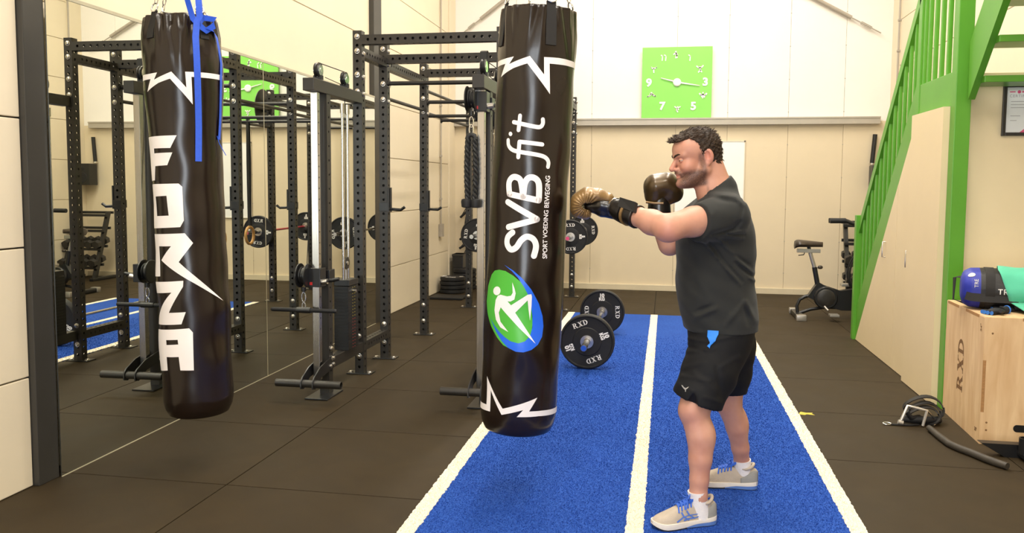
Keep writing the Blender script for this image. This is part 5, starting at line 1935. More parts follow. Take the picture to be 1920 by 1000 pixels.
for nm, tip in (('hour_hand', ckp(348, 452)), ('minute_hand', ckp(776, 535))):
    d = Vector(tip) - Vector(hub)
    n_ = Vector((-d.y, d.x)).normalized()
    sh = fill2d([[(Vector(hub) + n_ * 0.012)[:], (Vector(tip) + n_ * 0.005)[:], (Vector(tip) - n_ * 0.005)[:], (Vector(hub) - n_ * 0.012)[:]]])
    o_ = decal(nm, sh, lambda u, v: (u, -0.030, v), WPL, ck, step=0)
    o_.modifiers.new('thickness', 'SOLIDIFY').thickness = 0.003
wb = empty('whiteboard', (0.60, YB - 0.012, 0.97), 'white wall board behind the boxing man, edge showing beside his head', 'whiteboard')
WBM = mat('whiteboard_enamel', 'f3f3f1', 0.15, vary=0.01)
MB().box(-0.47, 0.47, -0.008, 0.0, 0.01, 1.175).build('board', WBM, wb)
for a in ((-0.48, 0.48, 0.0, 0.012), (-0.48, 0.48, 1.172, 1.184), (-0.48, -0.468, 0.012, 1.172), (0.468, 0.48, 0.012, 1.172)):
    MB().box(a[0], a[1], -0.014, 0.0, a[2], a[3]).build('edge_strip', mat('strip_cream', 'e4dccb', 0.5, vary=0.02), wb)
for x in (-0.475, 0.475):
    for z in (0.006, 1.178):
        MB().box(x - 0.012, x + 0.012, -0.017, 0, z - 0.012, z + 0.012, 0.003).build('corner_cap', mat('cap_grey', '6d675c', 0.5, vary=0.05), wb)

# ================================================================== THE BOXER
class Field:
    """signed distance samples on a rectilinear grid, blended smoothly, turned into a mesh with surface nets"""

    def __init__(s, xs, ys, zs):
        s.ax = [np.asarray(a, np.float32) for a in (xs, ys, zs)]
        s.f = np.full([len(a) for a in s.ax], 0.25, np.float32)

    def reg(s, lo, hi):
        sl = []
        for a, l, h_ in zip(s.ax, lo, hi):
            i = max(0, int(np.searchsorted(a, l)) - 1)
            j = min(len(a), int(np.searchsorted(a, h_)) + 1)
            sl.append(slice(i, max(j, i)))
        sl = tuple(sl)
        if any(q.stop - q.start < 1 for q in sl):
            return None, None
        P = [s.ax[0][sl[0]][:, None, None], s.ax[1][sl[1]][None, :, None], s.ax[2][sl[2]][None, None, :]]
        return sl, P

    def join(s, sl, d, k):
        a = s.f[sl]
        if k > 0:
            h_ = np.maximum(k - np.abs(a - d), 0) / k
            s.f[sl] = np.minimum(a, d) - h_ * h_ * k * 0.25
        else:
            s.f[sl] = np.minimum(a, d)

    def cut(s, sl, d, k):
        """remove the inside of d"""
        a = s.f[sl]
        b_ = -d
        h_ = np.maximum(k - np.abs(a - b_), 0) / max(k, 1e-9)
        s.f[sl] = np.maximum(a, b_) + h_ * h_ * k * 0.25

    def cone(s, a, b, ra, rb, k=0.02, cut=False, ysq=1.0):
        a, b = np.asarray(a, float), np.asarray(b, float)
        m = max(ra, rb) / min(1, ysq) + k + 0.02
        lo, hi = np.minimum(a, b) - m, np.maximum(a, b) + m
        sl, P = s.reg(lo, hi)
        if sl is None:
            return
        d = b - a
        d[1] *= ysq
        dd = max(float(d @ d), 1e-9)
        px, py, pz = P[0] - a[0], (P[1] - a[1]) * ysq, P[2] - a[2]
        t = np.clip((px * d[0] + py * d[1] + pz * d[2]) / dd, 0, 1)
        q = np.sqrt((px - t * d[0]) ** 2 + (py - t * d[1]) ** 2 + (pz - t * d[2]) ** 2) - (ra + (rb - ra) * t)
        (s.cut if cut else s.join)(sl, q.astype(np.float32), k)

    def chain(s, pts, rs, k=0.02, **kw):
        for i in range(len(pts) - 1):
            s.cone(pts[i], pts[i + 1], rs[i], rs[i + 1], k, **kw)

    def ell(s, c, r, k=0.02, fr=None, cut=False):
        """ellipsoid; fr optional 3x3 rows = local axes"""
        c = np.asarray(c, float)
        r = np.asarray(r, float)
        m = float(max(r)) + k + 0.02
        sl, P = s.reg(c - m, c + m)
        if sl is None:
            return
        p = [P[i] - c[i] for i in range(3)]
        if fr is not None:
            p = [p[0] * a[0] + p[1] * a[1] + p[2] * a[2] for a in fr]
        k0 = np.sqrt((p[0] / r[0]) ** 2 + (p[1] / r[1]) ** 2 + (p[2] / r[2]) ** 2)
        k1 = np.sqrt((p[0] / r[0] ** 2) ** 2 + (p[1] / r[1] ** 2) ** 2 + (p[2] / r[2] ** 2) ** 2) + 1e-6
        q = k0 * (k0 - 1) / k1
        (s.cut if cut else s.join)(sl, q.astype(np.float32), k)

    def slices(s, zs, xf, xb, yc, hw, k=0.02, pw=2.4):
        """trunk: per height front x, back x, centre y and half width"""
        zs = np.asarray(zs, float)
        o_ = np.argsort(zs)
        zs = zs[o_]
        xf, xb, yc, hw = [np.asarray(q, float)[o_] for q in (xf, xb, yc, hw)]
        sl, P = s.reg((min(xf) - 0.08, min(yc) - max(hw) - 0.08, zs[0] - 0.05), (max(xb) + 0.08, max(yc) + max(hw) + 0.08, zs[-1] + 0.05))
        z = P[2]
        cx = np.interp(z, zs, (xf + xb) / 2)
        a = np.interp(z, zs, (xb - xf) / 2)
        cy = np.interp(z, zs, yc)
        b_ = np.interp(z, zs, hw)
        u = np.abs(P[0] - cx) / a
        v = np.abs(P[1] - cy) / b_
        q = ((u ** pw + v ** pw) ** (1 / pw) - 1) * np.minimum(a, b_)
        cap_ = np.maximum(zs[0] - z, z - zs[-1])
        q = np.maximum(q, cap_)
        s.join(sl, q.astype(np.float32), k)

    def plane(s, p, n, lo=None, hi=None):
        """cut away the side the normal points to"""
        n = np.asarray(n, float) / np.linalg.norm(n)
        lo = [a[0] for a in s.ax] if lo is None else lo
        hi = [a[-1] for a in s.ax] if hi is None else hi
        sl, P = s.reg(lo, hi)
        d = (P[0] - p[0]) * n[0] + (P[1] - p[1]) * n[1] + (P[2] - p[2]) * n[2]
        s.f[sl] = np.maximum(s.f[sl], d)

    def disp(s, fn, lo, hi):
        sl, P = s.reg(lo, hi)
        s.f[sl] += fn(P).astype(np.float32)

    def mesh(s):
        f = s.f
        sg = f < 0
        c = np.zeros([n - 1 for n in f.shape], np.uint8)
        for dx in (0, 1):
            for dy in (0, 1):
                for dz in (0, 1):
                    c += sg[dx:f.shape[0] - 1 + dx, dy:f.shape[1] - 1 + dy, dz:f.shape[2] - 1 + dz]
        act = (c > 0) & (c < 8)
        I = np.argwhere(act)
        idx = np.full(act.shape, -1, np.int32)
        idx[act] = np.arange(len(I))
        cor = [(dx, dy, dz) for dx in (0, 1) for dy in (0, 1) for dz in (0, 1)]
        val = np.stack([f[I[:, 0] + d[0], I[:, 1] + d[1], I[:, 2] + d[2]] for d in cor], 1)
        pos = np.stack([np.stack([s.ax[k][I[:, k] + d[k]] for k in range(3)], 1) for d in cor], 1)
        acc = np.zeros((len(I), 3))
        cnt = np.zeros(len(I))
        for a in range(8):
            for b_ in range(a + 1, 8):
                if sum(abs(cor[a][k] - cor[b_][k]) for k in range(3)) != 1:
                    continue
                va, vb = val[:, a], val[:, b_]
                m = (va < 0) != (vb < 0)
                t = (va / np.where(m, va - vb, 1))[:, None]
                acc += np.where(m[:, None], pos[:, a] + (pos[:, b_] - pos[:, a]) * t, 0)
                cnt += m
        V = acc / cnt[:, None]
        Fs = []
        for ax in range(3):
            o1, o2 = [q for q in range(3) if q != ax]
            s0 = [slice(None)] * 3
            s1 = [slice(None)] * 3
            s0[ax] = slice(0, -1)
            s1[ax] = slice(1, None)
            a_, b_ = sg[tuple(s0)], sg[tuple(s1)]
            E = np.argwhere(a_ != b_)
            E = E[(E[:, o1] > 0) & (E[:, o2] > 0) & (E[:, o1] < act.shape[o1]) & (E[:, o2] < act.shape[o2])]
            ins = a_[E[:, 0], E[:, 1], E[:, 2]]
            q = []
            for d1, d2 in ((0, 0), (-1, 0), (-1, -1), (0, -1)):
                e = E.copy()
                e[:, o1] += d1
                e[:, o2] += d2
                q.append(idx[e[:, 0], e[:, 1], e[:, 2]])
            q = np.stack(q, 1)
            flip = ins if ax != 1 else ~ins
            q[~flip] = q[~flip][:, ::-1]
            Fs.append(q)
        return V, np.concatenate(Fs)


def mesh_np(name, V, Q, m, parent=None, org=(0, 0, 0)):
    me = bpy.data.meshes.new(name)
    V = V - np.asarray(org, float)
    me.vertices.add(len(V))
    me.vertices.foreach_set('co', V.astype(np.float32).reshape(-1))
    k = Q.shape[1]
    me.loops.add(len(Q) * k)
    me.loops.foreach_set('vertex_index', Q.reshape(-1).astype(np.int32))
    me.polygons.add(len(Q))
    me.polygons.foreach_set('loop_start', np.arange(0, len(Q) * k, k, dtype=np.int32))
    me.update(calc_edges=True)
    me.polygons.foreach_set('use_smooth', np.ones(len(Q), bool))
    me.validate()
    bm = bmesh.new()
    bm.from_mesh(me)
    bmesh.ops.recalc_face_normals(bm, faces=bm.faces[:])
    bm.to_mesh(me)
    bm.free()
    return link(name, me, m, parent)


def grid(lo, hi, step, fine=None, fstep=0.003):
    if fine is None:
        return np.arange(lo, hi + step, step)
    return np.concatenate([np.arange(lo, fine[0], step), np.arange(fine[0], fine[1], fstep), np.arange(fine[1], hi + step, step)])


def to_px(P):
    v = [P[0] - CAM[0], P[1] - CAM[1], P[2] - CAM[2]]
    z = v[0] * FWD[0] + v[1] * FWD[1] + v[2] * FWD[2]
    return (960 + F_PX * (v[0] * RGT[0] + v[1] * RGT[1] + v[2] * RGT[2]) / z,
            CY_PX - F_PX * (v[0] * UPV[0] + v[1] * UPV[1] + v[2] * UPV[2]) / z)


def seg_dist(u, v, a, b):
    dx, dy = b[0] - a[0], b[1] - a[1]
    t = np.clip(((u - a[0]) * dx + (v - a[1]) * dy) / (dx * dx + dy * dy), 0, 1)
    return np.sqrt((u - a[0] - t * dx) ** 2 + (v - a[1] - t * dy) ** 2), t


YM = 3.97
# ---- joints
SH_N, EL_N, WR_N = at(1350, 408, 3.79), at(1252, 427, 3.62), at(1192, 405, 3.775)
FI_N = at(1120, 384, 3.86)
SH_F, EL_F, WR_F = at(1312, 408, 4.15), at(1256, 458, 4.03), at(1240, 400, 4.05)
HIP_N, KN_N, AN_N = at(1345, 650, 3.87), at(1306, 762, 3.76), at(1310, 938, 3.72)
HIP_F, KN_F, AN_F = at(1376, 650, 4.07), at(1366, 745, 4.15), at(1392, 880, 4.24)
# ---- head frame
HS = 1.0
HX = (1.13, 1.0, 0.98)
HY, HP = math.radians(18), math.radians(12)
f0 = np.array([-math.cos(HY), -math.sin(HY), 0.0])
HL = np.array([math.sin(HY), -math.cos(HY), 0.0])
HF = f0 * math.cos(HP) + np.array([0, 0, -math.sin(HP)])
HU = np.array([0, 0, 1.0]) * math.cos(HP) + f0 * math.sin(HP)
HO = at(1313, 296, 3.93)


def hp(f, l, u):
    return HO + HF * f * HX[0] + HL * l * HX[1] + HU * u * HX[2]


FRM = [HF, HL, HU]


def hell(fd, c, r, k, cut=False, fr=None):
    fd.ell(hp(*c), np.array(r) * np.array(HX), k * HS, fr or FRM, cut)


def hcone(fd, a, b, ra, rb, k, cut=False):
    fd.cone(hp(*a), hp(*b), ra * HS, rb * HS, k * HS, cut)


hx = (HO[0] - 0.17, HO[0] + 0.14)
hy_ = (HO[1] - 0.16, HO[1] + 0.12)
hz = (HO[2] - 0.17, HO[2] + 0.17)
B = Field(grid(-0.32, 0.60, 0.009, hx), grid(3.46, 4.34, 0.009, hy_), grid(0.04, 1.84, 0.009, hz))
# trunk (kept a little inside the clothes)
tr = [(385, 1304, 1384, 0.17), (400, 1292, 1396, 0.185), (430, 1284, 1404, 0.185), (480, 1277, 1406, 0.18), (540, 1277, 1404, 0.175), (600, 1290, 1410, 0.175), (650, 1300, 1402, 0.165), (680, 1310, 1390, 0.15)]
B.slices([at(1330, t[0], YM)[2] for t in tr], [at(t[1], t[0], YM)[0] for t in tr], [at(t[2], t[0], YM)[0] for t in tr], [YM] * len(tr), [t[3] for t in tr], 0.03)
# legs
B.chain([HIP_N, KN_N], [0.09, 0.066], 0.03)
kn = KN_N
B.chain([at(1307, 740, 3.78), at(1300, 772, 3.755), at(1313, 818, 3.745), at(1313, 862, 3.735), at(1311, 900, 3.725), at(1309, 930, 3.72), at(1309, 952, 3.72)], [0.070, 0.062, 0.058, 0.050, 0.041, 0.039, 0.040], 0.015)
B.ell(at(1293, 768, 3.735), (0.040, 0.042, 0.048), 0.03)
B.ell(at(1320, 820, 3.75), (0.045, 0.045, 0.085), 0.03)
B.chain([HIP_F, KN_F], [0.09, 0.064], 0.03)
B.chain([at(1364, 735, 4.14), at(1366, 756, 4.15), at(1381, 800, 4.18), at(1388, 840, 4.21), at(1391, 866, 4.235), at(1393, 888, 4.24)], [0.068, 0.061, 0.050, 0.042, 0.037, 0.036], 0.015)
B.ell(at(1384, 795, 4.19), (0.044, 0.044, 0.08), 0.03)
# arms
B.chain([SH_N, at(1300, 416, 3.705), EL_N], [0.075, 0.064, 0.056], 0.02)
B.chain([EL_N, at(1222, 417, 3.695), WR_N, at(1165, 396, 3.84)], [0.053, 0.0535, 0.042, 0.028], 0.02)
B.ell(at(1254, 435, 3.62), (0.05, 0.045, 0.036), 0.03)
B.chain([at(1165, 396, 3.84), FI_N], [0.026, 0.018], 0.01)
B.chain([SH_F, EL_F], [0.07, 0.052], 0.02)
B.chain([EL_F, at(1250, 440, 4.03), WR_F, at(1240, 365, 4.05)], [0.050, 0.050, 0.037, 0.04], 0.02)
# neck
B.chain([hp(-0.030, 0, -0.03), at(1345, 358, 3.955), at(1350, 385, YM)], [0.062, 0.070, 0.085], 0.025)
B.chain([hp(0.005, 0, -0.07), at(1328, 362, 3.945)], [0.045, 0.055], 0.03)
# skull and face
hell(B, (0.006, 0, 0.046), (0.091, 0.078, 0.088), 0.02)
hell(B, (0.050, 0, 0.050), (0.056, 0.064, 0.058), 0.025)
hell(B, (0.050, 0, -0.030), (0.052, 0.056, 0.072), 0.025)
for s_ in (-1, 1):
    hcone(B, (0.008, s_ * 0.054, -0.055), (0.080, s_ * 0.014, -0.098), 0.022, 0.021, 0.025)
    hcone(B, (0.0, s_ * 0.062, -0.005), (0.008, s_ * 0.056, -0.055), 0.016, 0.020, 0.02)
    hell(B, (0.066, s_ * 0.040, -0.024), (0.030, 0.024, 0.026), 0.02)
    hcone(B, (0.098, s_ * 0.010, 0.027), (0.080, s_ * 0.046, 0.030), 0.0115, 0.011, 0.014)
hcone(B, (0.0, 0, -0.08), (0.055, 0, -0.092), 0.04, 0.032, 0.03)
for s_ in (-1, 1):
    hell(B, (0.104, s_ * 0.032, 0.008), (0.016, 0.018, 0.012), 0.010, cut=True)
hcone(B, (0.100, 0, 0.014), (0.125, 0, -0.025), 0.0095, 0.0125, 0.007)
for s_ in (-1, 1):
    hell(B, (0.106, s_ * 0.0115, -0.031), (0.013, 0.010, 0.009), 0.006)
hell(B, (0.100, 0, -0.049), (0.014, 0.026, 0.012), 0.008)
for s_ in (-1, 1):
    hcone(B, (0.1075, 0, -0.0555), (0.094, s_ * 0.022, -0.060), 0.0065, 0.004, 0.004)
    hcone(B, (0.1055, 0, -0.0685), (0.094, s_ * 0.020, -0.064), 0.0075, 0.004, 0.004)
    hcone(B, (0.116, 0, -0.0618), (0.098, s_ * 0.026, -0.0625), 0.0028, 0.0022, 0.003, cut=True)
hell(B, (0.097, 0, -0.100), (0.022, 0.025, 0.020), 0.018)
# ears
for s_ in (-1, 1):
    efr = [HF * 0.93 + HL * (-s_ * 0.36), HL * s_ * 0.93 + HF * 0.36, HU]
    ec = (-0.008, s_ * 0.078, 0.004)
    hell(B, ec, (0.0215, 0.0090, 0.037), 0.006, fr=efr)
    hell(B, (-0.004, s_ * 0.0855, 0.008), (0.0105, 0.008, 0.020), 0.003, cut=True, fr=efr)
    hell(B, (0.0, s_ * 0.076, -0.030), (0.011, 0.008, 0.012), 0.006, fr=efr)
V, Q = B.mesh()
PORG = np.array([0.25, 3.97, 0.0])
person = empty('person', PORG, 'man in dark grey T-shirt and black shorts, boxing the printed punch bag in gloves', 'person')

# skin: beard and flush as vertex masks (colours the skin really has)
q = V - HO
lf, ll, lu = (q @ HF) / HX[0], (q @ HL) / HX[1], (q @ HU) / HX[2]


def sst(x, a, b):
    t = np.clip((x - a) / (b - a), 0, 1)
    return t * t * (3 - 2 * t)


inh = (np.abs(ll) < 0.12) & (lu > -0.16) & (lf > -0.14)
jaw = sst(-lu, 0.034 + 0.0 * lf, 0.060) * sst(lf, -0.004, 0.018) * (1 - sst(-lu, 0.118, 0.135))
cheekcut = sst(-(lu + 0.30 * (lf - 0.03) + 0.020), 0.0, 0.018)
side = sst(np.abs(ll), 0.050, 0.060) * sst(lf, 0.002, 0.012) * (1 - sst(lf, 0.020, 0.036)) * sst(-lu, -0.040, -0.01)
must = (1 - sst(np.abs(ll), 0.022, 0.034)) * sst(lf, 0.090, 0.098) * sst(-lu, 0.037, 0.042) * (1 - sst(-lu, 0.050, 0.055))
lips = (1 - sst(np.abs(ll), 0.014, 0.022)) * sst(lf, 0.098, 0.104) * sst(-lu, 0.0505, 0.055) * (1 - sst(-lu, 0.070, 0.074))
beard = np.clip(np.maximum.reduce([jaw * cheekcut, side * 0.8, must * 0.85]), 0, 1) * inh * (1 - lips)
beard *= 1 - 0.45 * (1 - sst(np.abs(ll), 0.010, 0.030)) * sst(lf, 0.085, 0.095) * sst(-lu, 0.07, 0.08)
earm = np.exp(-(((lf + 0.006) / 0.022) ** 2 + ((lu - 0.006) / 0.035) ** 2)) * sst(np.abs(ll), 0.068, 0.076)
nosem = np.exp(-(((lf - 0.118) / 0.016) ** 2 + (ll / 0.02) ** 2 + ((lu + 0.024) / 0.018) ** 2))
cheek = np.exp(-(((lf - 0.075) / 0.03) ** 2 + ((np.abs(ll) - 0.045) / 0.02) ** 2 + ((lu + 0.025) / 0.022) ** 2))
elb = np.exp(-(((V - at(1256, 438, 3.58)) / 0.04) ** 2).sum(1)) * 0.3
elb += np.exp(-(((V - at(1300, 790, 3.70)) / np.array([0.05, 0.06, 0.06])) ** 2).sum(1)) * 0.12
flush = np.clip((earm * 0.4 + nosem * 0.35 + cheek * 0.22 + lips * 0.35) * inh + elb, 0, 1)

SKIN = bpy.data.materials.new('skin')
SKIN.use_nodes = True
nt = SKIN.node_tree
b_ = nt.nodes['Principled BSDF']
b_.inputs['Roughness'].default_value = 0.48
b_.inputs['Subsurface Weight'].default_value = 0.06
b_.inputs['Subsurface Radius'].default_value = (0.02, 0.008, 0.004)
b_.inputs['Subsurface Scale'].default_value = 0.5
tc = nt.nodes.new('ShaderNodeTexCoord')
n1 = nt.nodes.new('ShaderNodeTexNoise')
n1.inputs['Scale'].default_value = 9
n1.inputs['Detail'].default_value = 5
nt.links.new(tc.outputs['Object'], n1.inputs['Vector'])
rp = nt.nodes.new('ShaderNodeValToRGB')
rp.color_ramp.elements[0].color, rp.color_ramp.elements[1].color = lin('bd856f'), lin('cd9a83')
rp.color_ramp.elements[0].position, rp.color_ramp.elements[1].position = 0.3, 0.7
nt.links.new(n1.outputs['Fac'], rp.inputs[0])
a1 = nt.nodes.new('ShaderNodeAttribute')
a1.attribute_name = 'flush'
mx1 = nt.nodes.new('ShaderNodeMix')
mx1.data_type = 'RGBA'
mx1.inputs['B'].default_value = lin('c76e60')
nt.links.new(a1.outputs['Fac'], mx1.inputs['Factor'])
nt.links.new(rp.outputs[0], mx1.inputs['A'])
a2 = nt.nodes.new('ShaderNodeAttribute')
a2.attribute_name = 'beard'
n2 = nt.nodes.new('ShaderNodeTexNoise')
n2.inputs['Scale'].default_value = 520
n2.inputs['Detail'].default_value = 2
nt.links.new(tc.outputs['Object'], n2.inputs['Vector'])
mr = nt.nodes.new('ShaderNodeMapRange')
mr.inputs['From Min'].default_value, mr.inputs['From Max'].default_value = 0.35, 0.65
mr.inputs['To Min'].default_value, mr.inputs['To Max'].default_value = 0.55, 1.0
nt.links.new(n2.outputs['Fac'], mr.inputs['Value'])
mu = nt.nodes.new('ShaderNodeMath')
mu.operation = 'MULTIPLY'
nt.links.new(a2.outputs['Fac'], mu.inputs[0])
nt.links.new(mr.outputs[0], mu.inputs[1])
mx2 = nt.nodes.new('ShaderNodeMix')
mx2.data_type = 'RGBA'
mx2.inputs['B'].default_value = lin('35271f')
nt.links.new(mu.outputs[0], mx2.inputs['Factor'])
nt.links.new(mx1.outputs['Result'], mx2.inputs['A'])
nt.links.new(mx2.outputs['Result'], b_.inputs['Base Color'])
body = mesh_np('body', V, Q, SKIN, person, PORG)
for nm, arr in (('beard', beard), ('flush', flush)):
    at_ = body.data.attributes.new(nm, 'FLOAT', 'POINT')
    at_.data.foreach_set('value', arr.astype(np.float32))
    if len(at_.data) != len(arr):
        print('ATTR MISMATCH', len(at_.data), len(arr))

# ---- eyes, lids, brows
EYEW = mat('eye_white', 'b8aca2', 0.25, vary=0.02)
IRIS = mat('iris', '2e2c24', 0.2, vary=0.1, vscale=80)
SKINL = mat('eyelid_skin', 'c98f78', 0.5, vary=0.05, vscale=40)
HAIRM = mat('hair_brown', '35261a', 0.48, vary=0.5, vscale=30, bump=0.6, bscale=140, spec=0.3)
for s_ in (-1, 1):
    ec = hp(0.0865, s_ * 0.031, 0.0085) - PORG
    R3 = Matrix((HF.tolist(), HL.tolist(), HU.tolist())).transposed()
    r_ = 0.0128 * HS
    vs, fs = [], []

    def sph(r, el0, el1, az, n1=10, n2=16):
        v = [tuple(Vector(ec.tolist()) + R3 @ Vector((r * math.cos(e) * math.cos(a), r * math.cos(e) * math.sin(a), r * math.sin(e)))) for e in np.linspace(el0, el1, n1) for a in np.linspace(-az, az, n2)]
        f = [(i * n2 + j, i * n2 + j + 1, (i + 1) * n2 + j + 1, (i + 1) * n2 + j) for i in range(n1 - 1) for j in range(n2 - 1)]
        return v, f
    ey = MB().add(*sph(r_, -1.4, 1.4, PI, 14, 25)).build('eye', EYEW, person, 80)
    MB().lathe([(0.0068, 0), (0.0045, 0.0016), (0.001, 0.0022)], 16, Matrix.Translation(Vector(ec.tolist()) + R3 @ Vector((r_ * 0.88, 0, -0.0005))) @ Vector((HF * 0.97 - HL * 0.0 - HU * 0.1).tolist()).to_track_quat('Z', 'Y').to_matrix().to_4x4()).build('iris', IRIS, ey)
    MB().add(*sph(r_ * 1.10, 0.05, 1.5, 1.7)).build('upper_eyelid', SKINL, person, 80)
    MB().add(*sph(r_ * 1.10, -1.5, -0.22, 1.7)).build('lower_eyelid', SKINL, person, 80)
    br_ = [hp(0.1095, s_ * 0.010, 0.026), hp(0.1060, s_ * 0.022, 0.0325), hp(0.0990, s_ * 0.036, 0.0365), hp(0.0890, s_ * 0.049, 0.034)]
    MB().tube([p - PORG for p in br_], [0.0034, 0.0050, 0.0045, 0.0022], 8).build('eyebrow', HAIRM, person, 60)

# ---- hair: swept-back cap with strands
Hh = Field(grid(hx[0], hx[1], 0.0032), grid(hy_[0], hy_[1], 0.0032), grid(HO[2] - 0.09, HO[2] + 0.20, 0.0032))
hell(Hh, (0.005, 0, 0.048), (0.097, 0.0845, 0.091), 0.0)
hell(Hh, (0.048, 0, 0.082), (0.062, 0.058, 0.046), 0.02)
hell(Hh, (-0.040, 0, -0.012), (0.046, 0.064, 0.066), 0.02)
hcone(Hh, (0.090, -0.03, 0.092), (0.090, 0.02, 0.094), 0.013, 0.014, 0.02)


def hairfn(P):
    q = [P[i] - HO[i] for i in range(3)]
    f = (q[0] * HF[0] + q[1] * HF[1] + q[2] * HF[2]) / HX[0]
    l = (q[0] * HL[0] + q[1] * HL[1] + q[2] * HL[2]) / HS
    u = (q[0] * HU[0] + q[1] * HU[1] + q[2] * HU[2]) / HX[2]
    st = np.sin(l * 420 + 60 * np.sin(f * 24) * 0.06 + u * 60) * 0.0016 + np.sin(f * 190 + l * 150 + u * 260) * 0.0016 + np.sin(u * 340 - f * 230 + l * 90) * 0.0011
    return st * 1.2 + 0.0 * f


Hh.disp(hairfn, [a[0] for a in Hh.ax], [a[-1] for a in Hh.ax])
sl, P = Hh.reg([a[0] for a in Hh.ax], [a[-1] for a in Hh.ax])
q = [P[i] - HO[i] for i in range(3)]
f = (q[0] * HF[0] + q[1] * HF[1] + q[2] * HF[2]) / HX[0]
l = (q[0] * HL[0] + q[1] * HL[1] + q[2] * HL[2]) / HS
u = (q[0] * HU[0] + q[1] * HU[1] + q[2] * HU[2]) / HX[2]
al = np.abs(l)
# hairline: how far forward the hair reaches, at the sides by height, and the forelock over the forehead
fs_ = np.interp(u, [-0.09, -0.075, -0.045, -0.03, -0.010, 0.0, 0.03, 0.055, 0.075, 0.092, 0.102, 0.12], [-0.070, -0.058, -0.044, -0.036, -0.030, 0.008, 0.012, 0.018, 0.028, 0.038, 0.055, 0.075])
fl_ = np.interp(u, [0.070, 0.088, 0.098, 0.15], [0.0, 0.02, 0.125, 0.14])
wf = np.clip((0.058 - al) / 0.014, 0, 1)
hl_ = np.maximum(fs_, wf * fl_)
jag = np.sin(l * 300 + u * 200) * 0.003 + np.sin(u * 420) * 0.002
d1 = (f - hl_ - jag) * 0.8 * HS
d2 = (-0.062 + 0.004 * np.sin(l * 260) - u) * HS
Hh.f[sl] = np.maximum(np.maximum(Hh.f[sl], d1), d2)
# leave the ear free
for s_ in (-1, 1):
    hell(Hh, (-0.006, s_ * 0.086, -0.002), (0.022, 0.020, 0.035), 0.004, cut=True)
V, Q = Hh.mesh()
hair = mesh_np('hair', V, Q, HAIRM, person, PORG)
# loose tufts, combed back and ruffled
mb = MB()
hv = [(Vector(v.co), Vector(v.normal)) for v in hair.data.vertices]
rt = random.Random(5)
for _ in range(2600):
    p, nn = hv[rt.randrange(len(hv))]
    q_ = np.array(p) + PORG - HO
    uu, fw_ = float(q_ @ HU), float(q_ @ HF)
    if uu < 0.0 and rt.random() < 0.6:
        continue
    lean = Vector((-HF * (0.9 if fw_ < 0.08 else -0.4) + HU * (0.25 if uu > 0.06 else -0.9) + HL * rt.uniform(-0.4, 0.4)).tolist())
    ln = rt.uniform(0.010, 0.024) * (1.15 if uu > 0.09 else 0.7)
    lean = (lean - nn * lean.dot(nn)).normalized()
    e1_ = p + lean * ln * 0.5 + nn * ln * 0.06
    e2_ = p + lean * ln + nn * ln * rt.uniform(-0.05, 0.14)
    mb.tube([p - nn * 0.002, e1_, e2_], [0.0017, 0.0014, 0.0003], 4, caps=False)
mb.build('hair_tufts', HAIRM, hair, 80)['kind'] = 'stuff'

# ---- T-shirt
SHIRT = mat('shirt_charcoal', '272827', 0.85, vary=0.06, vscale=6, bump=0.08, bscale=500, spec=0.3, sheen=0.08)
S = Field(grid(-0.02, 0.58, 0.0055), grid(3.58, 4.34, 0.0065), grid(0.80, 1.56, 0.0055))
so = [(334, 1352, 1366, 0.055), (352, 1338, 1371, 0.08), (366, 1316, 1384, 0.13), (380, 1302, 1395, 0.18), (400, 1284, 1406, 0.205), (420, 1275, 1412, 0.208), (450, 1268, 1417, 0.205), (480, 1267, 1417.5, 0.20), (500, 1267, 1415.5, 0.20), (520, 1267, 1414, 0.20), (540, 1267.5, 1415, 0.202), (560, 1269, 1418.5, 0.205), (580, 1273, 1420.5, 0.205), (600, 1279, 1421.5, 0.205), (616, 1283, 1420.5, 0.203), (630, 1285, 1420, 0.20)]
S.slices([at(1330, t[0], YM)[2] for t in so], [at(t[1], t[0], YM)[0] for t in so], [at(t[2], t[0], YM)[0] for t in so], [YM] * len(so), [t[3] for t in so], 0.03, 2.3)
# shoulders, sleeves
S.chain([at(1352, 372, 3.93), at(1362, 404, 3.80)], [0.055, 0.088], 0.05)
S.chain([at(1335, 376, 4.03), at(1318, 405, 4.14)], [0.05, 0.08], 0.05)
S.chain([at(1362, 406, 3.80), at(1330, 414, 3.745), at(1290, 421, 3.685)], [0.094, 0.083, 0.079], 0.035)
S.chain([at(1318, 405, 4.14), at(1288, 430, 4.11)], [0.085, 0.078], 0.03)
S.chain([at(1338, 352, 3.95), at(1352, 356, 3.955)], [0.07, 0.072], 0.03)
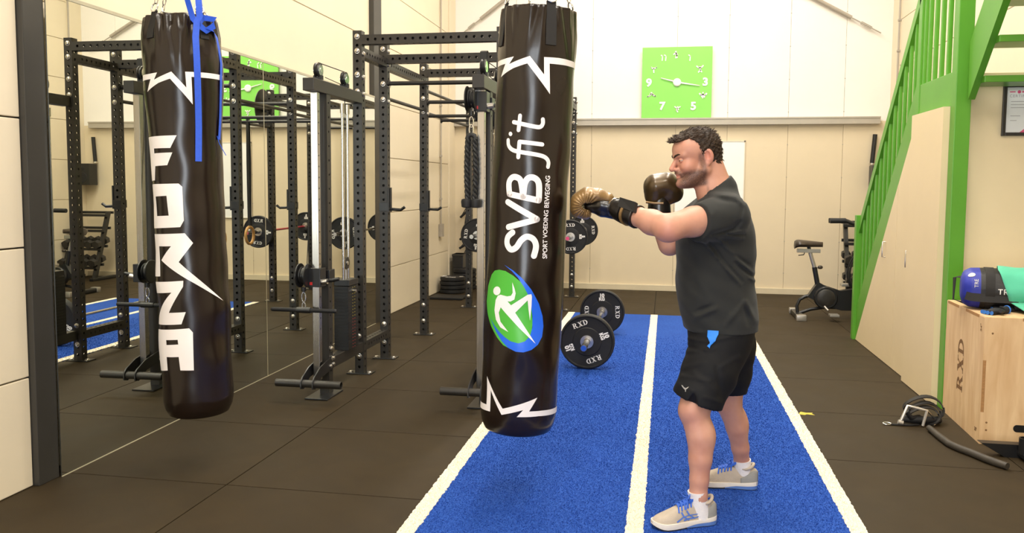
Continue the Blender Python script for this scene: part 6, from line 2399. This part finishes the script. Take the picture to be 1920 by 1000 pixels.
# folds, in the places the cloth shows them
folds = [((1322, 455), (1346, 486), 3.0, 0.007), ((1346, 486), (1388, 534), 3.0, 0.007), ((1330, 452), (1354, 486), 3.0, -0.006), ((1354, 486), (1392, 528), 3.0, -0.006),
         ((1346, 452), (1378, 478), 3.5, 0.005), ((1380, 486), (1412, 512), 3.0, 0.007), ((1378, 494), (1414, 522), 3.0, -0.006), ((1378, 478), (1408, 500), 3, -0.005),
         ((1336, 440), (1374, 430), 4.0, -0.012), ((1374, 430), (1388, 416), 4.0, -0.009), ((1388, 416), (1395, 376), 2.5, -0.005), ((1366, 437), (1398, 434), 2.6, 0.006), ((1364, 443), (1394, 447), 2.6, 0.006), ((1360, 440), (1396, 440), 2.2, -0.005),
         ((1345, 448), (1366, 462), 2.6, 0.005), ((1306, 594), (1342, 579), 5.0, 0.007), ((1304, 586), (1336, 574), 5.0, -0.006), ((1360, 610), (1398, 566), 5.0, 0.006), ((1398, 566), (1416, 602), 5.0, 0.007), ((1396, 578), (1404, 608), 5.0, -0.006),
         ((1336, 362), (1378, 370), 4.0, 0.005), ((1378, 370), (1394, 386), 4.0, 0.005), ((1330, 370), (1380, 380), 4.0, -0.005), ((1300, 520), (1330, 560), 9.0, 0.004), ((1284, 470), (1300, 540), 10.0, -0.004), ((1340, 395), (1320, 425), 6.0, 0.003),
         ((1312, 392), (1330, 430), 3.5, -0.003), ((1405, 520), (1420, 530), 4, 0.006)]


def foldfn(P):
    u, v = to_px(P)
    near = 1 - sst(P[1], 3.90, 3.99)
    d = 0
    for a, b, w_, amp in folds:
        ds, t = seg_dist(u, v, a, b)
        d = d - amp * np.exp(-(ds / w_) ** 2) * (0.4 + 0.6 * np.sin(np.pi * np.clip(t, 0.05, 0.95)))
    d = d - 0.002 * np.sin(P[0] * 34 + P[2] * 27) * np.sin(P[2] * 41 - P[1] * 22)
    return 1.5 * d * near - (1 - near) * 0.003 * np.sin(P[0] * 40 + P[2] * 35)


S.disp(foldfn, [a[0] for a in S.ax], [a[-1] for a in S.ax])
hz0 = at(1283, 613.5, YM)
hz1 = at(1420, 617.5, YM)
dv = hz1 - hz0
S.plane(hz0, (dv[2], 0, -dv[0]))          # hem
c0 = at(1311, 415, 3.70)
ad = EL_N - SH_N
ad = ad / np.linalg.norm(ad)
S.plane(c0, ad * np.array([1, 1.15, 1.0]) + np.array([0, 0, 0.16]), (-0.1, 3.5, 1.18), (0.33, 3.80, 1.6))
S.plane(at(1283, 436, 4.11), EL_F - SH_F, (-0.1, 4.06, 1.0), (0.25, 4.4, 1.6))
# neckline
nk0 = at(1331, 360, 3.95)
S.cone(hp(-0.03, 0, -0.06), at(1335, 362, 3.95), 0.066, 0.071, 0.006, cut=True)
S.plane(at(1308, 366, 3.95), (-0.53, -0.10, 0.84), (-0.1, 3.78, 1.25), (0.40, 4.14, 1.6))
V, Q = S.mesh()
shirt = mesh_np('t_shirt', V, Q, SHIRT, person, PORG)
shirt.data.materials[0] = SHIRT

# ---- shorts
SHORT = mat('shorts_black', '0d0e12', 0.75, vary=0.12, vscale=9, bump=0.06, bscale=400, spec=0.3)
K = Field(grid(0.0, 0.58, 0.006), grid(3.60, 4.34, 0.0065), grid(0.42, 1.0, 0.006))
ko = [(598, 1288, 1412, 0.188), (620, 1289, 1416, 0.19), (640, 1290, 1411, 0.188), (660, 1290, 1403, 0.183), (680, 1290, 1392, 0.17), (695, 1292, 1382, 0.15)]
K.slices([at(1340, t[0], YM)[2] for t in ko], [at(t[1], t[0], YM)[0] for t in ko], [at(t[2], t[0], YM)[0] for t in ko], [YM] * len(ko), [t[3] for t in ko], 0.03, 2.4)
K.chain([at(1346, 648, 3.88), at(1330, 700, 3.83), at(1310, 742, 3.78), at(1304, 780, 3.76)], [0.125, 0.118, 0.106, 0.104], 0.035)
K.chain([at(1374, 648, 4.06), at(1368, 700, 4.11), at(1363, 750, 4.14), at(1363, 770, 4.15)], [0.11, 0.098, 0.085, 0.085], 0.03)
kf = [((1290, 635), (1330, 642), 3, 0.004), ((1288, 660), (1340, 655), 3.5, 0.004), ((1330, 640), (1395, 626), 4, 0.004), ((1284, 690), (1320, 680), 4, 0.004), ((1278, 705), (1330, 715), 4, 0.004), ((1350, 690), (1386, 670), 5, 0.004), ((1290, 650), (1320, 660), 3, -0.004),
      ((1320, 745), (1350, 755), 3, 0.004), ((1300, 700), (1345, 735), 6, 0.004), ((1275, 722), (1300, 735), 3, 0.003), ((1345, 690), (1352, 745), 5, -0.005)]


def kfold(P):
    u, v = to_px(P)
    d = 0
    for a, b, w_, amp in kf:
        ds, t = seg_dist(u, v, a, b)
        d = d - amp * np.exp(-(ds / w_) ** 2)
    return d * (1 - sst(P[1], 3.92, 4.0)) - 0.002 * np.sin(P[2] * 45 + P[0] * 20) * np.sin(P[1] * 30)


K.disp(kfold, [a[0] for a in K.ax], [a[-1] for a in K.ax])
ha, hb_ = at(1263, 733, 3.78), at(1348, 766, 3.78)
dv = hb_ - ha
K.plane(ha, (dv[2], 0.0, -dv[0]), (-0.1, 3.5, 0.3), (0.6, 3.975, 0.66))
K.plane(at(1365, 735, 4.13), (0.0, 0.0, -1.0), (-0.1, 3.98, 0.3), (0.6, 4.4, 0.66))
K.cone(at(1301, 737, 3.672), at(1296, 768, 3.672), 0.004, 0.034, 0.003, cut=True)
V, Q = K.mesh()
shorts = mesh_np('shorts', V, Q, SHORT, person, PORG)

from mathutils.bvhtree import BVHTree


def ray_on(obj, off=0.0015):
    bm = bmesh.new()
    bm.from_mesh(obj.data)
    tree = BVHTree.FromBMesh(bm)
    bm.free()

    def fn(px, py):
        d = Vector((FWD + RGT * (px - 960) / F_PX - UPV * (py - CY_PX) / F_PX).tolist()).normalized()
        o_ = Vector((CAM - PORG).tolist())
        hit = tree.ray_cast(o_, d)
        if hit[0] is None:
            nr = tree.find_nearest(o_ + d * 3.9)
            return nr[0] + nr[1] * off
        return hit[0] + hit[1] * off
    return fn


def patch(name, loops, obj, m, parent, off=0.0018, step=1.6, th=0.0):
    """flat print or cloth piece laid on a garment; outline in pixels, cut fine and dropped on the surface"""
    o_ = decal(name, fill2d(loops), ray_on(obj, off), m, parent, step=step)
    if th:
        o_.modifiers.new('thickness', 'SOLIDIFY').thickness = th
    return o_


POCK = mat('pocket_blue', '2f86ea', 0.7, vary=0.12, vscale=30)
patch('pocket_lining', [[(1328, 616), (1348, 616), (1347, 628), (1342, 639), (1333, 648), (1331, 655), (1326.5, 650), (1331, 643), (1327, 632)]], shorts, POCK, person, 0.004, th=0.003)
PLOGO = mat('print_pale_grey', '9c9a94', 0.5, vary=0.02)
patch('shorts_logo', [[(1278, 722.5), (1281, 724), (1283.5, 727), (1286.5, 728.5), (1289, 727), (1292, 726), (1289, 729.5), (1287, 730.5), (1286.5, 735), (1285, 735), (1285, 731.5), (1282, 729), (1280, 726)]], shorts, PLOGO, person, 0.0025)

# ---- boxing gloves
GOLD = mat('glove_bronze', '87693f', 0.38, metal=0.2, vary=0.16, vscale=14, bump=0.08, bscale=60, coat=0.3)
GBLK = mat('glove_black', '17130f', 0.3, vary=0.2, vscale=14, bump=0.08, bscale=60, coat=0.3)
GSHADE = mat('glove_bronze_shaded', '4c3b22', 0.36, metal=0.45, vary=0.2, vscale=12, bump=0.05, bscale=60, coat=0.4)  # same bronze leather as the punching glove, its shade put into the colour


def sdf_obj(name, lo, hi, step, fn, m, parent):
    fd = Field(grid(lo[0], hi[0], step), grid(lo[1], hi[1], step), grid(lo[2], hi[2], step))
    fn(fd)
    V_, Q_ = fd.mesh()
    return mesh_np(name, V_, Q_, m, parent, PORG)


GY = 3.875
gn = lambda px, py: at(px, py, GY)
lo, hi = gn(1040, 440) - np.array([0, 0.13, 0]), gn(1225, 325) + np.array([0, 0.13, 0])
arc = [(1141, 372), (1122, 367), (1102, 368), (1089, 378), (1087, 392), (1098, 401)]
arr = [0.026, 0.031, 0.039, 0.042, 0.038, 0.027]
gc = gn(1101, 387)


def g_pad(fd):
    fd.chain([gn(*p) for p in arc], arr, 0.02, ysq=0.66)
    fd.cone(gn(1128, 386), gn(1098, 386), 0.012, 0.020, 0.004, cut=True, ysq=0.3)

    def cre(P):
        a = np.arctan2(P[2] - gc[2], -(P[0] - gc[0]))
        r = np.sqrt((P[0] - gc[0]) ** 2 + (P[2] - gc[2]) ** 2)
        m = np.exp(-((r - 0.035) / 0.022) ** 2) * sst(np.abs(P[1] - GY), 0.02, 0.04)
        return 0.0030 * np.sin(a * 24) * m
    fd.disp(cre, [a[0] for a in fd.ax], [a[-1] for a in fd.ax])


def g_palm(fd):
    fd.chain([gn(1104, 387), gn(1128, 385), gn(1158, 391)], [0.022, 0.034, 0.040], 0.015, ysq=0.72)
    fd.chain([gn(1150, 404), gn(1128, 399), gn(1112, 394)], [0.018, 0.018, 0.014], 0.012, ysq=0.6)


def g_cuff(fd):
    a_, b2_ = at(1148, 388, 3.872), at(1200, 409, 3.745)
    fd.cone(a_, b2_, 0.042, 0.055, 0.0)
    ax_ = b2_ - a_
    fd.plane(at(1196, 407.5, 3.755), ax_)


gl = sdf_obj('boxing_glove', lo, hi, 0.0032, g_pad, GOLD, person)
setp(gl, 'bronze and black boxing glove pressed against the bag')
sdf_obj('palm', lo, hi, 0.004, g_palm, GBLK, gl)
sdf_obj('cuff', lo - np.array([0, 0.15, 0]), hi, 0.004, g_cuff, GBLK, gl)
ax_ = (at(1200, 409, 3.745) - at(1148, 388, 3.872))
ax_ /= np.linalg.norm(ax_)
for nm, t0, t1, ra, rb, m_ in (('edge_band', 0.108, 0.122, 0.0555, 0.0565, GOLD), ('wrist_strap', 0.050, 0.098, 0.0515, 0.0555, GBLK), ('buckle', 0.012, 0.022, 0.046, 0.047, CHROME)):
    base = at(1148, 388, 3.872) - PORG
    M_ = Matrix.Translation(Vector((base + ax_ * t0).tolist())) @ Vector(ax_.tolist()).to_track_quat('Z', 'Y').to_matrix().to_4x4()
    MB().lathe([(ra - 0.008, 0), (ra, 0), (ra, 0.003), (rb, t1 - t0 - 0.003), (rb, t1 - t0), (rb - 0.008, t1 - t0)], 28, M_, cap=False).build(nm, m_, gl, 30)
# velcro tab standing proud on the strap
ft_ = [at(1166, 372, 3.80), at(1195, 381, 3.72), at(1192, 400, 3.71), at(1162, 389, 3.785)]
tabs = MB()
cn = np.cross(ft_[1] - ft_[0], ft_[3] - ft_[0])
cn = cn / np.linalg.norm(cn)
cn = cn if cn[1] < 0 else -cn
vs = [p - PORG + cn * 0.014 for p in ft_] + [p - PORG - cn * 0.004 for p in ft_]
tabs.add(vs, [(0, 1, 2, 3), (7, 6, 5, 4), (0, 4, 5, 1), (1, 5, 6, 2), (2, 6, 7, 3), (3, 7, 4, 0)])
tabs.build('strap_tab', WEBM, gl)

G2Y = 4.05
g2 = lambda px, py: at(px, py, G2Y)
lo2, hi2 = g2(1190, 420) - np.array([0, 0.13, 0]), g2(1300, 305) + np.array([0, 0.13, 0])


def g2_body(fd):
    fd.chain([g2(1228, 368), g2(1231, 350), g2(1250, 345), g2(1262, 356)], [0.048, 0.055, 0.048, 0.047], 0.03, ysq=0.8)
    fd.cone(g2(1250, 372), g2(1266, 366), 0.035, 0.034, 0.02)


def g2_cuff(fd):
    fd.cone(g2(1236, 378), g2(1236, 404), 0.052, 0.056, 0)
    fd.plane(g2(1236, 402), (0, 0, -1))


gr_ = sdf_obj('boxing_glove', lo2, hi2, 0.0035, g2_body, GSHADE, person)
setp(gr_, 'bronze boxing glove held up at the chin, shade put into its colour')
sdf_obj('cuff', lo2, hi2, 0.004, g2_cuff, GBLK, gr_)
MB().tube([g2(1212, 379) - PORG + np.array([0, -0.045, 0]), g2(1228, 381) - PORG + np.array([0, -0.058, 0]), g2(1244, 381) - PORG + np.array([0, -0.056, 0])], 0.006, 8).build('piping', GOLD, gr_)

# ---- socks and shoes
SOCK = mat('sock_white', 'e9e4e2', 0.85, vary=0.04, vscale=20, bump=0.25, bscale=220)
SHG = mat('shoe_grey_mesh', 'b5a898', 0.7, vary=0.08, vscale=30, bump=0.25, bscale=420)
SHD = mat('shoe_grey_heel', '8d8c88', 0.6, vary=0.06, vscale=20)
SOLEW = mat('sole_white', 'e8e0d4', 0.55, vary=0.05, vscale=20)
SOLEB = mat('sole_blue', '5b7fc0', 0.5, vary=0.08, vscale=20)
SBLUE = mat('shoe_blue', '2f62c8', 0.6, vary=0.08, vscale=30)
OUTS = mat('outsole_dark', '23262e', 0.7, vary=0.1)


def shoe(heel_px, ball_px, sock_pts, sock_r, lab):
    """heel and ball ground pixels give place and direction; length 0.295"""
    h_, b__ = atz(*heel_px, 0.004), atz(*ball_px, 0.004)
    d = b__ - h_
    d[2] = 0
    d /= np.linalg.norm(d)
    sd = np.array([-d[1], d[0], 0.0])      # left of the foot direction
    if sd[1] > 0:
        sd = -sd                            # side facing the camera
    org = h_ - d * 0.012
    L = 0.305

    def W(t, s__, z):
        return tuple(org + d * (t * L) + sd * s__ + np.array([0, 0, z]) - PORG)
    tt = [0.0, 0.03, 0.08, 0.16, 0.28, 0.42, 0.56, 0.70, 0.82, 0.91, 0.97, 1.0]
    wd = [0.012, 0.026, 0.034, 0.038, 0.037, 0.037, 0.042, 0.049, 0.049, 0.041, 0.026, 0.010]
    top = [0.088, 0.100, 0.104, 0.098, 0.100, 0.108, 0.098, 0.078, 0.064, 0.055, 0.044, 0.034]
    sh0 = [0.028, 0.026, 0.024, 0.024, 0.023, 0.022, 0.021, 0.021, 0.022, 0.025, 0.027, 0.028]
    tf = np.linspace(0, 1, 40)
    wd_, tp_, so_ = np.interp(tf, tt, wd), np.interp(tf, tt, top), np.interp(tf, tt, sh0)
    n = 20
    vs, fs = [], []
    for i, t in enumerate(tf):
        for k in range(n):
            a = PI * k / (n - 1)
            ca, sa = math.cos(a), math.sin(a)
            # walls lean in towards the top
            wv = wd_[i] * (1 - 0.42 * sa ** 2.0) if sa < 0.999 else 0
            x = (abs(ca) ** 0.55) * (1 if ca > 0 else -1) * wd_[i] * (1 - 0.25 * sa)
            z = so_[i] + (tp_[i] - so_[i]) * sa ** 0.8
            vs.append(W(t, x, z))
    for i in range(len(tf) - 1):
        for k in range(n - 1):
            fs.append((i * n + k, i * n + k + 1, (i + 1) * n + k + 1, (i + 1) * n + k))
    fs.append(tuple(range(n)))
    fs.append(tuple((len(tf) - 1) * n + k for k in range(n))[::-1])
    up = MB().add(vs, fs).build('shoe', SHG, person, 70)
    setp(up, lab)
    # heel counter: the darker rear panel, slightly proud
    vs, fs = [], []
    idx = [i for i, t in enumerate(tf) if t < 0.30]
    for i in idx:
        for k in range(n):
            a = PI * k / (n - 1)
            ca, sa = math.cos(a), math.sin(a)
            lim = np.interp(tf[i], [0, 0.12, 0.30], [0.97, 0.80, 0.30])
            sa2 = min(sa, lim)
            x = (abs(ca) ** 0.55) * (1 if ca > 0 else -1) * wd_[i] * (1 - 0.25 * sa2) * 1.02 + (0.0012 if ca > 0 else -0.0012)
            z = so_[i] + (tp_[i] - so_[i]) * sa2 ** 0.8
            vs.append(W(tf[i] - 0.006, x, z))
    for i in range(len(idx) - 1):
        for k in list(range(0, n // 2 - 2)) + list(range(n // 2 + 1, n - 1)):
            fs.append((i * n + k, i * n + k + 1, (i + 1) * n + k + 1, (i + 1) * n + k))
    for k in list(range(0, n // 2 - 2)) + list(range(n // 2 + 1, n - 1)):
        pass
    hc = MB().add(vs, fs).build('heel_counter', SHD, up, 70)
    hc.modifiers.new('thickness', 'SOLIDIFY').thickness = 0.0015

    def sole(name, z0, z1, m, ta, tb, grow, rise=True):
        ts = np.linspace(ta, tb, 30)
        w2 = np.interp(ts, tt, wd) + grow
        vs, fs = [], []
        for i, t in enumerate(ts):
            toe = max(0, (t - 0.80) / 0.2) ** 2 * 0.016 if rise else 0
            a0 = z0(t) if callable(z0) else z0
            a1 = z1(t) if callable(z1) else z1
            for s__, z in ((-1, a0 + toe), (1, a0 + toe), (1.03, (a0 + a1) / 2 + toe), (1, a1 + toe * 0.6), (-1, a1 + toe * 0.6), (-1.03, (a0 + a1) / 2 + toe)):
                vs.append(W(t, s__ * w2[i], z))
        for i in range(len(ts) - 1):
            for k in range(6):
                fs.append((i * 6 + k, i * 6 + (k + 1) % 6, (i + 1) * 6 + (k + 1) % 6, (i + 1) * 6 + k))
        fs.append(tuple(range(6))[::-1])
        fs.append(tuple((len(ts) - 1) * 6 + k for k in range(6)))
        return MB().add(vs, fs).build(name, m, up, 50)
    sole('midsole', lambda t: np.interp(t, [0, 0.35, 0.55, 1], [0.022, 0.018, 0.008, 0.006]), lambda t: np.interp(t, [0, 0.3, 1], [0.042, 0.034, 0.030]), SOLEW, 0.0, 1.0, 0.004)
    sole('gel_heel', lambda t: 0.004, lambda t: np.interp(t, [0, 0.35, 0.5], [0.024, 0.021, 0.012]), SOLEB, 0.005, 0.52, 0.0025)
    sole('outsole', 0.0, 0.007, OUTS, 0.02, 0.98, 0.001)
    # blue tongue and laces
    tv = [W(0.60, 0, 0.092), W(0.50, 0, 0.104), W(0.42, 0, 0.114), W(0.34, 0, 0.132), W(0.30, 0, 0.146)]
    MB().ribbon(tv, tuple(sd), [0.03, 0.036, 0.042, 0.05, 0.046], 0.010).build('tongue', SBLUE, up, 50)
    for k, t in enumerate((0.62, 0.57, 0.52, 0.47, 0.42)):
        zt = float(np.interp(t, tf, tp_))
        w_ = 0.034 - 0.002 * k
        MB().tube([W(t + 0.01, w_ * 0.95, zt - 0.018), W(t, w_ * 0.6, zt + 0.004), W(t - 0.006, 0, zt + 0.012), W(t, -w_ * 0.6, zt + 0.004), W(t + 0.01, -w_ * 0.95, zt - 0.018)], 0.0036, 6).build('lace', SBLUE, up, 60)
    for s__ in (-1, 1):
        MB().tube([W(0.42, 0, 0.124), W(0.45, s__ * 0.022, 0.146), W(0.50, s__ * 0.036, 0.132), W(0.47, s__ * 0.02, 0.122), W(0.43, 0, 0.124)], 0.0028, 6).build('lace_bow', SBLUE, up, 60)
    MB().tube([W(0.43, 0.004, 0.126), W(0.50, 0.030, 0.112), W(0.54, 0.044, 0.088)], 0.0026, 6).build('lace_end', SBLUE, up, 60)
    # collar opening
    MB().tube([W(0.30 + 0.135 * math.cos(a) - 0.10, 0.030 * math.sin(a), 0.108 + 0.016 * math.cos(a) ** 2 - 0.006 * math.sin(a) ** 2) for a in np.linspace(0, 2 * PI, 25)[:-1]], 0.0075, 8, closed=True).build('collar', SHG, up, 60)
    sk = MB().tube([p - PORG for p in sock_pts], sock_r, 24).build('sock', SOCK, person, 50)
    return up, W


sh1, W1 = shoe((1336, 980), (1258, 988), [at(1307.5, 921, 3.72), at(1308, 930, 3.72), at(1309, 945, 3.722), at(1311, 962, 3.724), at(1313, 972, 3.724)], [0.0430, 0.0428, 0.0435, 0.046, 0.044], 'grey running shoe with blue laces on the front foot')
sh2, W2 = shoe((1415, 916), (1346, 911), [at(1391.5, 862, 4.232), at(1392, 872, 4.235), at(1394, 886, 4.24), at(1397, 898, 4.245), at(1399, 906, 4.245)], [0.0425, 0.0425, 0.044, 0.046, 0.044], 'grey running shoe with blue laces on the rear foot')
# blue crossing stripes on the side of the front shoe
LG = mat('shoe_stripe_blue', '4f74c6', 0.5, vary=0.04)


def strokepx(pts, w0, w1):
    P = [Vector(p) for p in pts]
    L_, R_ = [], []
    for i in range(len(P)):
        t = (P[min(i + 1, len(P) - 1)] - P[max(i - 1, 0)]).normalized()
        w_ = w0 + (w1 - w0) * i / (len(P) - 1)
        nn = Vector((-t.y, t.x)) * w_ / 2
        L_.append((P[i] + nn)[:])
        R_.append((P[i] - nn)[:])
    return [L_ + R_[::-1]]


sz = lambda x, y: (1210 + x / 5.557, 820 + y / 5.557)
for st_ in (strokepx([sz(375, 785), sz(400, 830), sz(455, 865)], 3.4, 2.4), strokepx([sz(430, 768), sz(455, 810), sz(515, 845)], 3.2, 2.2), strokepx([sz(330, 890), sz(390, 840), sz(450, 815), sz(580, 795)], 3.0, 1.5), strokepx([sz(400, 870), sz(450, 850), sz(520, 840), sz(590, 812)], 3.4, 1.5)):
    patch('side_stripe', st_, sh1, LG, sh1, 0.0022, step=1.2)
